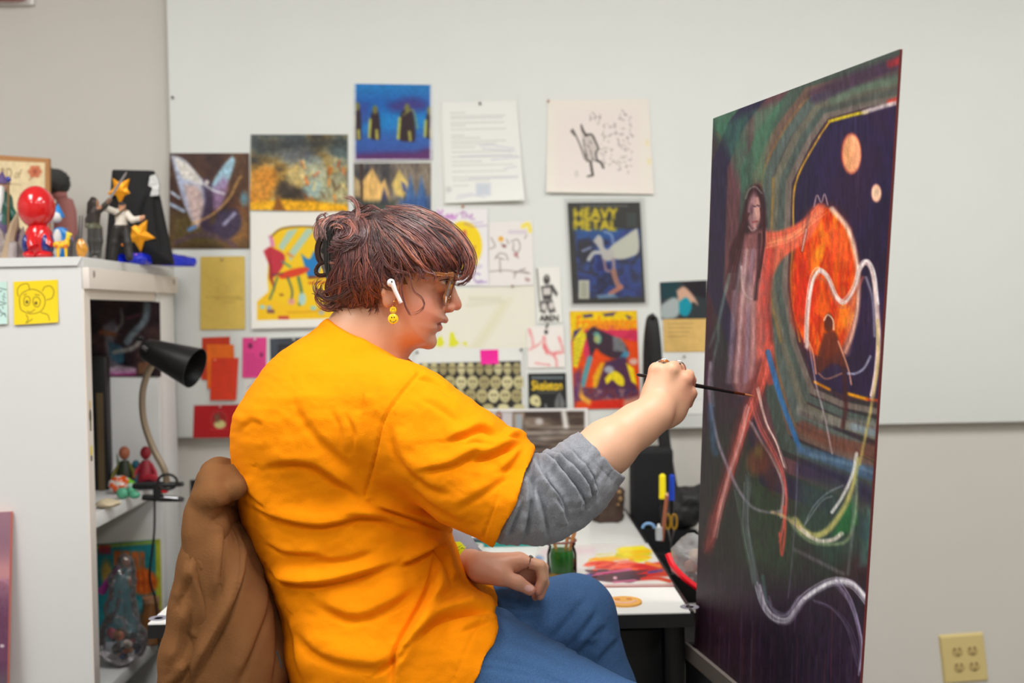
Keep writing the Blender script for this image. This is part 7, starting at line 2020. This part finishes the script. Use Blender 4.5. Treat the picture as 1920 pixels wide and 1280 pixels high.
# two action figures
def action(name, lab, px_, Y, ytop, joints, parts):
    """joints: body as tapered chains in (px,py,dY); parts: colour rule"""
    o = fig(name, lab, px_, Y, CZ, 0)
    K = Field(np.array((col_x(px_-45,Y),Y-.03,CZ-.003)), np.array((col_x(px_+45,Y),Y+.03,W(px_,ytop-6,Y)[2])), .0021)
    for pts, rs in joints:
        P = [W(a,b,Y+c) for a,b,c in pts]
        for p in P: p[2] = max(p[2], CZ+min(rs))
        K.chain(P, rs, k=.004)
    V, Q = K.mesh(); V = relax(V,Q,1); x_, y_ = PX(V); C = parts(x_, y_, V)
    link('body', npmesh('body', V, Q, lin(C)), mat('painted_resin', rough=.45, attr='Col'), o); return o
Ya = 2.68
def pa(x_, y_, V):
    C = np.tile(np.array((56,50,46.)),(len(V),1)); C[y_ > 424] = (66,64,62); C[(y_ > 418)&(y_ < 428)] = (90,90,70); C[(x_ > 199)&(y_ < 382)] = (120,92,76); C[(y_ < 392)&(x_ > 181)&(x_ < 190)] = (176,126,96); return C
o = action('swordsman_figure', 'dark long-haired action figure raising a silver sword', 178, Ya, 365, [([(178,400,0),(177,424,0)],[.013,.011]), ([(178,388,0),(178,380,0)],[.0085,.0095]), ([(172,428,-.004),(171,452,-.004),(173,474,-.004)],[.010,.0085,.007]), ([(184,428,.004),(186,452,.004),(184,474,.004)],[.010,.0085,.007]), ([(184,396,-.006),(196,386,-.010),(206,374,-.012)],[.008,.0065,.0055]), ([(172,396,.006),(165,412,.006),(163,424,.002)],[.008,.0065,.005]), ([(173,474,-.004),(170,480,-.014)],[.006,.005]), ([(184,474,.004),(186,480,-.006)],[.006,.005])], pa)
MB().tube([W(177,372,Ya), W(172,382,Ya+.004), W(170,400,Ya+.006), W(171,414,Ya+.006)], [.008,.0105,.0095,.003], 10).build('long_hair', mat('figure_hair', (44,38,36), rough=.6), o)
p0, p1 = W(206,372,Ya-.012), W(238,322,Ya-.03); d = p1-p0
MB().tube([p0-d*.18, p0], .0022, 6).build('sword_grip', m_sk, o); MB().tube([p0, p0+d*.9, p1], [.0034,.003,.0006], 4).build('sword_blade', mat('sword_silver', (190,190,196), rough=.3, metal=.7), o)
Ya2 = 2.70
def pb_(x_, y_, V):
    C = np.tile(np.array((222,214,200.)),(len(V),1)); C[y_ > 424] = (40,38,36); C[(y_ > 421)&(y_ < 427)] = (50,40,34); C[(y_ < 396)&(x_ > 222)&(x_ < 238)&(y_ > 382)] = (196,142,110); C[(y_ <= 384)&(x_ > 222)&(x_ < 240)] = (40,34,32); C[x_ > 262] = (206,150,116); return C
o = action('white_shirt_figure', 'white-shirted dark-trousered action figure with arms spread', 232, Ya2, 372, [([(228,402,0),(227,424,0)],[.0145,.0125]), ([(229,392,0),(229,384,0)],[.007,.0085]), ([(221,428,-.004),(215,455,-.006),(211,482,-.008)],[.0115,.010,.0085]), ([(234,428,.004),(239,455,.0),(243,486,-.004)],[.0115,.010,.0085]), ([(220,398,-.004),(206,393,-.008),(196,392,-.012)],[.008,.0068,.006]), ([(238,400,-.004),(248,412,-.008),(262,410,-.012),(270,407,-.014)],[.008,.0075,.0062,.005])], pb_)
MB().tube([W(216,405,Ya2-.016), W(228,396,Ya2-.018), W(236,390,Ya2-.012)], .0022, 6).build('shoulder_strap', m_sk, o)
# black cloth pouch with foil stars and blue lining
Yk = 2.90
o = thing('star_pouch', 'black cloth pouch with gold foil stars and shiny blue lining', 'pouch', (col_x(262,Yk), Yk, CZ))
K = Field((col_x(185,Yk),Yk-.05,CZ-.003), (col_x(340,Yk),Yk+.05,W(250,308,Yk)[2]), .0032)
pq = np.array([W(x,y,Yk)[[0,2]] for x,y in ((211,318),(290,320),(327,490),(196,490))]); pq[2:,1] = CZ
def pouch(x, y, z):
    x2 = np.broadcast_to(x,(x.shape[0],1,z.shape[2]))[:,0,:]; z2 = np.broadcast_to(z,(x.shape[0],1,z.shape[2]))[:,0,:]
    d = sdpoly(x2, z2, pq).astype(np.float32)[:,None,:]
    th = .006+.024*np.clip(-d/.05,0,1)**.7
    return np.maximum(d, (np.abs(y-Yk)-th)*.8)
K.put((pq[:,0].min(),Yk-.035,CZ),(pq[:,0].max(),Yk+.035,pq[:,1].max()),pouch,k=.002)
V, Q = K.mesh(); V = relax(V,Q,3); N = vnormals(V,Q); V = folds(V,N,[([(225,480),(250,420),(272,350)],.006,9),([(300,480),(285,410),(280,340)],.005,9)]); V[:,2] = np.maximum(V[:,2],CZ)
link('cloth', npmesh('cloth', V, Q), mat('black_velvet', (20,20,22), rough=.8), o)
m_foil = mat('gold_foil', (240,160,30), rough=.3, metal=.5, bump=.6, bscale=90); m_sfoil = mat('silver_foil', (226,228,228), rough=.25, metal=.6, bump=.6, bscale=90)
def foil_star(cx, cy, r, rot, m_, Y):
    pts = []
    for k in range(10):
        a = rot+k*math.pi/5; R = r if k % 2 == 0 else r*.48; pts.append(W(cx+R*math.cos(a), cy+R*math.sin(a), Y))
    c = W(cx, cy, Y-.006); b = MB(); b.add(pts+[c], [(k,(k+1)%10,10) for k in range(10)]); b.add([p+np.array((0,.005,0)) for p in pts], [tuple(range(10))]); b.add(pts+[p+np.array((0,.005,0)) for p in pts], [(k,(k+1)%10,10+(k+1)%10,10+k) for k in range(10)])
    b.build('foil_star', m_, o, smooth=False)
foil_star(226,356,27,.35,m_foil,Yk-.029); foil_star(260,440,32,.2,m_foil,Yk-.0335)
MB().prism([W(x,y,Yk-.022) for x,y in ((281,330),(292,326),(299,346),(297,366),(281,368),(286,352),(278,348))],(0,.01,0)).build('foil_moon', m_sfoil, o, smooth=False)
MB().ball(W(230,459,Yk-.034), (.0035,.003,.0035), 8).build('button', mat('orange_button', (230,130,30), rough=.3), o)
K = Field(W(205,520,2.92)-np.array((0,.10,.02)), W(372,470,2.92)+np.array((.02,.12,.03)), .0034)
bl = [W(215,486,2.80), W(262,492,2.86), W(310,498,2.98), W(350,500,3.06)]
for p in bl: p[2] = max(p[2], CZ+.013) if p[1] < 3.1 else p[2]
K.chain(bl, [.010,.015,.018,.019], k=.012); K.cap(bl[2], bl[3]+np.array((.016,-.02,-.004)), .017, .016, k=.012)
V, Q = K.mesh(); N = vnormals(V,Q); x_, y_ = PX(V); V = V+N*(.006*(fbm(x_*.09,y_*.14,5)-.5)*2)[:,None]; V[:,2] = np.maximum(V[:,2], CZ)
link('blue_lining', npmesh('blue_lining', V, Q), mat('blue_satin', (14,40,200), rough=.22, coat=.4), o)

# --- inside the cabinet: print on the far panel, black portfolio
s = Sheet([(120,560),(300,566),(302,706),(120,704)], step=1.8, base=(34,26,30))
s.blend([(26,20,24),(48,34,38),(70,50,46)], .03, .03, 6); s.stroke([(276,570),(272,600),(250,625),(240,640)], 13, (112,128,134), .8, 6); s.stroke([(228,580),(230,605),(216,620)], 6, (120,116,112), .8, 4)
s.poly([(195,610),(215,600),(222,620),(212,650),(225,690),(205,700),(200,660)], (116,112,122), .8, 8, curve=True); s.poly([(205,640),(230,650),(232,680),(210,672)], (50,90,110), .8, 6, curve=True); s.stroke([(215,660),(250,652),(262,640)], 8, (150,146,140), .8, 5)
s.stroke([(190,622),(215,626)], 8, (150,84,46), .8, 6); s.rect(203,694,256,706,(150,30,110),.8,4); s.poly([(205,690),(225,684),(256,690),(256,700),(205,702)], (196,170,190), .7, 5); s.poly([(262,680),(284,676),(280,702),(258,700)], (150,104,70), .7, 6); s.stroke([(240,596),(262,590)], 5, (110,60,70), .7, 5); s.noise(.25)
o = thing('art_print', 'dark fantasy print hanging inside the white cabinet', 'print', W(240,640,CYF)); s.make('sheet', m_gloss, plane_pt(CYF-.004), parent=o)
SZs = SZ+.0003
xa, xb = W(150,800,2.86)[0], W(206,800,2.86)[0]; zt = W(190,668,2.86)[2]
o = thing('portfolio', 'tall black portfolio standing inside the cabinet', 'portfolio', ((xa+xb)/2, 2.86, SZs))
MB().box((xa,2.84,SZs),(xb,2.875,zt), bev=.003).build('cover', m_blk, o); MB().box((xb-.022,2.832,SZs),(xb-.008,2.8395,zt-.09)).build('strap', mat('olive_strap', (92,76,50), rough=.8), o, smooth=False)
# toys on the shelf
def shelf_fig(name, lab, px_, py_, cat='figurine'):
    p = tdepth(px_, py_, SZ); p[1] = min(max(p[1], 2.52), 2.96); x = W(px_, py_, p[1])[0]
    return thing(name, lab, cat, (min(x, CXF-.03), p[1], SZs), 'toys on the cabinet shelf'), np.array((x, p[1], SZs))
Ys = 2.78
def zs(py_, px_=240): return W(px_, py_, Ys)[2]
o, p = shelf_fig('candy_bag', 'orange and white crinkled bag of candy on the shelf', 228, 905, 'bag')
c = W(226,886,Ys); K = Field(c-.05, c+.06, .003); K.ell(c, (.030,.02,.021), k=.006); K.cap(c+np.array((.024,0,-.004)), c+np.array((.034,0,.0)), .012,.004,k=.006)
V, Q = K.mesh(); N = vnormals(V,Q); x_, y_ = PX(V); V = V+N*(.004*(fbm(x_*.2,y_*.2,5)-.5)*2)[:,None]; C = np.tile(np.array((226,222,214.)),(len(V),1)); C[(fbm(x_*.13,y_*.2,9) > .5)&(x_<240)] = (230,90,20); C[x_>240] = (110,190,40); V[:,2] += SZs-V[:,2].min()
link('wrapper', npmesh('wrapper', V, Q, lin(C)), mat('shiny_wrapper', rough=.25, attr='Col'), o)
o, p = shelf_fig('mint_figurine', 'mint green lounging figurine at the shelf front', 235, 905)
m_mint = mat('mint_vinyl', (92,176,140), rough=.4); Yq = 2.70; zq = SZs
MB().ball((W(230,900,Yq)[0],Yq,zq+.0135), (.016,.013,.0135), 14).build('torso', m_mint, o); MB().ball((W(246,893,Yq)[0],Yq,zq+.0205), (.011,.011,.011), 12).build('head', m_mint, o); MB().ball((W(252,902,Yq)[0],Yq-.002,zq+.009), (.014,.010,.009), 12).build('legs', m_mint, o); MB().lathe([(.009,0),(.010,.004),(.006,.008)], c=(W(246,893,Yq)[0],Yq,zq+.028), n=12).build('cap', mat('pale_mint', (176,214,196), rough=.4), o)
Yv = 2.86
def figurine(name, lab, px_, ys, cols, seat=False):
    x = W(px_, 880, Yv)[0]; ztop = W(px_, ys, Yv)[2]; h = ztop-SZs
    o = thing(name, lab, 'figurine', (x, Yv, SZs), 'toys on the cabinet shelf')
    MB().lathe([(0,0),(h*.20,0),(h*.22,h*.15),(h*.16,h*.45),(h*.10,h*.66),(0,h*.68)], c=(x,Yv,SZs), n=16).build('body', mat('toy_%d_%d' % cols[0][:2], cols[0], rough=.4), o)
    MB().ball((x,Yv,SZs+h*.84), (h*.13,h*.13,h*.16), 12).build('head', mat('toy_%d_%d' % cols[1][:2], cols[1], rough=.4), o)
    for s_ in (-1,1): MB().tube([(x+s_*h*.10,Yv,SZs+h*.58),(x+s_*h*.22,Yv-.006,SZs+h*.40),(x+s_*h*.26,Yv-.014,SZs+h*.26)], h*.05, 8).build('arm', mat('toy_%d_%d' % cols[2][:2], cols[2], rough=.4), o)
    return o, x, h
figurine('plant_figurine', 'small brown-headed figurine in dark green on the shelf', 234, 836, ((46,56,40),(176,104,76),(110,106,40)))
o, x, h = figurine('seated_red_figurine', 'all-red figurine sitting on a dark block on the shelf', 274, 836, ((160,40,56),(150,30,44),(176,44,60)))
MB().box((x-.012,Yv-.030,SZs),(x+.040,Yv-.012,SZs+.020), bev=.002).build('block', mat('navy_block', (30,34,60), rough=.5), o); MB().tube([(x,Yv-.014,SZs+.028),(x+.022,Yv-.022,SZs+.030),(x+.034,Yv-.024,SZs+.024)], [.010,.009,.008], 10).build('legs', mat('toy_176_44', (176,44,60)), o)
figurine('blue_bottle_toy', 'teal-blue round toy behind the mint figurine', 255, 862, ((24,96,120),(24,96,120),(24,96,120)))
b = MB(); x = W(224,870,Yv)[0]
o = thing('green_leaf_toy', 'upright green leaf-shaped toy on the shelf', 'toy', (x,Yv,SZs), 'toys on the cabinet shelf'); MB().tube([(x+.006,Yv,SZs),(x+.002,Yv,SZs+.03),(x-.006,Yv,W(222,850,Yv)[2])], [.005,.006,.001], 8).build('leaf', mat('leaf_green', (84,116,60), rough=.5), o); MB().lathe([(.012,0),(.012,.008)], c=(x+.006,Yv,SZs), n=12).build('base', mat('leaf_green', (84,116,60)), o)
x = W(214,868,Yv)[0]; o = thing('white_cone_toy', 'small white cone-shaped toy on the shelf', 'toy', (x,Yv,SZs), 'toys on the cabinet shelf'); MB().lathe([(.014,0),(.013,.02),(.008,.034),(0,W(212,858,Yv)[2]-SZs)], c=(x,Yv,SZs), n=14).build('cone', m_white, o)
Ye = 2.58; x = W(203,922,Ye)[0]; b = MB(); b.ball((x,Ye,SZs+.0095), (.026,.03,.0095), 14)
for i, v in enumerate(b.v): b.v[i] = (v[0]+.003*math.sin(v[1]*200), v[1], v[2]+ (0 if v[2] < SZs+.009 else .002*math.sin(v[0]*160)))
tag(b.build('bone_stone', mat('cream_stone', (214,198,166), rough=.7, var=.15, vscale=40)), 'flat cream stone on the near end of the shelf', 'stone')
# lower compartment
LZs = LZ+.0003
s = Sheet([(150,1022),(299,1010),(302,1135),(150,1150)], step=1.5, base=(36,116,124))
s.rect(292,1008,304,1140,(176,176,30),.9,3); s.stroke([(150,1026),(300,1013)], 4, (150,160,50), .9, 3); s.ell(268,1064,27,17,(206,92,26),.95,5)
for x_0, w_0 in ((214,14),(231,13),(247,14),(263,8)): s.rect(x_0,1027,x_0+w_0,1048,(206,86,24),.85,4); s.stroke([(x_0+w_0*.5,1034),(x_0+w_0*.5,1044)], 3, (60,90,90), .6, 3)
for x_0 in (248,258,268,278): s.stroke([(x_0,1054),(x_0+2,1076)], 4, (140,54,20), .6, 3)
s.stroke([(244,1066),(290,1064)], 4, (150,60,20), .5, 3); s.ell(200,1056,10,16,(206,150,60),.8,8); s.rect(185,1020,208,1032,(150,30,40),.8,4); s.rect(240,1090,290,1130,(96,150,156),.7,8); s.noise(.15)
Yk2 = 2.935
o = thing('picture_book', 'teal picture book with orange title leaning in the lower cabinet', 'book', (W(230,1130,Yk2)[0], Yk2, LZs))
cs = [W(150,1022,Yk2+.015), W(299,1010,Yk2+.015), None, None]; cs[2] = np.array((W(302,1135,Yk2-.03)[0],Yk2-.03,LZs)); cs[3] = np.array((W(150,1150,Yk2-.03)[0],Yk2-.03,LZs))
s.make('cover', m_gloss, cs, thick=.010, edge=(190,186,60), parent=o)
Yz = 2.70; c = W(228,1175,Yz); c[2] = LZs+.055
o = thing('figurine_bag', 'clear plastic bag full of small figurines in the lower cabinet', 'bag', (c[0], Yz, LZs))
K = Field((c[0]-.09,Yz-.07,LZs-.004),(c[0]+.075,Yz+.07,W(228,1030,Yz)[2]), .004)
K.ell((c[0],Yz,LZs+.055),(.058,.045,.055),k=.01); K.chain([(c[0],Yz,LZs+.09),(c[0]+.004,Yz,W(232,1090,Yz)[2]),(c[0]+.012,Yz,W(238,1052,Yz)[2])],[.042,.028,.016],k=.02)
V, Q = K.mesh(); N = vnormals(V,Q); x_, y_ = PX(V); V = V+N*(.008*(fbm(x_*.07,y_*.05,15)-.5)*2)[:,None]; V[:,2] = np.maximum(V[:,2],LZs)
link('plastic', npmesh('plastic', V, Q), clear('crinkled_bag', (232,230,234), .25, .12, .05), o)
rr = random.Random(33); cl_ = [(30,30,40),(40,36,50),(190,130,80),(206,110,60),(60,80,140),(206,60,90),(220,206,190),(36,36,44),(90,80,70)]
for k in range(26):
    a = rr.uniform(0,6.28); r = rr.uniform(0,.036); z = LZs+rr.uniform(.018,.085); p = (c[0]+r*math.cos(a), Yz+r*.8*math.sin(a), z)
    MB().ball(p, (rr.uniform(.006,.012),rr.uniform(.006,.012),rr.uniform(.006,.016)), 8, M=Matrix.Rotation(rr.uniform(0,3),3,'Y')).build('figurine_bit', mat('bit_%d' % (k%9), cl_[k%9], rough=.4), o)
MB().tube([W(190,1110,Yz+.03), W(212,1075,Yz+.02), W(222,1062,Yz+.01)], [.010,.006,.002], 6).build('purple_feather', mat('magenta_plush', (150,50,130), rough=.7), o)
Yj = 2.88; x = W(284,1165,Yj)[0]; hj = W(284,1128,Yj)[2]-LZs
o = thing('amber_jar', 'amber-brown glass jar at the back of the lower shelf', 'jar', (x,Yj,LZs)); MB().lathe([(.022,0),(.026,.004),(.027,hj*.7),(.020,hj*.85),(.020,hj)], c=(x,Yj,LZs), n=20).build('glass', mat('amber_glass', (120,78,44), rough=.2, coat=.4), o); MB().lathe([(.021,hj),(.021,hj+.012),(0,hj+.012)], c=(x,Yj,LZs), n=20).build('lid', mat('lid_brown', (150,110,80), rough=.4), o)

# --- clip-on desk lamp
Yl2 = 2.70
o = thing('clip_lamp', 'black cone desk lamp clipped to the cabinet shelf', 'lamp', W(300,915,Yl2))
p0, p1 = W(274,654,Yl2), W(366,690,Yl2-.03); ax_ = p1-p0; Ls = np.linalg.norm(ax_); ax_ /= Ls
Rm = Vector(ax_).to_track_quat('Z','Y').to_matrix()
MB().lathe([(0,-.006),(.020,-.006),(.026,.002),(.0275,.010),(.049,Ls),(.0475,Ls),(.025,.014),(0,.012)], c=p0, n=36, M=Rm).build('lamp_shade', mat('lamp_black', (16,16,17), rough=.38), o)
MB().lathe([(0,.05),(.010,.05),(.018,.075),(.012,.095),(0,.10)], c=p0, n=16, M=Rm).build('bulb', mat('lamp_bulb', (226,224,216), rough=.3), o)
MB().ball(W(262,634,Yl2), (.010,.009,.007), 10).build('switch', m_blk, o); MB().tube([W(268,650,Yl2-.028), W(276,656,Yl2-.034)], .005, 8).build('knuckle', m_steel, o)
nk = spline([W(288,680,Yl2), W(276,702,Yl2), W(267,740,Yl2), W(270,790,Yl2), W(287,840,Yl2), W(308,880,Yl2), W(313,905,Yl2)], 6)
MB().tube(nk, .0078, 10).build('gooseneck', mat('brushed_bronze', (150,136,116), rough=.35, metal=.6), o)
xs = CXF
def cb_(x0,y0,x1,y1,nm,th=.012,dep=.024):
    a, b_ = W(x0,y0,Yl2), W(x1,y1,Yl2); MB().tube([a, (a+b_)/2, b_], [th*.6,th*.7,th*.45], 8, squash=1.4).build(nm, m_blk, o)
cb_(250,911,344,907,'upper_jaw'); cb_(268,932,344,936,'lower_jaw'); MB().box(W(296,938,Yl2)-np.array((.008,.012,0)), W(296,905,Yl2)+np.array((.008,.012,0)), bev=.002).build('pivot', m_blk, o)
MB().tube([W(314+18*math.cos(a), 903+14*math.sin(a), Yl2-.015) for a in np.linspace(0,2*math.pi,21)], .0032, 8, cap=False).build('wire_loop', m_blk, o)
MB().tube([W(308,932,Yl2-.014), W(334,934,Yl2-.014)], .0028, 6).build('steel_strip', m_steel, o); MB().ball(W(309,920,Yl2-.008), (.009,.008,.006), 10).build('red_pad', mat('red_pad', (206,30,40), rough=.5), o)
MB().tube(spline([W(290,938,Yl2), W(289,1000,Yl2), W(281,1070,Yl2+.01), W(284,1100,Yl2+.02), W(292,1130,Yl2+.05), W(300,1230,Yl2+.08), W(300,1330,Yl2+.10)], 5), .0026, 6).build('power_cord', m_blk, o)
